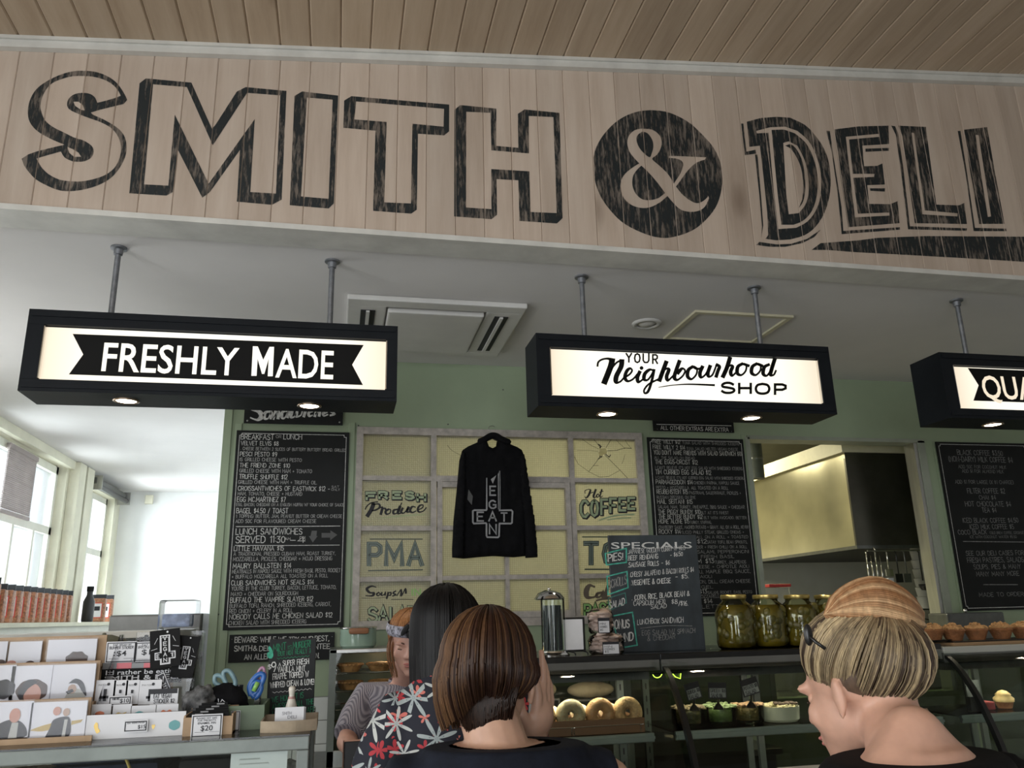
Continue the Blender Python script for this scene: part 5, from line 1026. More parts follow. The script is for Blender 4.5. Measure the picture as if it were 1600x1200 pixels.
# ================================================================== DELI CASES
M['case_dark'] = mat('dark_case_interior', (.035, .04, .035), .5, ns=3, var=.2); M['case_back'] = mat('case_back_panel', (.20, .23, .19), .35, ns=3, var=.3)
M['case_frame'] = mat('case_frame_grey', (.10, .11, .10), .4); M['shelf_metal'] = mat('shelf_edge_aluminium', (.34, .40, .37), .3, metal=.7, ns=10, var=.08)
PROF = [(3.27, 1.335), (3.22, 1.30), (3.165, 1.24), (3.105, 1.15), (3.045, 1.02), (3.01, .90), (2.985, .75), (2.975, .60)]
def delicase(x0, x1, label, top, zt=1.385, ys=3.285, ends=()):
    t = thing('deli_case', label, 'display case', ((x0+x1)/2, 3.4, 0)); yb = 3.86
    n = len(PROF); g = MB(); sm_ = smooth2(PROF, 3)
    g.add([(x, y, z) for x in (x0+.02, x1-.02) for y, z in sm_], [(i, i+1, i+1+len(sm_), i+len(sm_)) for i in range(len(sm_)-1)])
    obj('curved_glass', g, 'case_glass', t, True)
    for x in ends:
        e = MB(); a = [(x, y-.004, z) for y, z in sm_]; b = [(x+.020, y-.004, z) for y, z in sm_]; c = [(x+.020, y+.022, z) for y, z in sm_]; d = [(x, y+.022, z) for y, z in sm_]; m = len(sm_)
        e.add(a+b+c+d, [(i+k*m, i+1+k*m, i+1+((k+1) % 4)*m, i+((k+1) % 4)*m) for i in range(m-1) for k in range(4)]+[(0, m, 2*m, 3*m), (m-1, 2*m-1, 3*m-1, 4*m-1)])
        obj('end_trim', e, 'black_plastic', t, 'auto')
    obj('top_rail', MB().box(x0, x1, ys-.01, ys+.03, zt-.065, zt-.024), mat('case_rail_grey', (.12, .12, .11), .4), t)
    top(t, x0, x1, yb, zt)
    obj('light_valance', MB().box(x0+.03, x1-.03, ys+.032, ys+.08, zt-.10, zt-.07), 'dark_steel', t)
    for xx in (x0+.025, x1-.045): obj('side_glass', MB().box(xx+.006, xx+.012, 3.10, yb-.02, .62, zt-.03), 'side_clear', t)
    bk_ = MB(); w = (x1-x0)/2
    for k in range(2): bk_.box(x0+.03+k*w, x0+.06+k*w, yb-.03, yb-.01, .62, zt-.03).box(x0+k*w+w-.03, x0+k*w+w, yb-.03, yb-.01, .62, zt-.03).box(x0+.03+k*w, x0+k*w+w, yb-.03, yb-.01, zt-.07, zt-.03).box(x0+.03+k*w, x0+k*w+w, yb-.03, yb-.01, .62, .66)
    obj('rear_door_frame', bk_, 'case_frame', t)
    for k in range(2): obj('rear_glass', MB().box(x0+.06+k*w, x0+k*w+w-.03, yb-.022, yb-.018, .66, zt-.07), 'rear_glass', t)
    obj('base', MB().bbox(x0, x1, 2.97, yb, 0, .60, .01), 'case_dark', t); obj('deck', MB().box(x0+.03, x1-.03, 3.02, yb-.03, .601, .64), 'case_back', t)
    # slotted uprights
    for xx in (x0+.040, x1-.070):
        u = obj('slotted_upright', MB().box(xx, xx+.030, 3.62, 3.64, .64, zt-.07), 'alu', t); s_ = MB()
        for k in range(12): s_.box(xx+.012, xx+.018, 3.6185, 3.6198, .70+k*.052, .725+k*.052)
        obj('slots', s_, 'ink', u, kind='stuff')
    for z, yd in ((SHZ, 3.28), (.86, 3.12)):
        s_ = obj('shelf', MB().box(x0+.04, x1-.04, yd+.012, 3.64, z-.008, z-.002), 'glass', t)
        obj('shelf_edge', MB().bbox(x0+.04, x1-.04, yd-.004, yd+.012, z-.034, z, .004).box(x0+.04, x1-.04, yd-.010, yd-.004, z-.022, z-.012), 'shelf_metal', s_)
    l = bpy.data.lights.new('case_tube', 'AREA'); l.shape = 'RECTANGLE'; l.size = x1-x0-.2; l.size_y = .03; l.energy = 5.5; l.color = (1, .93, .75)
    lo = bpy.data.objects.new('case_tube', l); lo.location = ((x0+x1)/2, 3.36, zt-.075); COL.objects.link(lo)
    return t
M['rear_glass'] = glassmat('dark_rear_glass', (.42, .45, .38), .3)
SHZ = 1.088
def blacktop(t, x0, x1, yb, zt):
    obj('top_slab', MB().bbox(x0-.004, x1+.004, 3.275, yb, zt-.028, zt, .004), mat('black_stone_top', (.012, .012, .012), .15, ns=8, var=.2), t)
TZ = 1.385
c1_ = delicase(.56, 1.288, 'left curved glass deli case holding bagels, black slab top', blacktop, ends=(.562,))
c2_ = delicase(1.297, 2.60, 'middle curved glass deli case holding salad bowls, black slab top', blacktop, ends=(1.299,))
TZ3 = onY(1560, 1005, 3.3).z-.006
def boardtop(t, x0, x1, yb, zt):
    obj('top_slab', MB().bbox(x0, x1, 3.27, yb, zt-.028, zt, .004), mat('pale_laminate', (.42, .42, .38), .4, var=.04), t)
c3_ = delicase(2.61, 3.75, 'right curved glass deli case with pale top and muffins on it', boardtop, TZ3, ends=(2.612, 3.728))

# ---- muffins on a board
t = thing('serving_board', 'long timber board under the crumble muffins', 'board', (3.15, 3.40, TZ3)); obj('board', MB().bbox(2.69, 3.7, 3.30, 3.52, TZ3, TZ3+.014, .004), mat('timber_board', (.30, .19, .10), .55, ns=20, stretch=(.1, 1, 1)), t)
t2 = thing('baking_tray', 'dark tray under the muffins', 'tray', (3.1, 3.40, TZ3+.014)); obj('tray', MB().bbox(2.58+.12, 3.68, 3.31, 3.51, TZ3+.014, TZ3+.020, .003), 'black_plastic', t2)
mz = TZ3+.020
M['muffin'] = mat('brown_muffin', (.25, .10, .035), .7, ns=30, var=.35, bump=.6, bs=60); M['crumble'] = mat('golden_crumble', (.52, .29, .12), .8, ns=60, var=.45, bump=.8, bs=120)
def muffin(x, label, sd, y=3.40, z=mz):
    rs = random.Random(sd); t = thing('muffin', label, 'muffin', (x, y, z), 'crumble muffins on the deli case')
    obj('cup', MB().lathe((x, y, z), [(.034, 0), (.046, .03), (.052, .042), (.046, .052)], 20), 'muffin', t, 'auto')
    cr_ = MB()
    for k in range(46):
        a = rs.uniform(0, 2*PI); r = .047*math.sqrt(rs.random()); h = .052+.024*(1-(r/.05)**2)
        cr_.ell((x+r*math.cos(a), y+r*math.sin(a), z+h-.004), (rs.uniform(.005, .010), rs.uniform(.005, .010), rs.uniform(.004, .008)), 7, 5)
    cr_.ell((x, y, z+.050), (.048, .048, .018), 16, 8); obj('crumble_top', cr_, 'crumble', t, True); return t
mx = [onY(px_, 993, 3.4).x for px_ in (1457, 1490, 1526, 1565, 1600)]
for i, (x, lb) in enumerate(zip(mx, ('first muffin from the left, beside the blonde hair', 'second muffin from the left on the right deli case', 'third muffin from the left on the right deli case', 'fourth muffin from the left on the right deli case', 'muffin cut by the right edge of the photo'))):
    if i == 0: continue
    muffin(x, 'crumble topped '+lb, i)
t = thing('cake_plate', 'small dark plate carrying the muffin nearest the blonde hair', 'plate', (mx[0], 3.40, 1.385)); obj('plate', MB().lathe((mx[0], 3.40, 1.3855), [(.05, 0), (.075, .008), (.078, .011), (.05, .007)], 30), 'black_plastic', t, 'auto')
muffin(mx[0], 'crumble topped first muffin from the left, beside the blonde hair', 0, 3.40, 1.3855+.008)

# ---- bagels in the left case
def bagel(x, y, z, m_, label, sd, r=.046):
    rs = random.Random(sd); t = thing('bagel', label, 'bagel', (x, y, z), 'bagels standing in the wooden tray')
    ro = r; ri = .026; mb = MB(); n1, n2 = 32, 14; vs = []; fs = []
    for i in range(n1):
        a = 2*PI*i/n1
        for j in range(n2):
            b = 2*PI*j/n2; wob = 1+.05*noise.noise(V((math.cos(a)*2+sd, math.sin(a)*2, math.cos(b))))
            rr = .037+(.025*wob)*math.cos(b); vs.append((x+rr*math.cos(a), y+.026*wob*math.sin(b), z+.060+rr*math.sin(a)*.98))
    for i in range(n1):
        for j in range(n2): fs.append((i*n2+j, ((i+1) % n1)*n2+j, ((i+1) % n1)*n2+(j+1) % n2, i*n2+(j+1) % n2))
    mb.add(vs, fs); obj('ring', mb, m_, t, True)
    sd_ = MB()
    for k in range(60):
        a = rs.uniform(0, 2*PI); b = rs.uniform(PI*1.1, PI*1.9); rr = .037+.025*math.cos(b)
        sd_.ell((x+rr*math.cos(a), y+.027*math.sin(b), z+.060+rr*math.sin(a)), (.0022, .0014, .0014), 5, 4)
    obj('topping', sd_, 'crumble', t, kind='stuff'); return t
M['bg1'] = mat('pale_seeded_bagel', (.42, .36, .21), .6, ns=25, var=.2, bump=.4); M['bg2'] = mat('brown_glazed_bagel', (.46, .26, .11), .45, ns=25, var=.3, bump=.3); M['bg3'] = mat('cheese_bagel', (.50, .33, .15), .6, ns=30, var=.5, bump=.6)
ty = 3.36; tz0 = onY(950, 1118, 3.3).z
t = thing('wooden_tray', 'long brown wooden tray holding the row of bagels', 'tray', (.95, 3.36, SHZ))
trx0 = onY(790, 1130, 3.3).x; trx1 = onY(1008, 1125, 3.3).x; trz = SHZ+.055
M['tray_wood'] = mat('brown_tray_wood', (.20, .10, .045), .5, ns=14, stretch=(.1, 1, 1), var=.2)
obj('front_board', MB().bbox(trx0, trx1, 3.305, 3.317, SHZ, trz, .003), 'tray_wood', t); obj('back_board', MB().bbox(trx0, trx1, 3.50, 3.512, SHZ, trz, .003), 'tray_wood', t)
obj('base', MB().box(trx0+.005, trx1-.005, 3.317, 3.50, SHZ+.001, SHZ+.008), 'tray_wood', t)
for x in (trx0, trx1-.012): obj('end_board', MB().box(x, x+.012, 3.318, 3.499, SHZ, trz-.002), 'tray_wood', t)
tkz = MB()
for xa, xb in ((.62, .915), (.925, 1.20)): tkz.tube(smooth2([(xa, 3.300, SHZ+.004), (xa, 3.300, SHZ+.028), (xa+.006, 3.300, SHZ+.032), (xb-.006, 3.300, SHZ+.032), (xb, 3.300, SHZ+.028), (xb, 3.300, SHZ+.004)], 2), .0015, 5)
t2 = thing('wire_ticket_rail', 'thin wire ticket rail along the front of the bagel tray', 'rail', (.9, 3.30, SHZ)); obj('wire', tkz, 'chrome', t2)
bx = [onY(px_, 1110, 3.36).x for px_ in (845, 892, 938, 981)]
for x, m_, lb, s_ in zip(bx, ('bg3', 'bg1', 'bg2', 'bg3'), ('crumbly bagel partly behind the raised hand', 'pale seeded bagel, first full one right of the raised hand', 'brown glazed bagel in the middle of the tray', 'cheese topped bagel at the right end of the tray'), range(4)):
    bagel(x, 3.365, SHZ+.010, m_, lb, s_)
for x, lb in ((bx[0]+.060, 'pale bread roll behind the first and second bagels'), (bx[1]+.060, 'pale orange bread roll behind the middle bagels'), (bx[2]+.060, 'pale bread roll behind the cheese bagel')):
    t = thing('bread_roll', lb, 'bread', (x, 3.455, SHZ+.008)); obj('roll', MB().tube([(x-.02, 3.42, SHZ+.065), (x, 3.43, SHZ+.067), (x+.0, 3.48, SHZ+.067)], [.030, .037, .033], 20), mat('pale_dough', (.72, .52, .32), .6, ns=12, var=.12), t, True)
# loaves at the rear of the left case
for k, (px_, w_) in enumerate(((850, .06), (925, .11))):
    p = onY(px_, 1078, 3.7); t = thing('loaf', ('small' if k == 0 else 'long')+' pale loaf on the wire rack at the rear of the left case', 'bread', (p.x, 3.7, p.z-.04))
    obj('loaf', MB().ell((p.x, 3.72, p.z), (w_, .05, .035), 24, 12), mat('floury_loaf_%d' % k, (.34, .27, .17), .8, ns=10, var=.3), t, True)
    obj('rack', MB().box(p.x-w_, p.x+w_, 3.66, 3.78, p.z-.042, p.z-.034).box(p.x-w_, p.x-w_+.006, 3.66, 3.78, SHZ-.004, p.z-.042).box(p.x+w_-.006, p.x+w_, 3.66, 3.78, SHZ-.004, p.z-.042), 'dark_steel', thing('wire_rack', 'dark rack under the '+('small' if k == 0 else 'long')+' loaf', 'rack', (p.x, 3.72, SHZ)))

# ---- salad bowls in the middle case
M['bowl'] = mat('cream_salad_bowl', (.46, .48, .36), .25, var=.04, coat=.3); M['bowl_g'] = glassmat('glass_bowl', (.75, .80, .68), .3)
def bowl(px_, r, h, m_, fill, label, flabel, clear=False, y=3.42, hp=None):
    x = onY(px_, 1120, y).x
    t = thing('salad_bowl', label, 'bowl', (x, y, SHZ)); sq = [(r*.86, 0), (r*.96, h*.15), (r, h*.9), (r*1.01, h), (r*.97, h), (r*.93, h*.2), (r*.8, h*.08)]
    obj('bowl', MB().lathe((x, y, SHZ), sq, 36), m_, t, 'auto')
    sa = thing('salad', flabel, 'food', (x, y, SHZ+h*.1)); rs = random.Random(int(px_)); f = MB()
    f.lathe((x, y, SHZ), [(r*.78, h*.10), (r*.90, h*.3), (r*.93, h*.85), (r*.5, h*.95), (0, h)], 30)
    for k in range(90):
        a = rs.uniform(0, 2*PI); q_ = r*.88*math.sqrt(rs.random()); f.ell((x+q_*math.cos(a), y+q_*math.sin(a), SHZ+h*.90+rs.uniform(0, .012)), (rs.uniform(.006, .016), rs.uniform(.006, .014), rs.uniform(.004, .008)), 7, 5)
    obj('pieces', f, fill, sa, True, kind='stuff')
M['coleslaw'] = mat('brown_grain_salad', (.20, .15, .08), .7, ns=60, var=.6, bump=.6); M['greens'] = mat('green_leaf_salad', (.22, .28, .12), .6, ns=40, var=.5, bump=.5); M['pasta'] = mat('orange_brown_pasta_salad', (.30, .18, .09), .7, ns=45, var=.5, bump=.6); M['quiche_fill'] = mat('creamy_bake', (.50, .44, .24), .5, ns=15, var=.2, bump=.3)
bowl(1076, .075, .07, 'bowl_g', 'coleslaw', 'left glass salad bowl behind the black glass trim', 'dark grain salad in the left glass bowl')
bowl(1126, .072, .07, 'bowl_g', 'greens', 'glass salad bowl under the middle price card', 'green salad in the middle glass bowl')
bowl(1168, .072, .07, 'bowl_g', 'pasta', 'glass salad bowl under the right price card', 'orange brown salad in the right glass bowl')
bowl(1218, .085, .060, 'bowl', 'quiche_fill', 'wide cream bowl at the right end beside the blonde face', 'creamy bake with dark topping in the cream bowl')
x = onY(1222, 1098, 3.42).x; t = thing('crouton', 'dark mushroom pieces on top of the creamy bake', 'food', (x, 3.42, SHZ+.06)); f = MB(); rs = random.Random(4)
for k in range(16): f.ell((x+rs.uniform(-.05, .05), 3.40+rs.uniform(-.03, .03), SHZ+.071), (.012, .010, .006), 8, 5)
obj('pieces', f, mat('dark_mushroom', (.08, .05, .03), .6), t, True, kind='stuff')
def ticket(c, w, h, rot, label, l1, l2):
    p = onY(c[0], c[1], 3.30); base = SHZ+.075
    t = thing('price_ticket', label, 'price tag', (p.x, 3.33, base), 'price tickets standing by the salad bowls')
    R = Matrix.Translation((p.x, 3.30, p.z)) @ Matrix.Rotation(rot, 4, 'Y')
    obj('card', MB().box(-w/2, w/2, 0, .003, -h/2, h/2, R), 'ink', t)
    fc = MB(); fc.box(-w/2+.005, w/2-.005, -.0012, 0, -h/2+.005, h*.14, R); obj('card_face', fc, mat('grey_ticket_face', (.30, .31, .29), .6), t)
    tx = MB(); to = lambda a, b: R @ V((a, -.002, b)); hand(tx, l1, to, -w*.40, -h*.10, h*.20, w*.8, .16); hand(tx, l2, to, -w*.36, -h*.40, h*.20, w*.6, .16); obj('lettering', tx, 'ink', t)
    obj('stem', MB().tube([(p.x+.005, 3.305, p.z-h/2+.01), (p.x+.01, 3.32, base+.022)], .004, 6), 'black_plastic', t)
    obj('foot', MB().lathe((p.x+.01, 3.325, base-.006), [(.022, 0), (.018, .008), (.005, .024), (.006, .032)], 14), 'black_plastic', t, 'auto')
ticket((1083, 1080), .066, .066, -.22, 'left price ticket leaning left above the dark grain salad', 'QUINOA $8', 'SALAD'); ticket((1121, 1079), .080, .062, .04, 'upright price ticket, middle of the three', 'GREEN $8', 'SALAD $16'); ticket((1172, 1073), .078, .066, -.24, 'right price ticket above the orange brown salad', 'POTATO $8', 'SALAD')
# reflection of a neon in the middle case glass, imitated with small glowing loops
M['neon_glint'] = mat('green_neon_glint', (.6, 1, .1), .4, emit=(.62, 1, .08), es=2.2)
t = thing('neon_reflection', 'yellow green neon reflection in the case glass, built as a small glowing loop and triangle', 'neon reflection', (1.35, 3.305, 1.27))
pr_ = lambda x, y: tuple(onY(850+x/3.72, 1010+y/3.72, 3.31)); obj('tube', MB().tube(smooth2([pr_(*p) for p in ((630, 158), (640, 175), (657, 182), (675, 176), (686, 160))], 4), .0016, 6), 'neon_glint', t); obj('tube', MB().tube([pr_(*p) for p in ((748, 160), (765, 178), (793, 188), (795, 156))], .0016, 6), 'neon_glint', t)  # glowing shapes of the reflection, no real tubes inside the case
obj('reflection_backing', MB().box(pr_(620, 150)[0], pr_(800, 150)[0], 3.305, 3.318, pr_(700, 160)[2], pr_(700, 150)[2]), 'black_plastic', t)
# lower shelf things
for k, (px_, py_, w_, h_, y_, c_, nm, lb) in enumerate(((1140, 1183, .26, .035, 3.2, (.16, .07, .035), 'baking_tray', 'brown tray on the lower shelf of the middle case'), (1255, 1160, .05, .02, 3.1, (.30, .12, .07), 'baking_tray', 'terracotta coloured tray low beside the blonde chin'), (1530, 1178, .12, .02, 3.25, (.55, .42, .10), 'cheese_board', 'yellow slab low inside the right case'))):
    p = onY(px_, py_, y_); t = thing(nm, lb, 'tray', (p.x, y_, .86)); obj('tray', MB().bbox(p.x-w_, p.x+w_, y_, y_+.2, .861, .861+h_, .004), mat('low_tray_%d' % k, c_, .5, ns=14), t)
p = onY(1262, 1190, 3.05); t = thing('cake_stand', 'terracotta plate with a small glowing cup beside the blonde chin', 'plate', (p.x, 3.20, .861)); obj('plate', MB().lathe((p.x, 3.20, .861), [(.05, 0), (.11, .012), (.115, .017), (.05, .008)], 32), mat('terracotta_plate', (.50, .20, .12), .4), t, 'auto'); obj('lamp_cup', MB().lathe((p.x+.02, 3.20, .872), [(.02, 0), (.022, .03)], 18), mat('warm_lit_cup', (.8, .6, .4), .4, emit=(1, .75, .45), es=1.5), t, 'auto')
t = thing('pastry_box', 'dark brown cake behind glass low in the right case', 'cake', (3.22, 3.4, .86)); obj('cake', MB().bbox(3.16, 3.32, 3.30, 3.46, .861, .95, .008), mat('dark_cake', (.10, .05, .025), .5, ns=20, var=.4), t)
p = onY(1572, 1085, 3.4); t = thing('cupcake', 'pale frosted cake on the upper shelf of the right case', 'cake', (p.x, 3.42, SHZ)); obj('cake', MB().lathe((p.x, 3.42, SHZ), [(.03, 0), (.04, .03)], 20), 'muffin', t, 'auto'); obj('frosting', MB().lathe((p.x, 3.42, SHZ+.028), [(.042, 0), (.044, .014), (.03, .026), (.034, .03), (.018, .045), (0, .05)], 22, False), mat('caramel_frosting', (.62, .46, .20), .5, ns=30, var=.3), t, True)
p = onY(1540, 1095, 3.4); t = thing('red_slice', 'deep red slice on the upper shelf of the right case', 'cake', (p.x, 3.42, SHZ)); obj('slice', MB().bbox(p.x-.035, p.x+.03, 3.38, 3.46, SHZ, SHZ+.035, .005), mat('red_velvet', (.22, .03, .03), .7, ns=30), t)
p = onY(1520, 1072, 3.38); t = thing('price_ticket', 'grey price ticket on the upper shelf of the right case', 'price tag', (p.x, 3.38, SHZ)); obj('card', MB().box(p.x-.035, p.x+.035, 3.38, 3.383, SHZ+.06, SHZ+.13), mat('ticket_grey', (.22, .23, .22), .6, ns=40, var=.4), t); obj('foot', MB().box(p.x-.03, p.x+.03, 3.375, 3.40, SHZ, SHZ+.06), 'black_plastic', t)
p = onY(1196, 1188, 3.0)
t = thing('counter_scale', 'white scale with a dark display in front of the middle case', 'scale', (1.62, 2.86, 0))
obj('pillar', MB().bbox(p.x+.02, p.x+.16, 2.80, 2.90, 0, p.z-.09, .01), 'dark_steel', t)
obj('body', MB().bbox(p.x-.03, p.x+.21, 2.76, 2.94, p.z-.09, p.z-.01, .03), mat('white_scale_body', (.62, .62, .60), .4), t, 'auto'); obj('display', MB().bbox(p.x+.03, p.x+.16, 2.752, 2.77, p.z-.07, p.z-.026, .004), 'black_plastic', t)

# ================================================================== THINGS ON THE BLACK TOP
def at_top(px_, y): return onY(px_, 1022, y).x
# specials board leaning back
sy_ = 3.44; A = onY(946, 840, sy_); B = onY(1088, 835, sy_); C_ = onY(1103, 1022, sy_); D_ = onY(965, 1024, sy_)
t = thing('specials_board', 'smudged chalkboard headed SPECIALS standing on the deli case', 'chalkboard', ((A.x+B.x)/2, sy_, TZ))
z1 = (A.z+B.z)/2+.004; bx0, bx1 = D_.x-.005+(0), C_.x-.002
bx0 = (A.x+D_.x)/2; bx1 = (B.x+C_.x)/2
obj('board', MB().bbox(bx0, bx1, sy_, sy_+.012, TZ, z1, .002), 'slate', t)
for x in (bx0+.06, bx1-.08): obj('strut', MB().add([(x, sy_+.012, TZ+.25), (x+.02, sy_+.012, TZ+.25), (x+.02, sy_+.016, TZ+.27), (x, sy_+.016, TZ+.27), (x, sy_+.12, TZ), (x+.02, sy_+.12, TZ), (x+.02, sy_+.13, TZ), (x, sy_+.13, TZ)], [(0, 1, 2, 3), (4, 5, 6, 7), (0, 1, 5, 4), (3, 2, 6, 7), (0, 3, 7, 4), (1, 2, 6, 5)]), 'kraft', t)
SP = pxl(920, 820, 5.454, sy_-.0012)
fm = MB(); a = onY(955, 856, sy_-.001); b_ = onY(1081, 851, sy_-.001); fontpoly(fm, 'SPECIALS', Yplane(sy_-.001), a.x, a.z-.004, .029, b_.x-a.x, .008); obj('lettering', fm, 'chalk', t)
cm = MB(); Q = lambda x, y: SP(x, y)
def sl_text(mb, x0, y0, x1, y1, h, txt, lw=.13):
    """hand line that runs between two crop points (baseline)"""
    n = twidth(txt.upper()); ux, uy = (x1-x0), (y1-y0); L = math.hypot(ux, uy)
    def to(a, b): return SP(x0+ux*a/L+uy*b/L*0, y0+uy*a/L-b)
    hand(mb, txt, to, 0, 0, h, L, lw, .05)
sl_text(cm, 165, 315, 290, 295, 58, 'PIES!', .14); sl_text(cm, 175, 715, 305, 680, 58, 'SALAD', .12)
sl_text(cm, 190, 890, 345, 875, 70, 'BONUS', .14); sl_text(cm, 190, 1010, 378, 985, 70, 'ROUND', .14)
sl_text(cm, 330, 250, 820, 212, 36, '.JAPANESE GOLDEN CURRY W VEG', .10); sl_text(cm, 330, 303, 590, 285, 38, '.BEEF RENDANG'); sl_text(cm, 695, 275, 800, 262, 34, '- $6.50'); sl_text(cm, 335, 362, 595, 345, 38, '.SAUSAGE ROLLS'); sl_text(cm, 620, 342, 690, 340, 36, '- $6')
sl_text(cm, 350, 445, 895, 400, 40, '.CHEESY JALAPENO & BACON ROLLS $4', .10); sl_text(cm, 740, 462, 850, 455, 38, '- $5.'); sl_text(cm, 362, 515, 697, 495, 42, '.VEGEMITE & CHEESE')
sl_text(cm, 368, 642, 858, 605, 42, '. CORN, RICE, BLACK BEAN &'); sl_text(cm, 382, 690, 650, 675, 40, 'CAPSICUM MEXI', .10); sl_text(cm, 530, 718, 662, 708, 36, 'SALAD', .10); sl_text(cm, 705, 675, 755, 672, 36, '$8'); sl_text(cm, 765, 690, 845, 688, 38, '/$16.')
sl_text(cm, 415, 850, 805, 830, 44, 'LUNCHBOX SANDWICH', .10)
obj('lettering', cm, 'chalk', t)
cm = MB(); sl_text(cm, 170, 550, 322, 500, 72, 'SCROLLS', .09); sl_text(cm, 428, 945, 905, 920, 42, '. EGG SALAD W/ SPINACH', .09); sl_text(cm, 500, 992, 735, 970, 42, '& CHEDDAR', .08); ribbon(cm, smooth2([(440, 882), (660, 860), (880, 862)]), 4, SP); obj('lettering', cm, 'chalk_dim', t)
fr = MB()
for pts in ([(140, 245), (320, 200), (320, 320), (150, 342)], [(155, 440), (325, 398), (335, 535), (165, 595)], [(190, 780), (372, 745), (412, 1025), (270, 1050)]): ribbon(fr, pts, 11, SP, closed=True)
obj('chalk_frame', fr, mat('teal_chalk', (.08, .42, .32), .9, ns=60, var=.4), t)
fr = MB(); ribbon(fr, [(165, 625), (310, 580), (320, 665), (175, 730)], 7, SP, closed=True); obj('chalk_frame', fr, mat('faint_teal_chalk', (.06, .20, .17), .9, ns=60, var=.4), t)
# straw dispenser
x = at_top(866, 3.37); zt_ = onY(866, 934, 3.37).z; r = (onY(885, 980, 3.37).x-onY(849, 980, 3.37).x)/2; H = zt_-TZ
t = thing('straw_dispenser', 'glass straw dispenser with domed chrome lid and black straws', 'dispenser', (x, 3.37, TZ))
obj('base', MB().lathe((x, 3.37, TZ), [(r*1.3, 0), (r*1.32, .006), (r*1.05, .014), (r, .02)], 30), 'chrome', t, 'auto'); obj('glass_jar', MB().lathe((x, 3.37, TZ+.014), [(r, 0), (r, H-.02), (r*.94, H-.02), (r*.94, .004)], 30, False), 'glass', t, 'auto')
obj('lid', MB().lathe((x-.012, 3.37, TZ+H-.008), [(r*1.15, 0), (r*1.32, .004), (r*1.2, .012), (r*.95, .028), (r*.4, .038), (0, .041)], 30), 'chrome', t, 'auto'); obj('knob', MB().ell((x-.012, 3.37, TZ+H+.037), (.008, .008, .005), 12, 8), 'chrome', t, True)
M['straw'] = mat('black_straws', (.012, .016, .022), .3)
rs = random.Random(3); first = None; sg = thing('drinking_straw', 'bundle of black straws packed in the glass dispenser', 'straw', (x, 3.37, TZ+.02))
sm = MB()
for k in range(26):
    a = rs.uniform(0, 2*PI); q_ = r*.78*math.sqrt(rs.random()); sm.tube([(x+q_*math.cos(a), 3.37+q_*math.sin(a), TZ+.022), (x+q_*math.cos(a+.2), 3.37+q_*math.sin(a+.2), TZ+H-.03)], .0042, 6)
obj('straws', sm, 'straw', sg, kind='stuff')
# framed blank card on an easel
x0 = onY(883, 1000, 3.36).x; x1 = onY(913, 1000, 3.36).x; z1 = onY(900, 966, 3.36).z
t = thing('framed_card', 'blank white card in a black stand beside the straw dispenser', 'sign', ((x0+x1)/2, 3.37, TZ))
obj('frame', MB().bbox(x0+.004, x1+.006, 3.362, 3.374, TZ+.014, z1+.004, .003), 'black_plastic', t); obj('card', MB().box(x0-.002, x1-.006, 3.355, 3.361, TZ+.022, z1-.004), mat('bright_white_card', (.82, .82, .84), .5), t)
obj('easel_foot', MB().tube(smooth2([(x0+.015, 3.35, TZ+.016), (x0+.03, 3.335, TZ+.012), (x0+.035, 3.335, TZ+.002)], 3), .003, 6).tube(smooth2([(x1-.01, 3.35, TZ+.016), (x1+.002, 3.335, TZ+.012), (x1+.005, 3.335, TZ+.002)], 3), .003, 6).tube([(x0+.01, 3.38, TZ+.016), (x1, 3.38, TZ+.016)], .004, 6), 'black_plastic', t)
# two clear tubs of pink cookies, one on the other
M['cookie'] = mat('pale_pink_cookies', (.66, .52, .45), .6, ns=30, var=.18)
def tub(px_, r, z, h, label, slabel):
    x = onY(px_, 1000, 3.37).x; t = thing('cookie_tub', label, 'tub', (x, 3.37, z))
    obj('tub', MB().lathe((x, 3.37, z), [(r*.85, 0), (r*.98, h*.1), (r, h*.62), (r*1.04, h*.66), (r*1.0, h*.72), (r*.9, h*.9), (r*.6, h)], 32), 'tub_plastic', t, 'auto')
    ck = thing('cookies', slabel, 'cookies', (x, 3.37, z+.004)); f = MB(); rs = random.Random(int(px_*7)); 
    for k in range(60):
        a = rs.uniform(0, 2*PI); q_ = r*.70*math.sqrt(rs.random()); zz = z+.014+(h*.78)*rs.random(); f.ell((x+q_*math.cos(a), 3.37+q_*math.sin(a), zz), (.022, .020, .009), 10, 6, Matrix.Rotation(rs.uniform(-.6, .6), 4, 'X'))
    obj('pieces', f, 'cookie', ck, True, kind='stuff')
    w = r*.56; zz0, zz1 = z+h*.02, z+h*.62; yl = 3.37-r*1.045
    q = obj('label', MB().box(x-w*1.0, x+w*.7, yl, yl+.001, zz0, zz1), 'ink', t); obj('label_face', MB().box(x-w+.003, x+w*.7-.003, yl-.001, yl, zz0+.003, zz0+(zz1-zz0)*.80), 'card_white', q)
    tx = MB(); 
    for i, w2 in enumerate((.8, 1.0, .4)): hand(tx, ('MINI', 'COOKIES', '$5')[i], Yplane(yl-.0015), x-w+.008, zz0+(zz1-zz0)*(.56-.20*i), .007, w*w2, .16)
    obj('lettering', tx, 'ink', q)
r1_ = (onY(974, 1010, 3.37).x-onY(920, 1010, 3.37).x)/2; r2_ = (onY(960, 965, 3.37).x-onY(922, 965, 3.37).x)/2
hz_ = onY(945, 990, 3.37).z; hz2 = onY(940, 951, 3.37).z
tub(947, r1_, TZ, hz_-TZ, 'wide clear tub of pink cookies, lower of the two stacked', 'pink cookies in the lower tub'); tub(940, r2_, hz_+.001, hz2-hz_, 'small clear tub of pink cookies, upper of the two stacked', 'pink cookies in the upper tub')
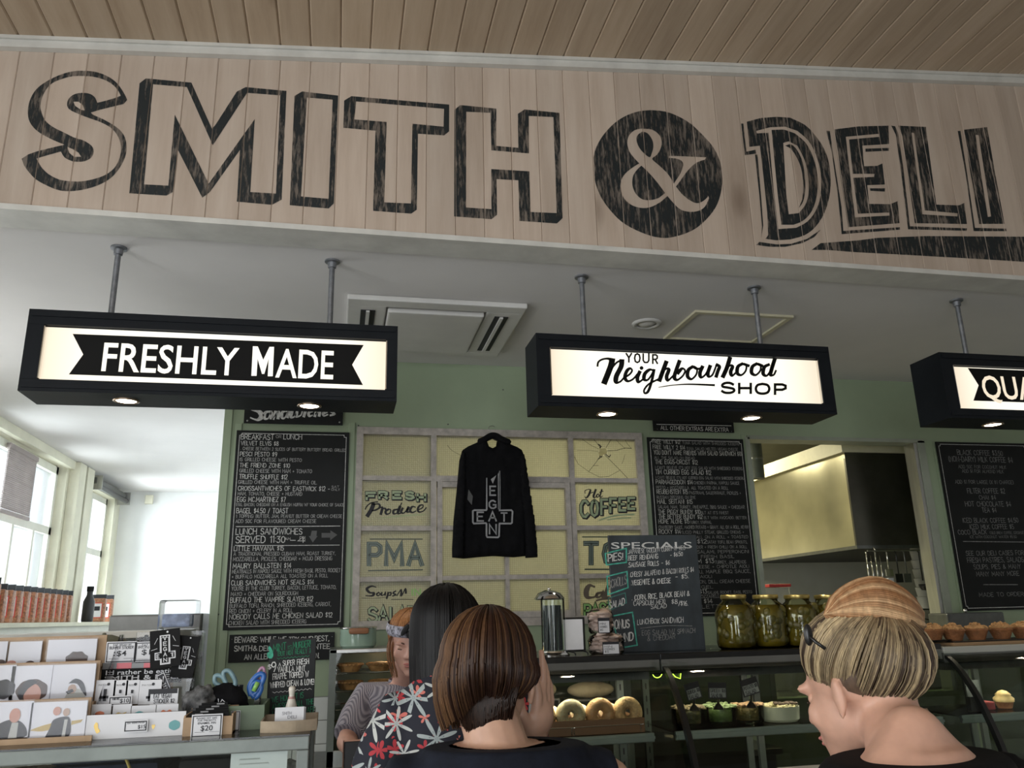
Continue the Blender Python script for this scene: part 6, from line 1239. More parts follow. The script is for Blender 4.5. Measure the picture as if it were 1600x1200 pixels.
# pickle jars
M['brine'] = mat('olive_brine', (.14, .10, .012), .12, ns=9, var=.55, coat=.8); M['gherkin'] = mat('olive_gherkins', (.10, .085, .015), .4, ns=14, var=.5); M['brass_lid'] = mat('brass_jar_lid', (.60, .46, .16), .28, metal=.9, var=.08)
def jar(px_, label, y=3.42):
    x = at_top(px_, y); z1 = onY(px_, 929, y).z; H = z1-TZ; r = (onY(1186, 980, y).x-onY(1122, 980, y).x)/2*.90
    t = thing('pickle_jar', label, 'jar', (x, y, TZ), 'pickle jars on the black deli case top')
    obj('glass', MB().lathe((x, y, TZ), [(r*.80, 0), (r*.95, .008), (r, .03), (r*.96, H*.40), (r, H*.55), (r*.99, H*.66), (r*.85, H*.79), (r*.60, H*.87), (r*.58, H*.93)], 36), 'jar_glass', t, True)
    obj('pickles', MB().lathe((x, y, TZ+.004), [(r*.74, 0), (r*.90, .008), (r*.95, .03), (r*.91, H*.40), (r*.95, H*.55), (r*.93, H*.66), (r*.78, H*.79)], 30), 'brine', t, True)
    gk = MB(); rs = random.Random(int(px_))
    for k in range(22):
        a = rs.uniform(PI, 2*PI); zz = TZ+.03+rs.random()*H*.62; gk.ell((x+r*.80*math.cos(a), y+r*.80*math.sin(a), zz), (.022, .016, .024), 12, 8, Matrix.Rotation(rs.uniform(-1.3, 1.3), 4, 'Y'))
    obj('gherkins', gk, 'gherkin', t, True, kind='stuff')
    rl_ = r*.64; obj('lid', MB().lathe((x, y, TZ+H*.92), [(rl_*.97, 0), (rl_, .003), (rl_, H*.065), (rl_*.95, H*.08), (rl_*.4, H*.083)], 32), 'brass_lid', t, 'auto'); return t
M['jar_glass'] = glassmat('green_tinted_jar_glass', (.88, .90, .72), .25, .04)
jar(1154, 'first pickle jar from the left beside the specials board'); jar(1205, 'second pickle jar from the left with a brass lid', 3.44); jar(1255, 'third pickle jar from the left beside the blonde hair'); jar(1303, 'fourth pickle jar, mostly behind the blonde bun')
# ================================================================== LEFT DISPLAY CABINET AND WHAT STANDS ON IT
CZ = 1.2935
t = thing('display_cabinet', 'glass display cabinet with a grey metal frame at the lower left', 'display case', (-1.2, 2.4, 0))
cx0, cx1, cy0, cy1 = -2.3, -.052, 2.10, 2.72
obj('top_rail', MB().bbox(cx0, cx1, cy0, cy0+.03, CZ-.034, CZ-.004, .003).bbox(cx0, cx1, cy1-.03, cy1, CZ-.034, CZ-.004, .003).bbox(cx1-.03, cx1, cy0+.03, cy1-.03, CZ-.034, CZ-.004, .003), 'alu', t)
obj('top_glass', MB().box(cx0, cx1, cy0, cy1, CZ-.0038, CZ), 'green_edge_glass' if 'green_edge_glass' in M else 'case_glass', t)
for x in (cx0, cx1-.028):
    for y in (cy0, cy1-.03): obj('post', MB().bbox(x, x+.028, y+.001, y+.029, .12, CZ-.034, .003), 'alu', t)
obj('front_glass', MB().box(cx0+.03, cx1-.03, cy0+.010, cy0+.014, .5, CZ-.034), 'glass', t); obj('end_glass', MB().box(cx1-.014, cx1-.010, cy0+.03, cy1-.03, .5, CZ-.034), 'glass', t)
obj('shelf', MB().box(cx0+.03, cx1-.03, cy0+.03, cy1-.03, .95, .956), 'glass', t); obj('base', MB().bbox(cx0, cx1, cy0, cy1, .0, .5, .004), 'dark_steel', t)
def folded(x0, x1, z, n, c, nm, lb):
    t = thing(nm, lb, 'clothing', ((x0+x1)/2, 2.4, z)); M[nm+lb[:4]] = mat('cloth_'+lb[:6].replace(' ', '_'), c, .9, ns=30, var=.2)
    for k in range(n): obj('fold', MB().bbox(x0+.003*(k % 2), x1-.004*((k+1) % 2), 2.22, 2.6, z+k*.035, z+k*.035+.034, .014), nm+lb[:4], t, 'auto')
folded(-.64, -.40, .957, 9, (.012, .016, .035), 'folded_shirt', 'navy folded shirts stacked in the cabinet under the cards'); folded(-.36, -.20, .957, 9, (.012, .012, .014), 'folded_jumper', 'black folded jumpers stacked in the cabinet left of the white tiles')
p = onY(32, 1190, 2.3); t = thing('woven_basket', 'dark woven basket inside the cabinet at the lower left', 'basket', (p.x, 2.4, .957)); obj('basket', MB().lathe((p.x, 2.4, .957), [(.06, 0), (.075, .1), (.08, .25), (.074, .25), (.07, .1)], 24), mat('woven_brown', (.16, .12, .09), .8, ns=60, var=.6, bump=.8, bs=120), t, 'auto')
p = onY(196, 1185, 2.16); t = thing('yellow_strap', 'curved yellow strap beside the folded navy shirts in the cabinet', 'strap', (p.x, 2.2, .957)); obj('strap', MB().tube(smooth2([(p.x, 2.19, .957), (p.x+.015, 2.18, 1.10), (p.x+.016, 2.18, 1.20), (p.x-.01, 2.19, 1.26)], 4), .008, 8, flat=.4), mat('yellow_strap', (.50, .36, .10), .6), t, True)
a = onY(362, 1168, 2.12); b_ = onY(450, 1165, 2.12)
t = thing('paper_notice', 'white paper notice taped inside the cabinet glass', 'paper', ((a.x+b_.x)/2, 2.117, 1.0)); obj('sheet', MB().box(a.x, b_.x, 2.1155, 2.1165, a.z-.21, a.z), 'card_white', t)
tx = MB()
for k, w in enumerate((.045, .065, 0, .05, .07)):
    if w: ribbon(tx, [(a.x+.02+w*i/24, a.z-.026-.010*k+.0014*(1 if i % 2 else -1)) for i in range(25)], .0009, Yplane(2.1148))
obj('print', tx, 'chalk_dim', t)
a = onY(450, 1185, 2.3); t = thing('plastic_bag', 'clump of clear plastic packets in the cabinet by the corner post', 'bag', (a.x, 2.4, .957)); obj('bag', MB().ell((a.x, 2.4, 1.08), (.055, .06, .12), 12, 8), mat('shiny_clear_wrap', (.45, .45, .47), .15, ns=30, var=.6, bump=1, bs=40), t)
obj('red_tie', MB().tube([tuple(onY(418, 1158, 2.3)), tuple(onY(434, 1168, 2.3))], .004, 6), mat('red_ribbon', (.5, .05, .04), .5), t)

def rect(px0, py0, px1, py1, Y):
    a = onY(px0, py0, Y); b = onY(px1, py1, Y); return a.x, b.x, min(a.z, b.z), max(a.z, b.z)
def slab(name, x0, x1, z0, z1, Y, m, par, th=.002, sm=False): return obj(name, MB().box(x0, x1, Y, Y+th, z0, z1), m, par)
# kraft card rack with three stepped tiers
t = thing('card_rack', 'stepped kraft cardboard rack of greeting cards on the cabinet', 'rack', (-.75, 2.3, CZ))
tiers = [(2.20, 0, CZ+.045), (2.30, .055, CZ+.125), (2.40, .10, CZ+.21)]
rx0, rx1 = -1.45, onY(148, 1150, 2.2).x
for i, (y, zb, zt_) in enumerate(tiers):
    rx = onY((140, 148, 154)[i], 1100, y).x
    obj('tier_back', MB().box(rx0, rx, y+.012, y+.018, CZ, onY(60, (1093, 1035, 995)[i], y+.012).z), 'kraft', t); obj('tier_ledge', MB().box(rx0, rx, y-.012, y+.012, onY(60, (1152, 1098, 1038)[i], y).z-.010, onY(60, (1152, 1098, 1038)[i], y).z-.002), 'kraft', t)
obj('front_lip', MB().box(rx0, rx1, 2.175, 2.181, CZ, CZ+.012), 'kraft', t)
M['pfig'] = {}
def pm(c):
    k = tuple(c)
    if k not in M['pfig']: M['pfig'][k] = mat('card_print_%d' % len(M['pfig']), c, .6, var=.06)
    return M['pfig'][k]
SKA, SKB, HRK, BLK, YEL, GRY = (.50, .25, .18), (.42, .28, .2), (.06, .03, .02), (.02, .02, .025), (.46, .33, .10), (.42, .42, .38)
def gcard(px0, py0, px1, py1, Y, figs, label):
    x0, x1, z0, z1 = rect(px0, py0, px1, py1, Y)
    t = thing('greeting_card', label, 'card', ((x0+x1)/2, Y, z0)); slab('card', x0, x1, z0, z1, Y, 'card_white', t)
    for i, (c, pts) in enumerate(figs):
        mb = MB(); P = lambda u, v: V((x0+(x1-x0)*u, Y-.0006-.0003*i, z0+(z1-z0)*v)); q = [tuple(p) for p in pts]
        if len(q) > 4: q = smooth2(q+[q[0]], 3)[:-1]
        mb.poly([q], P); obj('printed_figure', mb, pm(c), t)
    obj('clear_sleeve', MB().box(x0-.003, x1+.003, Y-.004, Y-.0035, z0-.002, z1+.004), 'plastic_clear', t)
blob = lambda cx, cy, rx, ry, n=10, s=0: [(cx+rx*(1+s*(k % 2))*math.cos(2*PI*k/n), cy+ry*(1+s*(k % 2))*math.sin(2*PI*k/n)) for k in range(n)]
gcard(-24, 1003, 8, 1036, 2.40, [(HRK, blob(.8, .05, .2, .12))], 'card cut by the left edge in the top tier')
gcard(16, 1003, 62, 1036, 2.40, [(SKA, blob(.12, .02, .16, .14)), (HRK, blob(.7, .0, .14, .12))], 'card with two heads low down, second in the top tier')
gcard(76, 1000, 148, 1036, 2.40, [(HRK, blob(.62, .14, .22, .34, 16, .12))], 'card with a curly brown head in the top tier')
gcard(-40, 1041, 18, 1097, 2.30, [(BLK, blob(.75, .35, .28, .25, 14, .1))], 'card with dark hair cut by the left edge in the middle tier')
gcard(20, 1041, 76, 1097, 2.30, [(HRK, blob(.55, .32, .38, .30, 14, .06)), (SKA, [(.42, .0), (.72, .0), (.78, .3), (.62, .5), (.42, .4), (.36, .2)]), (BLK, [(.2, .3), (.42, .62), (.66, .55), (.45, .38), (.3, .1)])], 'card of a smiling face with black bobbed hair in the middle tier')
gcard(84, 1039, 144, 1096, 2.30, [(GRY, [(.3, 0), (.85, 0), (.8, .3), (.45, .4)]), (BLK, [(.4, .5), (.55, .62), (.75, .5), (.85, .15), (.72, .3), (.6, .48)]), (SKB, blob(.5, .35, .1, .12)), (BLK, [(.35, .28), (.5, .36), (.55, .28), (.42, .22)])], 'card of a hooded figure at the right of the middle tier')
gcard(-14, 1098, 46, 1152, 2.20, [(BLK, [(.1, 0), (.85, 0), (.92, .2), (.78, .42), (.6, .5), (.45, .5), (.25, .4), (.12, .2)]), (GRY, [(.5, 0), (.7, 0), (.7, .42), (.55, .42)]), (SKA, blob(.6, .62, .13, .2))], 'card of a man in a dark jacket in the front tier')
gcard(50, 1098, 131, 1151, 2.20, [(YEL, [(.02, .24), (.2, .34), (.45, .42), (.5, .3), (.25, .2)]), (YEL, [(.75, .45), (.95, .48), (.92, .40), (.75, .34)]), (BLK, [(.3, 0), (.72, 0), (.72, .5), (.6, .58), (.42, .5), (.38, .3)]), (GRY, [(.6, 0), (.66, 0), (.68, .5), (.62, .5)]), (SKA, blob(.47, .74, .07, .12)), (SKB, blob(.64, .70, .06, .11))], 'card of two figures with spread yellow arms in the front tier')
# hats behind
def cap(px_, py_, Y, c, label, s=1):
    p = onY(px_, py_, Y); t = thing('cap', label, 'hat', (p.x, Y, p.z-.06)); mm = mat('cap_'+label[:4], c, .85, ns=30, var=.2, bump=.1); z = p.z-.08
    obj('crown', MB().lathe((p.x, Y, z), [(.085*s, 0), (.088*s, .03), (.078*s, .06), (.055*s, .082), (.02*s, .094), (0, .095)], 24, False, sy=1.1), mm, t, True)
    b = MB(); n = 14; vs = []
    for k in range(n+1): a = PI+PI*k/n; vs += [(p.x+.085*s*math.cos(a), Y+.09*s*math.sin(a), z+.004), (p.x+.10*s*math.cos(a), Y+.09*s*math.sin(a)-.06*s*abs(math.sin(a)), z-.006)]
    b.add(vs, [(2*k, 2*k+2, 2*k+3, 2*k+1) for k in range(n)]); b.add([V(v)-V((0, 0, .004)) for v in vs], [(2*k+1, 2*k+3, 2*k+2, 2*k) for k in range(n)]); obj('brim', b, mm, t, True)
    obj('button', MB().ell((p.x, Y, z+.096), (.006, .006, .004), 8, 6), mm, t, True)
    return z
zc = cap(162, 1000, 2.62, (.17, .17, .12), 'olive grey cloth cap behind the cards')
zd = cap(228, 1003, 2.60, (.015, .016, .02), 'black cloth cap behind the sticker display', .8)
t = thing('hat_block', 'brown boxes holding up the two caps', 'box', (-.5, 2.6, CZ)); px_ = onY(162, 1000, 2.62); obj('box', MB().bbox(px_.x-.10, px_.x+.075, 2.54, 2.70, CZ, zc-.012, .003), 'kraft', t)
px_ = onY(228, 1003, 2.60); t = thing('hat_block', 'brown box under the black cap', 'box', (px_.x, 2.6, CZ)); obj('box', MB().bbox(px_.x-.06, px_.x+.07, 2.54, 2.68, CZ, zd-.010, .003), 'kraft', t)
# acrylic sticker display
t = thing('sticker_stand', 'clear acrylic stepped stand full of stickers and pins', 'display stand', (-.35, 2.3, CZ))
sx0, sx1 = onY(143, 1150, 2.25).x, onY(293, 1100, 2.25).x
for k, (y, h) in enumerate(((2.24, .05), (2.32, .12), (2.42, .235))): obj('tier', MB().box(sx0+.02*k, sx1, y+.006, y+.010, CZ, CZ+h).box(sx0+.02*k, sx1, y-.03, y+.006, CZ+.0+h*.35*k, CZ+h*.35*k+.004), 'plastic_clear', t)
for x in (sx0, sx1-.004): obj('side', MB().prism([(x, 2.20, CZ+.004), (x, 2.46, CZ+.004), (x, 2.46, CZ+.23), (x, 2.42, CZ+.23)], (.004, 0, 0)), 'plastic_clear', t)
def ptxt(mb, s, px0, py, px1, h, Y, bold=.02, f=True):
    a = onY(px0, py, Y); b = onY(px1, py, Y); c = onY(px0, py-h, Y)
    if f: fontpoly(mb, s, Yplane(Y), a.x, a.z, c.z-a.z, b.x-a.x, bold)
    else: hand(mb, s, Yplane(Y), a.x, a.z, c.z-a.z, b.x-a.x, .15)
def pricecard(px0, py0, px1, py1, Y, txts, label, par=None, cat='price sign'):
    x0, x1, z0, z1 = rect(px0, py0, px1, py1, Y); t = thing('price_card', label, cat, ((x0+x1)/2, Y, z0))
    slab('card', x0, x1, z0, z1, Y, 'card_white', t); i = .0035
    b = MB(); ribbon(b, [(x0+i, z0+i), (x1-i, z0+i), (x1-i, z1-i), (x0+i, z1-i)], .0022, Yplane(Y-.0007), closed=True)
    for s, a, b1, y, h, f in txts: ptxt(b, s, a, y, b1, h, Y-.0008, .01, f)
    obj('lettering', b, 'ink', t); return t
pricecard(167, 1003, 211, 1035, 2.40, [('EAT VEGAN BY', 177, 205, 1009.5, 3, False), ('BUMPER STICKER', 171, 208, 1014.5, 4, False), ('$4', 182, 197, 1025, 8.5, True), ('--', 170, 208, 1031, 3, False)], 'white $4 bumper sticker price card')
pricecard(212, 1003, 256, 1033, 2.40, [('EAT VEGAN', 222, 250, 1009.5, 3, False), ('IRON ON', 216, 246, 1013.5, 4, False), ('$15', 221, 245, 1023, 8.5, True)], 'white price card right of the $4 card, partly covered')
def sticker(px0, py0, px1, py1, Y, label, m='black', nm='sticker', cat='sticker'):
    x0, x1, z0, z1 = rect(px0, py0, px1, py1, Y); t = thing(nm, label, cat, ((x0+x1)/2, Y, z0)); slab('face', x0, x1, z0, z1, Y, m, t); return t
for k, (a, b_) in enumerate(((161, 204), (206, 236))):
    s_ = sticker(a, 1036, b_, 1046, 2.385, ('left' if k == 0 else 'right')+' grey packet with a red patch above the bumper stickers', mat('grey_packet_%d' % k, (.16, .16, .16), .3)); x0, x1, z0, z1 = rect(a+(22 if k == 0 else 19), 1036, a+(44 if k == 0 else 30), 1046, 2.385); slab('red_patch', x0, x1, z0, z1, 2.384, mat('red_patch_%d' % k, (.55, .05, .07), .3), s_, .0008)
s_ = sticker(159, 1046, 283, 1066, 2.375, "black bumper sticker reading I'd rather be eating SMITH & DELI"); mb = MB(); ptxt(mb, "I'd rather be eating", 165, 1055, 278, 7.5, 2.3742, .008); ptxt(mb, 'SMITH & DELI', 163, 1064, 278, 7.5, 2.3742, .015); obj('lettering', mb, 'card_white', s_)
def veganpatch(cx, cy, w, h, Y, tilt, label):
    p = onY(cx, cy, Y); k = onY(cx+1, cy, Y).x-p.x; t = thing('vegan_patch', label, 'patch', (p.x, Y, p.z)); R = Matrix.Translation(p) @ Matrix.Rotation(tilt, 4, 'Y')
    obj('backing_card', MB().box(-w*k/2, w*k/2, 0, .003, -h*k/2, h*k/2, R), 'black', t); T = lambda a, b: R @ V((a*k, -.001, b*k)); mb = MB()
    sx = w/46; cr_ = [(-7*sx, 20*sx), (7*sx, 20*sx), (7*sx, -6*sx), (15*sx, -6*sx), (15*sx, -16*sx), (7*sx, -16*sx), (7*sx, -24*sx), (-7*sx, -24*sx), (-7*sx, -16*sx), (-15*sx, -16*sx), (-15*sx, -6*sx), (-7*sx, -6*sx)]
    ribbon(mb, cr_, 1.6*sx, T, closed=True); ribbon(mb, [(q*.78, r_*.9-1*sx) for q, r_ in cr_], .7*sx, T, closed=True)
    for i, ch in enumerate('VEGAN'): hand(mb, ch, T, -2.4*sx, (13-8.4*i)*sx, 5.5*sx, 4.8*sx, .2, 0)
    hand(mb, 'E', T, -12.5*sx, -13.5*sx, 5*sx, 3.4*sx, .2, 0); hand(mb, 'T', T, 8.5*sx, -13.5*sx, 5*sx, 4*sx, .2, 0)
    for a in ((-16, 8, -11, 17), (16, 10, 12, 18), (-21, -1, -12, 1), (21, 1, 12, 3)): ribbon(mb, [(a[0]*sx, a[1]*sx), (a[2]*sx, a[3]*sx)], .6*sx, T)
    obj('lettering', mb, 'card_white', t); obj('hang_hole', MB().poly([[(4*sx+1.6*sx*math.cos(q*PI/5), h/2-4*sx+1.6*sx*math.sin(q*PI/5)) for q in range(10)]], T), 'card_white', t); return t
veganpatch(289, 1026, 36, 66, 2.36, .12, 'rear black cross patch card, partly covered by the front one')
veganpatch(258, 1013, 47, 60, 2.34, -.10, 'front black card with white EAT VEGAN cross patch')
# white pin cards
for i, (a, b_) in enumerate(((151, 178), (179, 197), (198, 215), (219, 250))):
    s_ = sticker(a, 1063, b_, 1100, 2.31, ('first', 'second', 'third', 'fourth')[i]+' white pin card from the left in the acrylic stand', 'card_white', 'pin_card', 'pin')
    x0, x1, z0, z1 = rect(a, 1063, b_, 1100, 2.31); mb = MB(); cx = (x0+x1)/2; mb.lathe((cx+.006, 2.3088, z1-.010), [(.0035, 0), (.0035, .001)], 12, True, 'Y')
    w = .004
    if i in (0, 3): mb.box(cx-w*.8, cx+w*.8, 2.307, 2.309, z0+.008, z0+.036).box(cx-w*2, cx+w*2, 2.307, 2.309, z0+.014, z0+.020)
    else: mb.box(cx-w*.6, cx+w*.6, 2.307, 2.309, z0+.026, z0+.034)
    obj('pin', mb, 'ink', s_); tx = MB(); ptxt(tx, 'PATCH', a+3, 1072, a+(b_-a)*.6, 2.5, 2.3092, 0, False); obj('print', tx, 'chalk_dim', s_)
pricecard(170, 1088, 205, 1102, 2.285, [('WORK PINS', 175, 186, 1094, 3, False), ('$10', 187, 201, 1098, 6.5, True)], 'small white $10 price card')
t = sticker(236, 1077, 277, 1101, 2.30, 'card with handwriting reading EAT VEGAN STICKER', 'card_white', 'price_card', 'price sign'); x0, x1, z0, z1 = rect(236, 1077, 277, 1083, 2.30); slab('header', x0, x1, z0, z1, 2.2992, 'ink', t, .0006); mb = MB(); ptxt(mb, 'EAT VEGAN', 240, 1091, 267, 6, 2.299, 0, False); ptxt(mb, 'STICKER $2', 240, 1099, 272, 6, 2.299, 0, False); obj('lettering', mb, 'ink', t)
s_ = thing('cross_sticker', 'black cross shaped VE sticker behind the handwritten card', 'sticker', tuple(onY(257, 1070, 2.33))); p = onY(257, 1070, 2.33); R = Matrix.Translation(p) @ Matrix.Rotation(-.45, 4, 'Y'); obj('face', MB().box(-.011, .011, 0, .002, -.03, .03, R), 'ink', s_); mb = MB(); T = lambda a, b: R @ V((a, -.001, b)); ribbon(mb, [(-.009, -.028), (.009, -.028), (.009, .028), (-.009, .028)], .0016, T, closed=True); hand(mb, 'V', T, -.005, .008, .012, .010, .2, 0); hand(mb, 'E', T, -.004, -.010, .012, .008, .2, 0); obj('lettering', mb, 'card_white', s_)
# folded cards with metallic prints + front box
M['coral'] = mat('coral_print', (.60, .16, .06), .4); M['teal'] = mat('teal_print', (.10, .32, .33), .4); M['gold'] = mat('gold_foil_print', (.46, .32, .10), .3, metal=.5)
heart = [(.5, .1), (.85, .45), (.95, .7), (.75, .92), (.5, .78), (.25, .92), (.05, .7), (.15, .45)]
def motif(px0, py0, px1, py1, Y, m_, pts, par):
    x0, x1, z0, z1 = rect(px0, py0, px1, py1, Y); mb = MB(); q = smooth2(list(pts)+[pts[0]], 3)[:-1]; mb.poly([q], lambda u, v: V((x0+(x1-x0)*u, Y, z0+(z1-z0)*v))); obj('motif', mb, m_, par)
for i, (a, b_, y0_, mo) in enumerate(((144, 172, 1101, 'coral'), (177, 204, 1101, 'gold'), (205, 243, 1103, 'teal'), (244, 277, 1101, 'coral'))):
    s_ = sticker(a, y0_, b_, 1124, 2.255, ('coral blob', 'gold script', 'teal cloud', 'coral heart')[i]+' patch on a white card in the front row', 'card_white', 'patch_card', 'patch')
    shp = {0: blob(.5, .5, .45, .42, 12, .06), 1: [(.0, .4), (.3, .7), (.6, .5), (1, .7), (.8, .3), (.4, .45), (.2, .2)], 2: [(0, .3), (.3, .6), (.6, .8), (1, .5), (.6, .45), (.3, .25)], 3: heart}[i]
    c = {0: (148, 1111, 163, 1121), 1: (180, 1111, 197, 1118), 2: (208, 1110, 224, 1117), 3: (250, 1108, 269, 1124)}[i]; motif(*c, 2.2535, mo, shp, s_)
x0, x1, z0, z1 = rect(136, 1118, 288, 1149, 2.2); t = thing('patch_box', 'low white tray box with coloured patches and a $15 label', 'box', ((x0+x1)/2, 2.22, CZ)); obj('front', MB().box(x0, x1, 2.20, 2.203, CZ, z1), 'card_white', t); obj('tray', MB().box(x0+.003, x1-.003, 2.203, 2.25, CZ, CZ+.004).box(x0, x0+.003, 2.203, 2.25, CZ, z1-.01).box(x1-.003, x1, 2.203, 2.25, CZ, z1-.01), 'card_white', t)
motif(146, 1129, 156, 1146, 2.1992, 'gold', [(.3, 1), (.6, .9), (.7, .5), (1, .2), (.6, 0), (.3, .3), (.1, .7)], t); motif(264, 1125, 281, 1141, 2.1992, 'teal', blob(.5, .5, .48, .45, 12, .05), t); motif(237, 1131, 242, 1141, 2.1992, 'gold', heart, t)
pricecard(194, 1126, 230, 1143, 2.192, [('EAT VEGAN PATCH', 199, 225, 1131, 3, False), ('$15', 215, 227, 1138.5, 6, True)], 'small white $15 price card on the patch box')
# enamel pin box
x0, x1, z0, z1 = rect(287, 1119, 362, 1152, 2.17); t = thing('pin_box', 'kraft box of black enamel pin packets', 'box', ((x0+x1)/2, 2.22, CZ))
obj('box', MB().box(x0, x1, 2.17, 2.175, CZ, z1-.004).box(x0, x0+.004, 2.175, 2.28, CZ, z1).box(x1-.004, x1, 2.175, 2.28, CZ, z1).box(x0, x1, 2.28, 2.284, CZ, z1+.01).box(x0, x1, 2.175, 2.28, CZ, CZ+.004), 'kraft', t)
for k in range(5): q = thing('pin_packet', ('frontmost', 'second from the front', 'middle', 'second from the back', 'rearmost')[k]+' of the black enamel pin packets in the kraft box', 'pin', ((x0+x1)/2, 2.19+.017*k, CZ+.005), 'pin packets in the kraft box'); obj('packet', MB().box(x0+.010+.004*k, x1-.012-.003*k, 2.188+.017*k, 2.191+.017*k, CZ+.005, z1+.004+.004*k), 'black', q); obj('mark', MB().box(x0+.022+.01*k, x0+.04+.01*k, 2.1872+.017*k, 2.188+.017*k, z1-.004+.004*k, z1+.002+.004*k), 'print_grey', q)
pricecard(300, 1117, 346, 1151, 2.164, [('PLEASED NOT SAFE', 307, 339, 1124, 2.6, False), ('FOR PRESENTS', 309, 337, 1127.5, 2.6, False), ('ENAMEL PIN', 309, 337, 1132, 3.5, True), ('$20', 313, 332, 1142, 8.5, True), ('--', 304, 342, 1146, 3, False)], 'white $20 enamel pin price card')
# bandana and black cloth
bp_ = onY(312, 1098, 2.30); t = thing('bandana', 'crumpled black and white patterned bandana above the pin box', 'cloth', tuple(bp_))
cm = MB(); cm.ell(bp_, (.040, .03, .040), 30, 18); 
for i, p in enumerate(cm.v): d = p-bp_; cm.v[i] = bp_+d*(1+.35*noise.noise(d*45)+.15*noise.noise(d*110))
cm.v = [V((p.x, p.y, max(p.z, CZ+.03))) for p in cm.v]
obj('cloth', cm, mat('bandana_print', (.10, .10, .10), .8, ns=45, var=1.0), t, True)
bp_ = onY(360, 1090, 2.34); t = thing('black_bag', 'crumpled black cloth bag with a white zigzag mark above the green box', 'bag', tuple(bp_))
cm = MB(); cm.ell(bp_, (.055, .045, .035), 30, 18)
for i, p in enumerate(cm.v): d = p-bp_; cm.v[i] = bp_+d*(1+.30*noise.noise(d*28)+.1*noise.noise(d*80))+V((0, 0, -.25*max(0, d.x)))
obj('cloth', cm, 'fabric_black', t, True); mb = MB(); P = pxl(0, 0, 1, 2.285); ribbon(mb, [(341, 1092), (342, 1102), (347, 1093), (358, 1103)], 1, P); ribbon(mb, [(341, 1101), (358, 1104)], 1, P); obj('white_mark', mb, 'card_white', t)
# green box
x0, x1, z0, z1 = rect(352, 1104, 411, 1147, 2.24); t = thing('green_box', 'sage green open box behind the kraft pin box', 'box', ((x0+x1)/2, 2.3, CZ)); M['gbox'] = mat('sage_box_paint', (.12, .17, .10), .5)
obj('box', MB().box(x0, x1, 2.24, 2.246, CZ, z1).box(x0, x1, 2.42, 2.426, CZ, z1).box(x0, x0+.006, 2.246, 2.42, CZ, z1).box(x1-.006, x1, 2.246, 2.42, CZ, z1).box(x0, x1, 2.246, 2.42, CZ, CZ+.005), 'gbox', t)
x0, x1, z0, z1 = rect(361, 1111, 374, 1142, 2.236); slab('label', x0, x1, z0, z1, 2.236, 'card_white', t, .001); b = MB(); ribbon(b, [(x0+.002, z0+.002), (x1-.002, z0+.002), (x1-.002, z1-.002), (x0+.002, z1-.002)], .002, Yplane(2.2355), closed=True); obj('label_border', b, 'ink', t)
def scissors(pts1, pts2, m_, label, Y, r=.006):
    p = onY(*pts1[0], Y); t = thing('scissors', label, 'scissors', tuple(p))
    for pts in (pts1, pts2): obj('handle', MB().tube(smooth2([tuple(onY(a, b, Y)) for a, b in pts]+[tuple(onY(*pts[0], Y))], 4), r, 10), m_, t, True)
    a = onY(pts1[-1][0], pts1[-1][1], Y); obj('blade', MB().box(a.x-.006, a.x+.006, Y-.002, Y+.002, CZ+.006, a.z), 'chrome', t)
M['blue_grey'] = mat('grey_blue_handles', (.16, .26, .29), .4, ns=30, var=.3); M['blue'] = mat('bright_blue_handles', (.03, .13, .42), .35); M['lime'] = mat('lime_grip', (.25, .50, .12), .4); M['mauve'] = mat('mauve_handle', (.45, .24, .36), .4)
scissors([(345, 1072), (336, 1066), (337, 1056), (347, 1057), (353, 1067), (358, 1078)], [(364, 1075), (368, 1065), (359, 1049), (350, 1050), (350, 1060), (358, 1075)], 'blue_grey', 'pair of scissors with grey blue handles in the green box', 2.34)
scissors([(392, 1087), (390, 1072), (400, 1057), (409, 1053), (412, 1060), (402, 1080)], [(398, 1090), (392, 1080), (395, 1068), (405, 1066), (408, 1076), (402, 1088)], 'blue', 'pair of scissors with blue and green handles left of the mint board', 2.36, .007)
p = onY(401, 1072, 2.345); t = thing('scissors_grip', 'lime green inner grip beside the blue scissors', 'scissors', tuple(p)); obj('grip', MB().tube([tuple(onY(396, 1080, 2.347)), tuple(onY(403, 1066, 2.347))], .006, 10), 'lime', t, True)
scissors([(402, 1066), (404, 1050), (410, 1043), (413, 1048), (410, 1060), (406, 1066)], [(408, 1068), (409, 1056), (413, 1050), (415, 1056), (412, 1064), (410, 1068)], 'mauve', 'pair of scissors with pink handles half behind the mint board', 2.39, .004)
p = onY(373, 1080, 2.36); t = thing('glue_stick', 'small clear topped marker between the two scissors', 'marker', (p.x, 2.36, CZ+.005)); obj('barrel', MB().lathe((p.x, 2.36, CZ+.006), [(.010, 0), (.010, p.z-CZ)], 14), mat('grey_label_tube', (.30, .30, .30), .4, ns=60, var=.5), t, 'auto'); obj('cap', MB().lathe((p.x, 2.36, p.z), [(.011, .0), (.011, .016)], 14), 'black_plastic', t, 'auto')
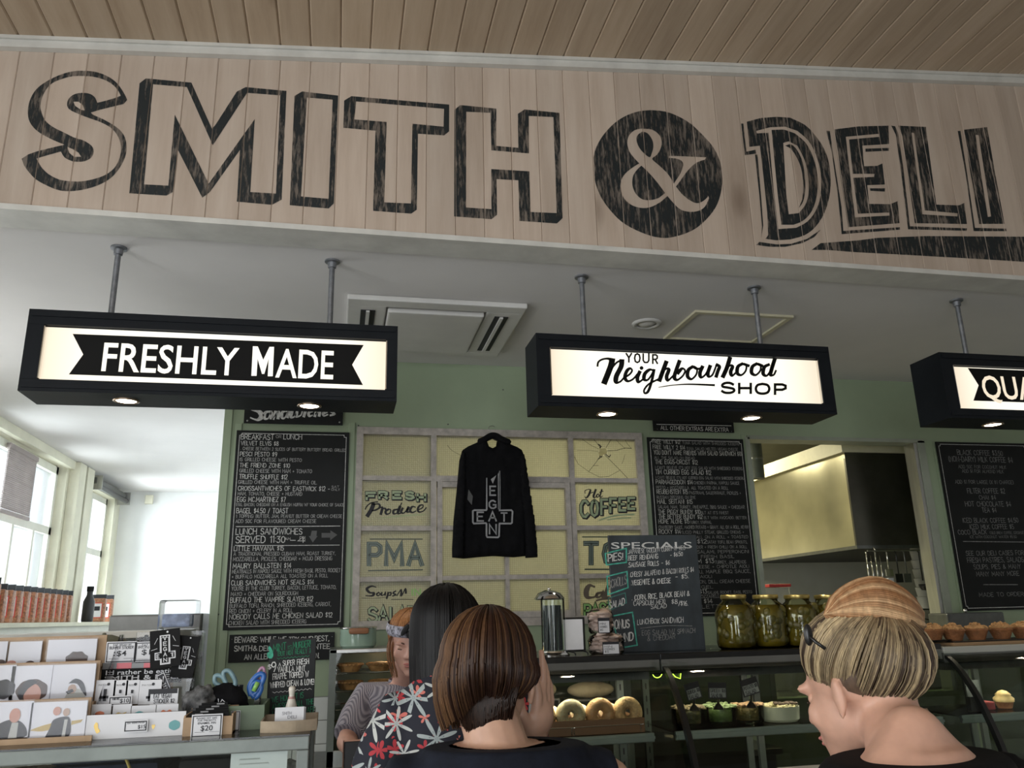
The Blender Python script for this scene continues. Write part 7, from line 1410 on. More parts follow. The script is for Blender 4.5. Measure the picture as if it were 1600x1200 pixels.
# mint board
my = 2.42; x0 = (onY(414, 1000, my).x+onY(423, 1125, my).x)/2; x1 = (onY(487, 996, my).x+onY(497, 1128, my).x)/2; z1 = onY(450, 998, my).z
t = thing('mint_board', 'black chalkboard advertising a $9 mint drink in green and white', 'chalkboard', ((x0+x1)/2, my, CZ)); obj('board', MB().bbox(x0, x1, my, my+.012, CZ, z1, .002), 'chalkboard', t)
obj('foot', MB().add([((x0+x1)/2-.02, my+.012, CZ+.1), ((x0+x1)/2+.02, my+.012, CZ+.1), ((x0+x1)/2+.02, my+.09, CZ), ((x0+x1)/2-.02, my+.09, CZ), ((x0+x1)/2-.02, my+.012, CZ+.09), ((x0+x1)/2+.02, my+.012, CZ+.09), ((x0+x1)/2+.02, my+.08, CZ), ((x0+x1)/2-.02, my+.08, CZ)], [(0, 1, 2, 3), (7, 6, 5, 4), (0, 3, 7, 4), (1, 5, 6, 2)]), 'kraft', t)
MP = pxl(330, 960, 5, my-.0012)
def mtext(mb, x0, y0, x1, y1, h, s, lw=.12):
    L = x1-x0
    hand(mb, s, lambda a, b: MP(x0+a, y0+(y1-y0)*a/L-b), 0, 0, h, L, lw, .05)
w_, g_ = MB(), MB()
mtext(g_, 485, 290, 585, 275, 52, 'MINT'); mtext(g_, 600, 272, 630, 270, 30, 'IS'); mtext(g_, 640, 270, 775, 250, 48, 'MURDER!'); mtext(g_, 520, 325, 775, 300, 36, '(BUT NOT REALLY :)'); ribbon(g_, [(515+k*14, 345-k*1.2+(6 if k % 2 else -4)) for k in range(19)], 4, MP)
obj('lettering', g_, 'chalk_dark_green', t); g_ = MB()
mtext(w_, 440, 430, 470, 430, 38, '$'); mtext(w_, 472, 450, 505, 450, 75, '9', .1); mtext(w_, 525, 405, 545, 403, 24, 'A'); mtext(w_, 560, 402, 762, 385, 40, 'SUPER FRESH', .11); mtext(w_, 520, 450, 735, 440, 40, 'VANILLA MINT', .11); mtext(w_, 482, 510, 760, 485, 44, 'FRAPPE TOPPED W', .11); mtext(w_, 462, 575, 803, 545, 44, 'WHIPPED CREAM & LOVE!', .11); ribbon(w_, [(480+k*16, 610-k*1.6+(6 if k % 2 else -4)) for k in range(20)], 3, MP)
obj('lettering', w_, 'chalk', t); mtext(g_, 475, 690, 720, 650, 42, 'WE HOPE IT IS'); mtext(g_, 475, 745, 800, 700, 42, 'AWESOME ALL THE'); mtext(g_, 480, 800, 810, 760, 42, 'LOVE FROM STAFF'); obj('lettering', g_, 'chalk_dark_green', t)
lf = MB(); lf.poly([smooth2([(455, 245), (475, 275), (485, 320), (470, 345), (440, 335), (438, 300), (455, 292), (445, 265), (455, 245)], 3)[:-1]], MP); obj('leaf_drawing', lf, 'chalk_green', t)
# tray, cards, bowling pin
a = onY(406, 1145, 2.16); b_ = onY(495, 1140, 2.16); t = thing('bamboo_tray', 'folded paper tray holding business cards on the cabinet corner', 'tray', ((a.x+b_.x)/2, 2.22, CZ)); M['tray'] = mat('brown_paper_tray', (.34, .27, .19), .6, ns=14, var=.25)
x0, x1, zt_ = a.x, b_.x, CZ+.026
tm = MB(); n = 16
for (y, s) in ((2.165, 0), (2.30, 0)):
    vs = []
    for k in range(n+1): u = k/n; x = x0+(x1-x0)*u; yy = y-(.018 if y < 2.2 else -.0)*math.sin(PI*u); vs += [(x, yy, CZ), (x, yy-(.006 if y < 2.2 else -.006), zt_), (x, yy+.004, CZ), (x, yy-(.006 if y < 2.2 else -.006)+.004, zt_)]
    tm.add(vs, [f for k in range(n) for f in ((4*k, 4*k+4, 4*k+5, 4*k+1), (4*k+2, 4*k+3, 4*k+7, 4*k+6), (4*k+1, 4*k+5, 4*k+7, 4*k+3))])
tm.box(x0, x1, 2.165, 2.30, CZ, CZ+.003).box(x0, x0+.004, 2.165, 2.30, CZ, zt_).box(x1-.004, x1, 2.165, 2.30, CZ, zt_); obj('tray', tm, 'tray', t)
x0, x1, z0, z1 = rect(430, 1108, 474, 1132, 2.19); t = thing('business_card_stack', 'stack of white business cards with a faint logo in the paper tray', 'cards', ((x0+x1)/2, 2.2, CZ+.003))
for k in range(6): obj('card', MB().box(x0+.0008*k, x1+.0008*k, 2.19+.004*k, 2.191+.004*k, CZ+.003, z1+.0006*(5-k)), 'card_white', t)
mb = MB(); ptxt(mb, 'SMITH', 441, 1117, 455, 4.5, 2.1892, 0, False); ptxt(mb, 'DELI', 449, 1123, 463, 5, 2.1892, .02, True); obj('lettering', mb, mat('faint_print', (.25, .25, .27), .7), t)
p = onY(455, 1105, 2.25); pt_ = onY(455, 1072, 2.25); z0 = CZ+.003; H = pt_.z-z0
t = thing('bowling_pin', 'small white bowling pin with red stripes standing behind the cards', 'ornament', (p.x, 2.25, z0)); k_ = H/.12
pf = [(.008, 0), (.014, .01), (.019, .035), (.018, .055), (.012, .078), (.0085, .090), (.0095, .10), (.0108, .110), (.009, .117), (.004, .120), (0, .1205)]
obj('pin', MB().lathe((p.x, 2.25, z0), [(r*k_, z*k_) for r, z in smooth2(pf, 3)], 24), mat('aged_white_pin', (.56, .52, .45), .35, ns=14, var=.12), t, 'auto')
for z in (.083, .087): obj('stripe', MB().lathe((p.x, 2.25, z0), [(.0118*k_*(1 if z < .085 else .93), (z-.001)*k_), (.0116*k_*(1 if z < .085 else .92), (z+.001)*k_)], 24, False), mat('red_stripe', (.3, .05, .05), .5), t, True)
# ================================================================== PEOPLE
def skinmat(name, c):
    m, nt, N, L, P = newmat(name)
    v = coords(nt); f = noisen(nt, v, 25, 3)
    L.new(ramp(nt, f, [(.3, tuple(x*.9 for x in c)), (.7, tuple(min(1, x*1.08) for x in c))]), P.inputs['Base Color'])
    P.inputs['Roughness'].default_value = .5; P.inputs['Subsurface Weight'].default_value = .12; P.inputs['Subsurface Radius'].default_value = (.02, .008, .004); P.inputs['Subsurface Scale'].default_value = .5
    return m
M['skin'] = skinmat('warm_skin', (.56, .32, .23)); M['skin2'] = skinmat('pink_skin', (.58, .33, .26)); M['skin3'] = skinmat('tanned_skin', (.50, .30, .21))
def hairmat():
    m, nt, N, L, P = newmat('hair_strands'); a = N.new('ShaderNodeAttribute'); a.attribute_name = 'tint'
    f = noisen(nt, coords(nt, (1, 1, .25)), 160, 2); mm = N.new('ShaderNodeMix'); mm.data_type = 'RGBA'; mm.blend_type = 'MULTIPLY'; mm.inputs[0].default_value = 1
    L.new(a.outputs['Color'], mm.inputs[6]); L.new(ramp(nt, f, [(.3, (.7, .7, .7)), (.7, (1.15, 1.15, 1.15))]), mm.inputs[7]); L.new(mm.outputs[2], P.inputs['Base Color'])
    P.inputs['Roughness'].default_value = .42; P.inputs['Specular IOR Level'].default_value = .22; return m
M['hair'] = hairmat()
def remesh(name, mb, vox, it, m, parent, fac=.5):
    me = bpy.data.meshes.new('tmp'); o = V(worg(parent)); me.from_pydata([tuple(p-o) for p in mb.v], [], mb.f)
    bm = bmesh.new(); bm.from_mesh(me); bmesh.ops.recalc_face_normals(bm, faces=bm.faces); bm.to_mesh(me); bm.free()
    ob = bpy.data.objects.new('tmp', me); COL.objects.link(ob)
    r = ob.modifiers.new('r', 'REMESH'); r.mode = 'VOXEL'; r.voxel_size = vox
    s = ob.modifiers.new('s', 'SMOOTH'); s.iterations = it; s.factor = fac
    me2 = bpy.data.meshes.new_from_object(ob.evaluated_get(bpy.context.evaluated_depsgraph_get())); bpy.data.objects.remove(ob)
    me2.shade_smooth(); me2.materials.clear(); me2.materials.append(M[m] if isinstance(m, str) else m)
    q = bpy.data.objects.new(name, me2); COL.objects.link(q); q.parent = parent; return q
def frame(c, yaw, pitch=0, roll=0):
    return Matrix.Translation(V(c)) @ Matrix.Rotation(yaw, 4, 'Z') @ Matrix.Rotation(pitch, 4, 'X') @ Matrix.Rotation(roll, 4, 'Y')
def mtube(mb, MT, pts, rs, n=16, cap=True):
    k = len(mb.v); mb.tube(pts, rs, n, cap)
    for i in range(k, len(mb.v)): mb.v[i] = MT @ mb.v[i]
def mell(mb, MT, c, r, rot=None, n=20, m=12):
    k = len(mb.v); mb.ell(c, r, n, m, rot)
    for i in range(k, len(mb.v)): mb.v[i] = MT @ mb.v[i]
def mcaps(mb, MT, pts, rs, n=12):
    k = len(mb.v); mb.capsule(pts, rs, n)
    for i in range(k, len(mb.v)): mb.v[i] = MT @ mb.v[i]
def head(mb, H, s=1):
    """face looks along +Y of frame H, origin between the ears"""
    S = lambda c: tuple(x*s for x in c)
    mell(mb, H, S((0, -.012, .030)), S((.074, .094, .084)))
    mell(mb, H, S((0, .022, -.025)), S((.064, .070, .072))); mell(mb, H, S((0, .045, -.068)), S((.042, .045, .035)))
    mell(mb, H, S((0, .078, -.092)), S((.020, .018, .016)))                                # chin
    for x in (-1, 1):
        mell(mb, H, S((x*.036, .063, -.022)), S((.025, .016, .024))); mell(mb, H, S((x*.030, .078, .022)), S((.026, .012, .009)))  # cheek, brow
        mell(mb, H, S((x*.076, -.010, -.012)), S((.007, .014, .023)), Matrix.Rotation(x*.25, 4, 'Z')); mell(mb, H, S((x*.079, -.013, .004)), S((.005, .011, .014)), Matrix.Rotation(x*.35, 4, 'Z')); mell(mb, H, S((x*.075, -.006, -.033)), S((.006, .008, .009)))
        mell(mb, H, S((x*.012, .096, -.026)), S((.008, .009, .007)))
    mcaps(mb, H, [S((0, .084, .014)), S((0, .098, -.008)), S((0, .106, -.022))], [.008*s, .010*s, .011*s])
    mell(mb, H, S((0, .088, -.052)), S((.024, .010, .0055))); mell(mb, H, S((0, .087, -.061)), S((.020, .010, .006)))
def facebits(H, par, s=1, closed=False, lip='lip'):
    for x in (-1, 1):
        e = MB(); mell(e, H, (x*.031*s, .067*s, .004*s), (.0120*s, .0120*s, .0110*s), None, 16, 10); q = obj('eye', e, 'skin' if closed else 'eye_white', par, True)
        i = MB()
        if closed: mtube(i, H, [(x*.031*s+d*.012*s, (.0800-abs(d)*.004)*s, (.000-.0015*(1-d*d))*s) for d in (-1, -.5, 0, .5, 1)], .0014, 6)
        else: mell(i, H, (x*.031*s, .0750*s, .003*s), (.0062*s, .0052*s, .0062*s), None, 14, 8)
        obj('lashes' if closed else 'iris', i, 'iris', q, True)
        b = MB(); mtube(b, H, [(x*(.018+.008*k)*s, (.0885-.003*k)*s, (.022+.003*math.sin(k*.9))*s) for k in range(4)], [.002, .003, .0026, .0012], 6); obj('eyebrow', b, 'brow', par, True)
    l = MB(); mell(l, H, (0, .0905*s, -.0525*s), (.022*s, .0085*s, .005*s)); mell(l, H, (0, .0895*s, -.0605*s), (.018*s, .0085*s, .0055*s)); obj('lips', l, 'lip', par, True)
SW = 1
M['eye_white'] = mat('eye_white', (.7, .68, .66), .25, var=.03); M['iris'] = mat('dark_iris', (.03, .02, .015), .2); M['brow'] = mat('brown_brow', (.10, .05, .03), .8); M['lip'] = mat('lip_pink', (.46, .16, .14), .4)
def torso(mb, B, H, inf=0, z0=.47, z1=.84, w=1):
    R = [(.44, .16, .10, 0), (.50, .172, .115, -.008), (.54, .165, .112, -.004), (.60, .138, .098, .004), (.65, .134, .096, .006), (.71, .150, .108, .008), (.76, .158, .108, .0), (.79, .150, .095, -.006), (.815, .118, .076, -.014), (.835, .070, .058, -.016)]
    vs = []; fs = []; n = 32; R = [r for r in R if z0 <= r[0] <= z1]
    for z, rx, ry, yo in R:
        for k in range(n):
            a = 2*PI*k/n; vs.append(B @ V(((rx*w+inf)*math.cos(a), yo+(ry+inf)*math.sin(a), z*H)))
    for j in range(len(R)-1):
        for k in range(n): fs.append((j*n+k, j*n+(k+1) % n, (j+1)*n+(k+1) % n, (j+1)*n+k))
    fs += [tuple(range(n))[::-1], tuple(range((len(R)-1)*n, len(R)*n))]; mb.add(vs, fs)
def hand_mb(mb, w, d, nrm, side, curl=(.5, .6, .6, .5), spread=.10, s=1, thumb=.6):
    """w wrist, d towards the fingertips, nrm the way the palm faces, side +1/-1 thumb side along d x nrm"""
    d = V(d).normalized(); nrm = (V(nrm)-d*V(nrm).dot(d)).normalized(); u = d.cross(nrm)*side; w = V(w)
    for i, (off, L) in enumerate(((.028, .068), (.010, .076), (-.009, .071), (-.027, .056))):
        off *= 1.12; root = w+(u*off*.55+d*.012)*s; kn = w+(u*off+d*(.086-.004*abs(i-1)))*s
        mb.capsule([root, kn], [.0125*s, .0105*s], 10)
        a = 0; p = kn; pts = [p]; dd = (d+u*off*spread*12).normalized()
        for f, c in ((.45, .75), (.31, 1.0), (.24, .7)):
            a += curl[i]*c; q = dd*math.cos(a)+nrm*math.sin(a); p = p+q*L*f*s; pts.append(p)
        mb.capsule(pts, [.0092*s, .0082*s, .0074*s, .0062*s], 10)
        nail = None
    mb.ell(w+(d*.045+nrm*-.002)*s, (.034*s, .034*s, .020*s), 14, 10, Matrix(((u.x, d.x, nrm.x), (u.y, d.y, nrm.y), (u.z, d.z, nrm.z))).to_4x4())
    t0 = w+(u*.018+d*.018+nrm*.006)*s; t1 = t0+(u*.030+d*.028+nrm*.012)*s; t2 = t1+(u*.012*(1-thumb)+d*.030+nrm*.014*thumb)*s; t3 = t2+(d*.022+nrm*.014*thumb-u*.006)*s
    mb.capsule([t0, t1, t2, t3], [.0145*s, .0120*s, .0102*s, .0082*s], 10)
def strands(name, paths, cols, r, parent, n=3, taper=.35):
    mb = MB(); mb.c = []
    for p, c in zip(paths, cols):
        m = len(p); rr = r*random.uniform(.7, 1.25); k0 = len(mb.v)
        mb.tube(p, [rr*(taper+(1-taper)*math.sin(PI*min(1, (i+.6)/m))) for i in range(m)], n, False)
        tot = m*n
        for i in range(tot):
            f = (i//n)/(m-1); cc = c(f) if callable(c) else c; mb.c.append(cc)
    return obj(name, mb, 'hair', parent, True)
def tintmesh(mb, c): mb.c = [c]*len(mb.v); return mb
def legs(mb, B, H, inf=0, top=.50, bot=.045):
    for x in (-1, 1): mtube(mb, B, [(x*.085, -.005, top*H), (x*.088, .0, .42*H), (x*.085, .012, .28*H), (x*.083, -.008, .18*H), (x*.082, -.015, bot*H)], [.092+inf, .088+inf, .058+inf, .056+inf, .036+inf], 20)
def shoes(B, par, m='black_plastic'):
    for x in (-1, 1):
        s = MB(); mell(s, B, (x*.085, .035, .035), (.042, .125, .034)); mell(s, B, (x*.085, -.035, .055), (.038, .055, .05))
        s.v = [V((p.x, p.y, max(p.z, .002))) for p in s.v]; obj('shoe', s, m, par, True)
def feet(mb, B, H):
    for x in (-1, 1): mcaps(mb, B, [(x*.082, -.015, .05*H), (x*.084, .02, .045), (x*.085, .10, .03)], [.034, .034, .026])
def shell(mb, H, C, R, th1, cut=None, n=40, m=24, off=0):
    """closed cap of the skull under the strands"""
    k0 = len(mb.v); vs = []; fs = []
    for j in range(m+1):
        for k in range(n):
            ph = 2*PI*k/n; t = max(.001, (th1(ph) if callable(th1) else th1)*j/m); vs.append(H @ V((C[0]+(R[0]+off)*math.sin(t)*math.sin(ph), C[1]+(R[1]+off)*math.sin(t)*math.cos(ph), C[2]+(R[2]+off)*math.cos(t))))
    for j in range(m):
        for k in range(n): fs.append((j*n+k, j*n+(k+1) % n, (j+1)*n+(k+1) % n, (j+1)*n+k))
    mb.add(vs, fs)
lerp = lambda a, b, t: a+(b-a)*t
def mixc(a, b, t): t = max(0, min(1, t)); return tuple(lerp(x, y, t) for x, y in zip(a, b))

# ---------------------------------------------------------------- floral shirt cloth
def floral():
    m, nt, N, L, P = newmat('navy_floral_cloth'); P.inputs['Roughness'].default_value = .8
    tc = coords(nt, (1, .35, 1))
    def layer(scale, petals, size, thin, off, seedoff):
        mp = N.new('ShaderNodeMapping'); mp.inputs['Location'].default_value = off; L.new(tc, mp.inputs[0])
        vo = N.new('ShaderNodeTexVoronoi'); vo.inputs['Scale'].default_value = scale; vo.inputs['Randomness'].default_value = .75; L.new(mp.outputs[0], vo.inputs['Vector'])
        mul = N.new('ShaderNodeVectorMath'); mul.operation = 'SCALE'; mul.inputs['Scale'].default_value = scale; 
        sub = N.new('ShaderNodeVectorMath'); sub.operation = 'SUBTRACT'; L.new(mp.outputs[0], sub.inputs[0]); L.new(vo.outputs['Position'], sub.inputs[1]); L.new(sub.outputs[0], mul.inputs[0])
        se = N.new('ShaderNodeSeparateXYZ'); L.new(mul.outputs[0], se.inputs[0]); sc = N.new('ShaderNodeSeparateColor'); L.new(vo.outputs['Color'], sc.inputs[0])
        def M_(op, a, b=None, c=None):
            x = N.new('ShaderNodeMath'); x.operation = op
            for i, q in enumerate((a, b, c)):
                if q is None: continue
                if isinstance(q, (int, float)): x.inputs[i].default_value = q
                else: L.new(q, x.inputs[i])
            return x.outputs[0]
        ang = M_('ARCTAN2', se.outputs[2], se.outputs[0]); ang = M_('MULTIPLY_ADD', sc.outputs[0], 6.28, ang)
        pet = M_('POWER', M_('ABSOLUTE', M_('COSINE', M_('MULTIPLY', ang, petals/2))), thin)
        rad = M_('SQRT', M_('ADD', M_('MULTIPLY', se.outputs[0], se.outputs[0]), M_('MULTIPLY', se.outputs[2], se.outputs[2])))
        R_ = M_('MULTIPLY', M_('MULTIPLY_ADD', pet, .85, .12), M_('MULTIPLY_ADD', sc.outputs[1], size*.5, size*.75))
        return M_('LESS_THAN', rad, R_), M_('LESS_THAN', M_('ABSOLUTE', M_('SUBTRACT', rad, M_('MULTIPLY', R_, .35))), .012), sc.outputs[2]
    col = (.006, .007, .016)
    l1, v1, c1 = layer(14, 7, .50, 4.0, (.3, .1, .2), 0); l2, v2, c2 = layer(22, 5, .36, 1.3, (1.7, .4, .9), 1)
    def mix(f, a, b):
        x = N.new('ShaderNodeMix'); x.data_type = 'RGBA'; L.new(f, x.inputs[0])
        for i, q in ((6, a), (7, b)):
            if isinstance(q, tuple): x.inputs[i].default_value = (*q, 1)
            else: L.new(q, x.inputs[i])
        return x.outputs[2]
    white = ramp(nt, c1, [(.3, (.32, .36, .36)), (.7, (.46, .47, .45))]); red = ramp(nt, c2, [(.35, (.38, .03, .04)), (.45, (.55, .20, .15)), (.8, (.50, .05, .06))])
    o = mix(l2, col, red); o = mix(l1, o, white); o = mix(v1, o, (.10, .13, .15)); L.new(o, P.inputs['Base Color']); return m
M['floral'] = floral()
def gingham():
    m, nt, N, L, P = newmat('fine_gingham_cloth'); P.inputs['Roughness'].default_value = .85
    c = N.new('ShaderNodeTexChecker'); c.inputs['Scale'].default_value = 250; c.inputs['Color1'].default_value = (.46, .44, .50, 1); c.inputs['Color2'].default_value = (.035, .035, .07, 1); L.new(coords(nt), c.inputs[0]); L.new(c.outputs[0], P.inputs['Base Color']); return m
M['gingham'] = gingham()
M['navy'] = mat('navy_black_knit', (.007, .009, .016), .85, ns=40, var=.3, bump=.1, bs=300, spec=.2); M['denim'] = mat('dark_denim', (.02, .03, .06), .8, ns=40)

# ---------------------------------------------------------------- server behind the counter
hc = onY(640, 1003, 3.30); HY = frame(hc, PI-.10, -.30, .0)   # faces the camera and looks down
t = thing('person', 'server in fine gingham shirt with patterned headscarf and knot, looking down at register', 'person', (hc.x, 3.42, 0))
B = frame((hc.x+.0, 3.50, 0), PI, 0); Hh = 1.59; sk = MB(); torso(sk, B, Hh, -.004, .47, .815); legs(sk, B, Hh); feet(sk, B, Hh); head(sk, HY)
nb_ = B @ V((0, -.02, .80*Hh)); sk.capsule([nb_, HY @ V((0, -.03, -.05))], [.056, .052], 16)
def arm(sk, B, Hh, side, el, wr, sh=None, drop=0, so=.165):
    s = B @ V((side*so, -.01, .79*Hh-drop)) if sh is None else V(sh); sk.capsule([B @ V((0, -.012, .785*Hh-drop)), s], [.06, .050], 16); sk.capsule([s, el, wr], [.047, .037, .025], 16); return s
eR = onY(541, 1160, 3.36); eL = V((hc.x+.19, 3.36, 1.06)); wR = V((hc.x-.17, 3.13, 1.05)); wL = V((hc.x+.02, 3.13, 1.08))
sR = arm(sk, B, Hh, 1, eR, wR, drop=.02); sL = arm(sk, B, Hh, -1, eL, wL, drop=.02)
hand_mb(sk, wR, (.5, -.8, -.1), (0, 0, -1), 1, (.3, .35, .4, .4)); hand_mb(sk, wL, (-.5, -.8, -.1), (0, 0, -1), -1, (.3, .35, .4, .4))
remesh('body', sk, .0062, 5, 'skin2', t); facebits(HY, t, closed=True)
cl = MB(); torso(cl, B, Hh, .014, .47, .82)
for s, e in ((sR, eR), (sL, eL)): cl.tube([B @ V((0, -.012, .785*Hh-.02)), s+V((0, 0, .004)), s+(e-s)*.4, s+(e-s)*.86], [.076, .066, .064, .062], 20)
remesh('shirt', cl, .008, 6, 'gingham', t)
co = MB(); mtube(co, frame((0, 0, 0), 0), [nb_+V((0, 0, -.01)), nb_+V((0, -.005, .04))], [.075, .064], 20, False); obj('collar', co, 'gingham', t, True)
ap = MB(); torso(ap, B, Hh, .021, .44, .72); remesh('apron', ap, .010, 4, mat('pale_blue_apron', (.30, .42, .52), .8), t)
tr = MB(); legs(tr, B, Hh, .010, .52, .05); torso(tr, B, Hh, .008, .44, .54); remesh('trousers', tr, .010, 4, 'denim', t); shoes(B, t)
hb = MB(); shell(hb, HY, (0, -.014, .034), (.082, .100, .090), lambda ph: lerp(.75, 1.95, min(1, abs((ph+PI) % (2*PI)-PI)/1.5)), off=0); obj('hair_cap', tintmesh(hb, (.22, .09, .035)), 'hair', t, True)
ps = []; cs = []
for k in range(700):
    ph = random.uniform(-PI, PI); lim = lerp(.75, 1.9, min(1, abs(ph)/1.5)); p = []
    for i in range(9):
        th = lim*(i/8)**.9+.03; rr = 1+.03*noise.noise(V((ph*5, th*2, 1))); q = V((.084*rr*math.sin(th)*math.sin(ph), -.014+.102*rr*math.sin(th)*math.cos(ph), .034+.092*rr*math.cos(th))); p.append(HY @ q)
    ps.append(p); cs.append(mixc((.20, .08, .03), (.42, .20, .08), random.random()))
for k in range(40):  # loose wisps either side of the face
    sd = random.choice((-1, 1)); x0 = random.uniform(.05, .075); p = [HY @ V((sd*(x0+.012*math.sin(i*.5)), .03+random.uniform(-.01, .01)+.002*i, .04-.020*i)) for i in range(9)]; ps.append(p); cs.append((.34, .17, .09))
strands('hair', ps, cs, .0016, t)
hs = MB(); n = 40; vs = []
for k in range(n):
    a = 2*PI*k/n
    for dz, rr in ((-.018, 1.0), (-.005, 1.06), (.012, 1.05), (.024, .98)):
        vs.append(HY @ V((.086*rr*math.sin(a), -.012+.103*rr*math.cos(a), .052+.012*math.cos(a)+dz)))
hs.add(vs, [(4*k+j, 4*((k+1) % n)+j, 4*((k+1) % n)+j+1, 4*k+j+1) for k in range(n) for j in range(3)])
M['scarf'] = mat('black_white_patterned_scarf', (.10, .10, .12), .8, ns=70, var=5); obj('headscarf', hs, 'scarf', t, True)
kn = MB(); mell(kn, HY, (-.01, .100, .062), (.022, .016, .018)); mell(kn, HY, (-.035, .100, .085), (.012, .008, .030), Matrix.Rotation(.7, 4, 'Y')); mell(kn, HY, (.015, .102, .080), (.010, .008, .026), Matrix.Rotation(-.6, 4, 'Y')); mell(kn, HY, (-.020, .100, .035), (.016, .006, .030)); obj('scarf_knot', kn, mat('black_scarf_knot', (.012, .012, .014), .8), t, True)

# ---------------------------------------------------------------- customer with long black hair
hc = onY(697, 996, 1.98); HY = frame(hc, -.12, -.12); Hh = 1.715; SW = .86
t = thing('person', 'customer with straight long black hair and navy floral shirt, back to camera', 'person', (hc.x, 1.95, 0))
B = frame((hc.x+.020, 1.93, 0), -.05, 0); sk = MB(); torso(sk, B, Hh, -.004, .47, .815, SW); legs(sk, B, Hh); feet(sk, B, Hh); head(sk, HY); nb_ = B @ V((0, -.02, .80*Hh)); sk.capsule([nb_, HY @ V((0, -.03, -.05))], [.056, .052], 16)
eL = onY(590, 1235, 1.95); wL = V((eL.x+.12, 2.20, 1.14)); eR = V((hc.x+.20, 2.0, 1.10)); wR = V((hc.x+.10, 2.24, 1.14))
sL = arm(sk, B, Hh, -1, eL, wL, drop=.03, so=.138); sR = arm(sk, B, Hh, 1, eR, wR, drop=.03, so=.138); hand_mb(sk, wL, (.3, .9, 0), (0, 0, -1), -1, (.4, .45, .5, .5)); hand_mb(sk, wR, (-.3, .9, 0), (0, 0, -1), 1, (.4, .45, .5, .5))
remesh('body', sk, .0062, 5, 'skin', t); facebits(HY, t)
cl = MB(); torso(cl, B, Hh, .018, .44, .835, SW)
for s, e in ((sL, eL), (sR, eR)): cl.tube([B @ V((0, -.014, .785*Hh-.012)), s+V((0, 0, .003)), s+(e-s)*.4, s+(e-s)*.78], [.078, .067, .068, .072], 20)
remesh('shirt', cl, .008, 6, 'floral', t)
tr = MB(); legs(tr, B, Hh, .010, .50, .05); torso(tr, B, Hh, .006, .44, .52); remesh('trousers', tr, .010, 4, 'denim', t); shoes(B, t)
C = V((0, -.012, .030)); R3 = V((.080, .102, .090))
def longpath(ph, L, m=14, jit=.0, a=R3, C=C, flare=.0, tuck=0, t0=.04):
    p = []; n1 = 8
    for i in range(m):
        if i < n1: th = t0+(PI/2-.04)*(i/(n1-1)); r = 1+.03*math.sin(th)**2+jit; q = V((a.x*r*math.sin(th)*math.sin(ph), a.y*r*math.sin(th)*math.cos(ph), a.z*r*math.cos(th)))
        else:
            f = (i-n1+1)/(m-n1); r = 1.03+jit+flare*math.sin(f*PI)-tuck*f*f; q = V((a.x*r*math.sin(ph), a.y*r*math.cos(ph), -L*f))
        p.append(C+q)
    return p
ps = []; cs = []
for k in range(1500):
    ph = random.uniform(.55, 2*PI-.55); L = random.uniform(.145, .19)+.03*max(0, -math.cos(ph)); j = .05*noise.noise(V((ph*6, 0, 3)))+random.uniform(-.012, .012)
    ps.append([HY @ q for q in longpath(ph, L, 13, j, flare=.02, tuck=.08)]); cs.append(mixc((.0025, .0025, .003), (.007, .006, .006), random.random()))
strands('hair', ps, cs, .0020, t)
hb = MB(); shell(hb, HY, C, R3*.97, lambda ph: lerp(1.0, 2.3, min(1, abs((ph+PI) % (2*PI)-PI)/1.0))); obj('hair_cap', tintmesh(hb, (.005, .005, .006)), 'hair', t, True)
hb = MB(); n = 30; vs = []
for k in range(n+1):
    ph = .75+(2*PI-1.5)*k/n
    for f in (0, .5, 1): r = .98-.05*f; vs.append(HY @ (C+V((R3.x*r*math.sin(ph), R3.y*r*math.cos(ph), .02-.15*f))))
hb.add(vs, [(3*k+j, 3*k+3+j, 3*k+4+j, 3*k+1+j) for k in range(n) for j in range(2)]); obj('hair_fall', tintmesh(hb, (.005, .005, .006)), 'hair', t, True)

# ---------------------------------------------------------------- customer with brown bob, hand raised to the face
SW = .96; hc = onY(763, 1061, 1.50); HY = frame(hc, -.25, -.10, .03); Hh = 1.65
t = thing('person', 'customer with highlighted brown bob and dark navy top, hand raised to face', 'person', (hc.x, 1.46, 0))
B = frame((hc.x+.015, 1.44, 0), -.12, 0); sk = MB(); torso(sk, B, Hh, -.004, .47, .815, SW); legs(sk, B, Hh); feet(sk, B, Hh); head(sk, HY); nb_ = B @ V((0, -.012, .79*Hh)); sk.capsule([nb_, HY @ V((0, -.026, -.05))], [.052, .050], 16)
wr = onY(838, 1162, 1.58); eR = onY(880, 1262, 1.52); sR = B @ V((.165, -.005, .770*Hh)); sk.capsule([B @ V((0, -.012, .775*Hh)), sR], [.06, .05], 16); sk.capsule([sR, eR, wr], [.046, .036, .023], 16)
eL = V((hc.x-.225, 1.50, 1.08)); wL = V((hc.x-.13, 1.66, 1.16)); sL = arm(sk, B, Hh, -1, eL, wL, drop=.03); hand_mb(sk, wL, (.9, .2, .2), (0, 0, -1), -1, (.6, .7, .7, .7))
tip = onY(858, 1040, 1.58); hand_mb(sk, wr, tip-wr, (-.80, .60, .0), 1, (.30, .12, .22, .36), .55, 1.0, .9)
remesh('body', sk, .0040, 4, 'skin3', t); facebits(HY, t)
cl = MB(); torso(cl, B, Hh, .016, .44, .82)
for s, e in ((sL, eL), (sR, eR)): cl.tube([B @ V((0, -.014, .775*Hh-.01)), s+V((0, 0, .0)), s+(e-s)*.4, s+(e-s)*.72], [.078, .064, .060, .058], 20)
mtube(cl, frame((0, 0, 0), 0), [B @ V((0, -.014, .79*Hh-.03)), B @ V((0, -.012, .79*Hh+.028))], [.115, .066], 24)
remesh('top', cl, .007, 6, 'navy', t)
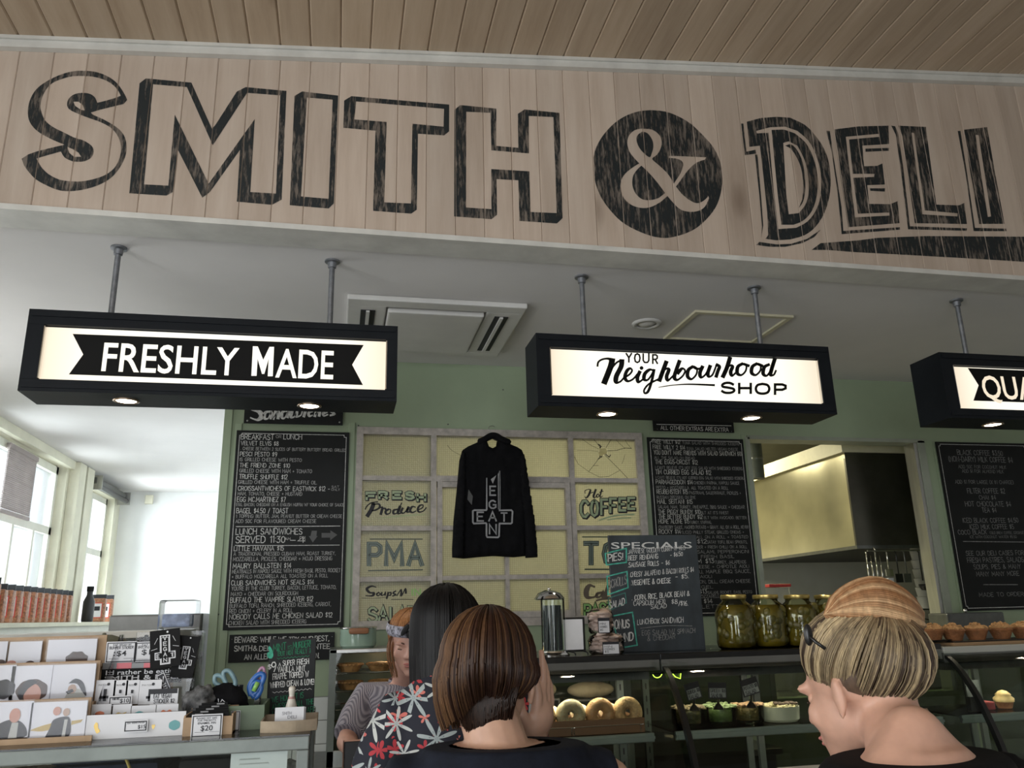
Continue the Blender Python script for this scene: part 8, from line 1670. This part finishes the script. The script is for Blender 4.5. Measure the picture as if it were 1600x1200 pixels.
tr = MB(); legs(tr, B, Hh, .010, .50, .05); torso(tr, B, Hh, .006, .44, .52); remesh('trousers', tr, .010, 4, 'denim', t); shoes(B, t)
br = MB(); dd = (eR-wr).normalized(); uu = dd.cross(V((0, 1, 0))).normalized(); vv = dd.cross(uu); br.tube([wr+dd*.02+(uu*math.cos(q*PI/10)+vv*math.sin(q*PI/10))*.0285 for q in range(21)], .0035, 8); obj('bracelet', br, 'black_plastic', t, True)
C = V((0, -.014, .032)); R3 = V((.080, .102, .090))
ps = []; cs = []
for k in range(3000):
    ph = random.uniform(.5, 2*PI-.5); pb = abs(ph-PI); lay = random.random()
    side = min(1, pb/1.2)
    rt_ = 1 if ph < PI else 0; L = lerp(.078, .112-.050*rt_, side**1.3)*lerp(.72, 1.05, lay)+(-.015*math.cos((ph-PI)*3) if pb < .6 else 0)
    j = .06*noise.noise(V((ph*7, 0, 9)))+.035*noise.noise(V((ph*22, lay*2, 4)))+random.uniform(-.01, .01)
    p = longpath(ph, L, 13, j+.015*lay, R3, C, flare=.10*side+.04, tuck=lerp(.33, .10+.22*rt_, side))
    ps.append([HY @ q for q in p])
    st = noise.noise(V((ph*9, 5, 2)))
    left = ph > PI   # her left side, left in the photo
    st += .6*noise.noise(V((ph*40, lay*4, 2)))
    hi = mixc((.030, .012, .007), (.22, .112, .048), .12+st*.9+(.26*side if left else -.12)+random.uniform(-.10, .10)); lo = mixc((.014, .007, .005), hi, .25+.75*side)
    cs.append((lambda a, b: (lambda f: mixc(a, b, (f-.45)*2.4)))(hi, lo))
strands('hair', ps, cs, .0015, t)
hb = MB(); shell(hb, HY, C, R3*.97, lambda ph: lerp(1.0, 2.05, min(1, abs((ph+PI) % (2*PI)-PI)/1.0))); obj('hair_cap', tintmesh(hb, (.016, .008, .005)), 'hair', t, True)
# short nape hair tapering to a point
ps = []; cs = []
for k in range(700):
    x = random.gauss(0, .030); x = max(-.06, min(.06, x)); bot = -.098+abs(x)*.75
    ps.append([HY @ V((x*(1-.25*f), -.088-.010*math.sin(f*PI)+.022*f, lerp(.0, bot-.012, f)+random.uniform(-.004, .004))) for f in (0, .2, .4, .6, .8, 1)]); cs.append(mixc((.008, .004, .0025), (.026, .012, .007), random.random()))
strands('nape_hair', ps, cs, .0014, t)

# ---------------------------------------------------------------- customer with the blonde bun
SW = .95; hc = onY(1347, 1080, 1.15); HY = frame(hc, .38, -.28, .05); Hh = 1.58
t = thing('person', 'customer with blonde hair in a high bun, black top and silver necklace, head bowed', 'person', (hc.x+.02, 1.05, 0))
nbp = onY(1412, 1190, 1.06); B = frame((nbp.x+.0, 1.05, 0), .30, 0); sk = MB(); Hb = (nbp.z-.018)/.81
torso(sk, B, Hb, -.004, .47, .84)
for x in (-1, 1): mcaps(sk, B, [(0, -.014, .842*Hb), (x*.06, -.014, .812*Hb), (x*.10, -.012, .795*Hb)], [.040, .038, .036])
legs(sk, B, Hb); feet(sk, B, Hb); head(sk, HY, .93); sk.capsule([B @ V((0, -.012, .785*Hb)), B @ V((-.005, .005, .83*Hb)), HY @ V((0, -.032, -.040))], [.050, .045, .043], 18)
eL = V((nbp.x-.22, 1.08, .98)); wL = V((nbp.x-.12, 1.32, 1.0)); eR = V((nbp.x+.24, 1.05, .98)); wR = V((nbp.x+.10, 1.32, 1.0))
sL = arm(sk, B, Hb, -1, eL, wL, drop=.03); sR = arm(sk, B, Hb, 1, eR, wR, drop=.03); hand_mb(sk, wL, (.3, .9, 0), (0, 0, -1), -1, (.5, .6, .6, .6)); hand_mb(sk, wR, (-.3, .9, 0), (0, 0, -1), 1, (.5, .6, .6, .6))
remesh('body', sk, .0055, 5, 'skin', t); facebits(HY, t, .93, closed=True)
cl = MB(); torso(cl, B, Hb*1.015, .020, .44, .82)
for s, e in ((sL, eL), (sR, eR)): cl.tube([B @ V((0, -.014, .775*Hb-.035)), s+V((0, 0, .020)), s+(e-s)*.5, s+(e-s)*.86], [.060, .070, .064, .056], 20)
remesh('top', cl, .007, 6, 'fabric_black', t)
tr = MB(); legs(tr, B, Hb, .010, .50, .05); torso(tr, B, Hb, .006, .44, .52); remesh('trousers', tr, .010, 4, 'denim', t); shoes(B, t)
nk = MB(); nc = B @ V((-.006, .0, .803*Hb)); nk.tube([nc+(B.to_3x3() @ V((.070*math.cos(q*PI/14), .068*math.sin(q*PI/14)+.004, -.022*math.sin(q*PI/14)))) for q in range(29)], .0014, 6); obj('necklace', nk, mat('silver_chain', (.8, .78, .75), .2, metal=1), t, True)
C = V((0, -.012, .027)); R3 = V((.077, .096, .083))
root = (V((.0, -.045, .098))-V((0, 0, 0))).normalized()
def dirv(th, ph): return V((math.sin(th)*math.sin(ph), math.sin(th)*math.cos(ph), math.cos(th)))
pole = V((0, -.62, .78)).normalized()
ps = []; cs = []
for k in range(3200):
    ph = random.uniform(-PI, PI); ap_ = abs(ph)
    th = lerp(1.02, 2.12, min(1, ap_/1.9)) if ap_ < 1.9 else lerp(2.15, 2.48, (ap_-1.9)/1.24)
    if 1.35 < ap_ < 1.85: th = 1.80
    th -= random.uniform(0, 1)**2*.75+.07*noise.noise(V((ph*14, 2, 2))); lay = random.random()
    d0 = dirv(th, ph); om = math.acos(max(-1, min(1, d0.dot(pole)))); p = []
    j0 = .05*noise.noise(V((ph*6, th, 2)))+.03*noise.noise(V((ph*18, 1, 7)))
    for i in range(11):
        f = i/10; q = (d0*math.sin((1-f)*om)+pole*math.sin(f*om))/max(.05, math.sin(om)); q.normalize()
        r = .90+.15*math.sin(min(1, f*1.9)*PI/2)+.05*math.sin(f*PI)+j0*1.4*math.sin(f*PI*.9+.15)+.035*lay*min(1, f*4); p.append(HY @ (C+V((R3.x*q.x*r, R3.y*q.y*r, R3.z*q.z*r))))
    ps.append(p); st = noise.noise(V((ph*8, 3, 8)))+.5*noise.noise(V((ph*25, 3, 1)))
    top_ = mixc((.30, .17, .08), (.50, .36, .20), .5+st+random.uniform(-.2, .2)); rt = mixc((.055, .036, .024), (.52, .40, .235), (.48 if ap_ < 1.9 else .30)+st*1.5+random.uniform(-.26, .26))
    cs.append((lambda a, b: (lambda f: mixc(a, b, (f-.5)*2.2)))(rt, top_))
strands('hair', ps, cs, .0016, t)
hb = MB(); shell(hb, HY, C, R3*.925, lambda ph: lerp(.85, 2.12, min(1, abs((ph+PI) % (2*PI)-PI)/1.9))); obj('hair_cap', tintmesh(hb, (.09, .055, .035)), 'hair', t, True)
# bun: a thick coil of hair swept from lower left to right
bc = onY(1366, 960, 1.13); bcam = frame(bc, -.10, 0, .10); A3 = V((.080, .054, .047))
ps = []; cs = []
for k in range(1500):
    a = random.uniform(0, 2*PI); lay = random.random(); p = []; j = .06*noise.noise(V((math.cos(a)*3, math.sin(a)*3, 4))); pl_ = V((-.93, 0, -.36)).normalized(); pr_2 = V((.86, -.1, -.30)).normalized()
    ax = V((0, math.cos(a), math.sin(a)))
    for i in range(12):
        f = i/11; g = math.sin(f*PI)**.62; c_ = lerp(-1, 1, f); q = V((c_*.93, ax.y*g, ax.z*g-.25*c_*c_+.12)); tw = .55*(f-.5); y_, z_ = q.y*math.cos(tw)-q.z*math.sin(tw), q.y*math.sin(tw)+q.z*math.cos(tw); r = 1+j+.05*lay+.05*noise.noise(V((f*3, a, 2)))
        p.append(bcam @ V((A3.x*q.x*r, A3.y*y_*r, A3.z*z_*r)))
    ps.append(p); st = noise.noise(V((math.cos(a)*4, math.sin(a)*4, 1))); c0 = mixc((.30, .14, .06), (.62, .40, .22), .45+st*1.2+random.uniform(-.18, .18)); cs.append(c0)
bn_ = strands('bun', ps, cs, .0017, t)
hb = MB(); mell(hb, bcam, (0, 0, 0), (.068, .044, .038)); obj('bun_core', tintmesh(hb, (.30, .15, .07)), 'hair', bn_, True, org=None)
ps = []; cs = []
b0 = HY @ (C+V((R3.x*pole.x, R3.y*pole.y, R3.z*pole.z)))
for k in range(500):
    a = random.uniform(0, 2*PI); o_ = V((math.cos(a)*.034, math.sin(a)*.030, 0)); e_ = bc+V((math.cos(a)*.040, math.sin(a)*.028, -.020)); ps.append([b0+o_*1.15+V((0, 0, -.012)), (b0+e_)/2+o_*.55, e_]); cs.append(mixc((.20, .11, .05), (.50, .30, .15), random.random()))
strands('hair_twist', ps, cs, .0018, t)
# fine loose hair at the nape, grip beside the ear
ps = []; cs = []
for k in range(260):
    x = random.uniform(-.03, .03); p0_ = HY @ V((x, -.072, -.040)); p3 = p0_+V((random.uniform(-.012, .012), random.uniform(-.006, .006), random.uniform(-.045, -.015))); ps.append([p0_, (p0_+p3)/2+V((random.uniform(-.006, .006), -.006, 0)), p3]); cs.append((.30, .20, .13))
strands('loose_hair', ps, cs, .0006, t)
M4_ = onY(1262, 1010, 1.08); gp = MB(); gp.tube([tuple(onY(1262, 992, 1.085)), tuple(onY(1276, 1004, 1.075)), tuple(onY(1290, 1014, 1.068))], .0025, 6); gp.ell(onY(1263, 992, 1.085), (.007, .004, .015), 12, 8); obj('hair_grip', gp, 'black_plastic', t, True)
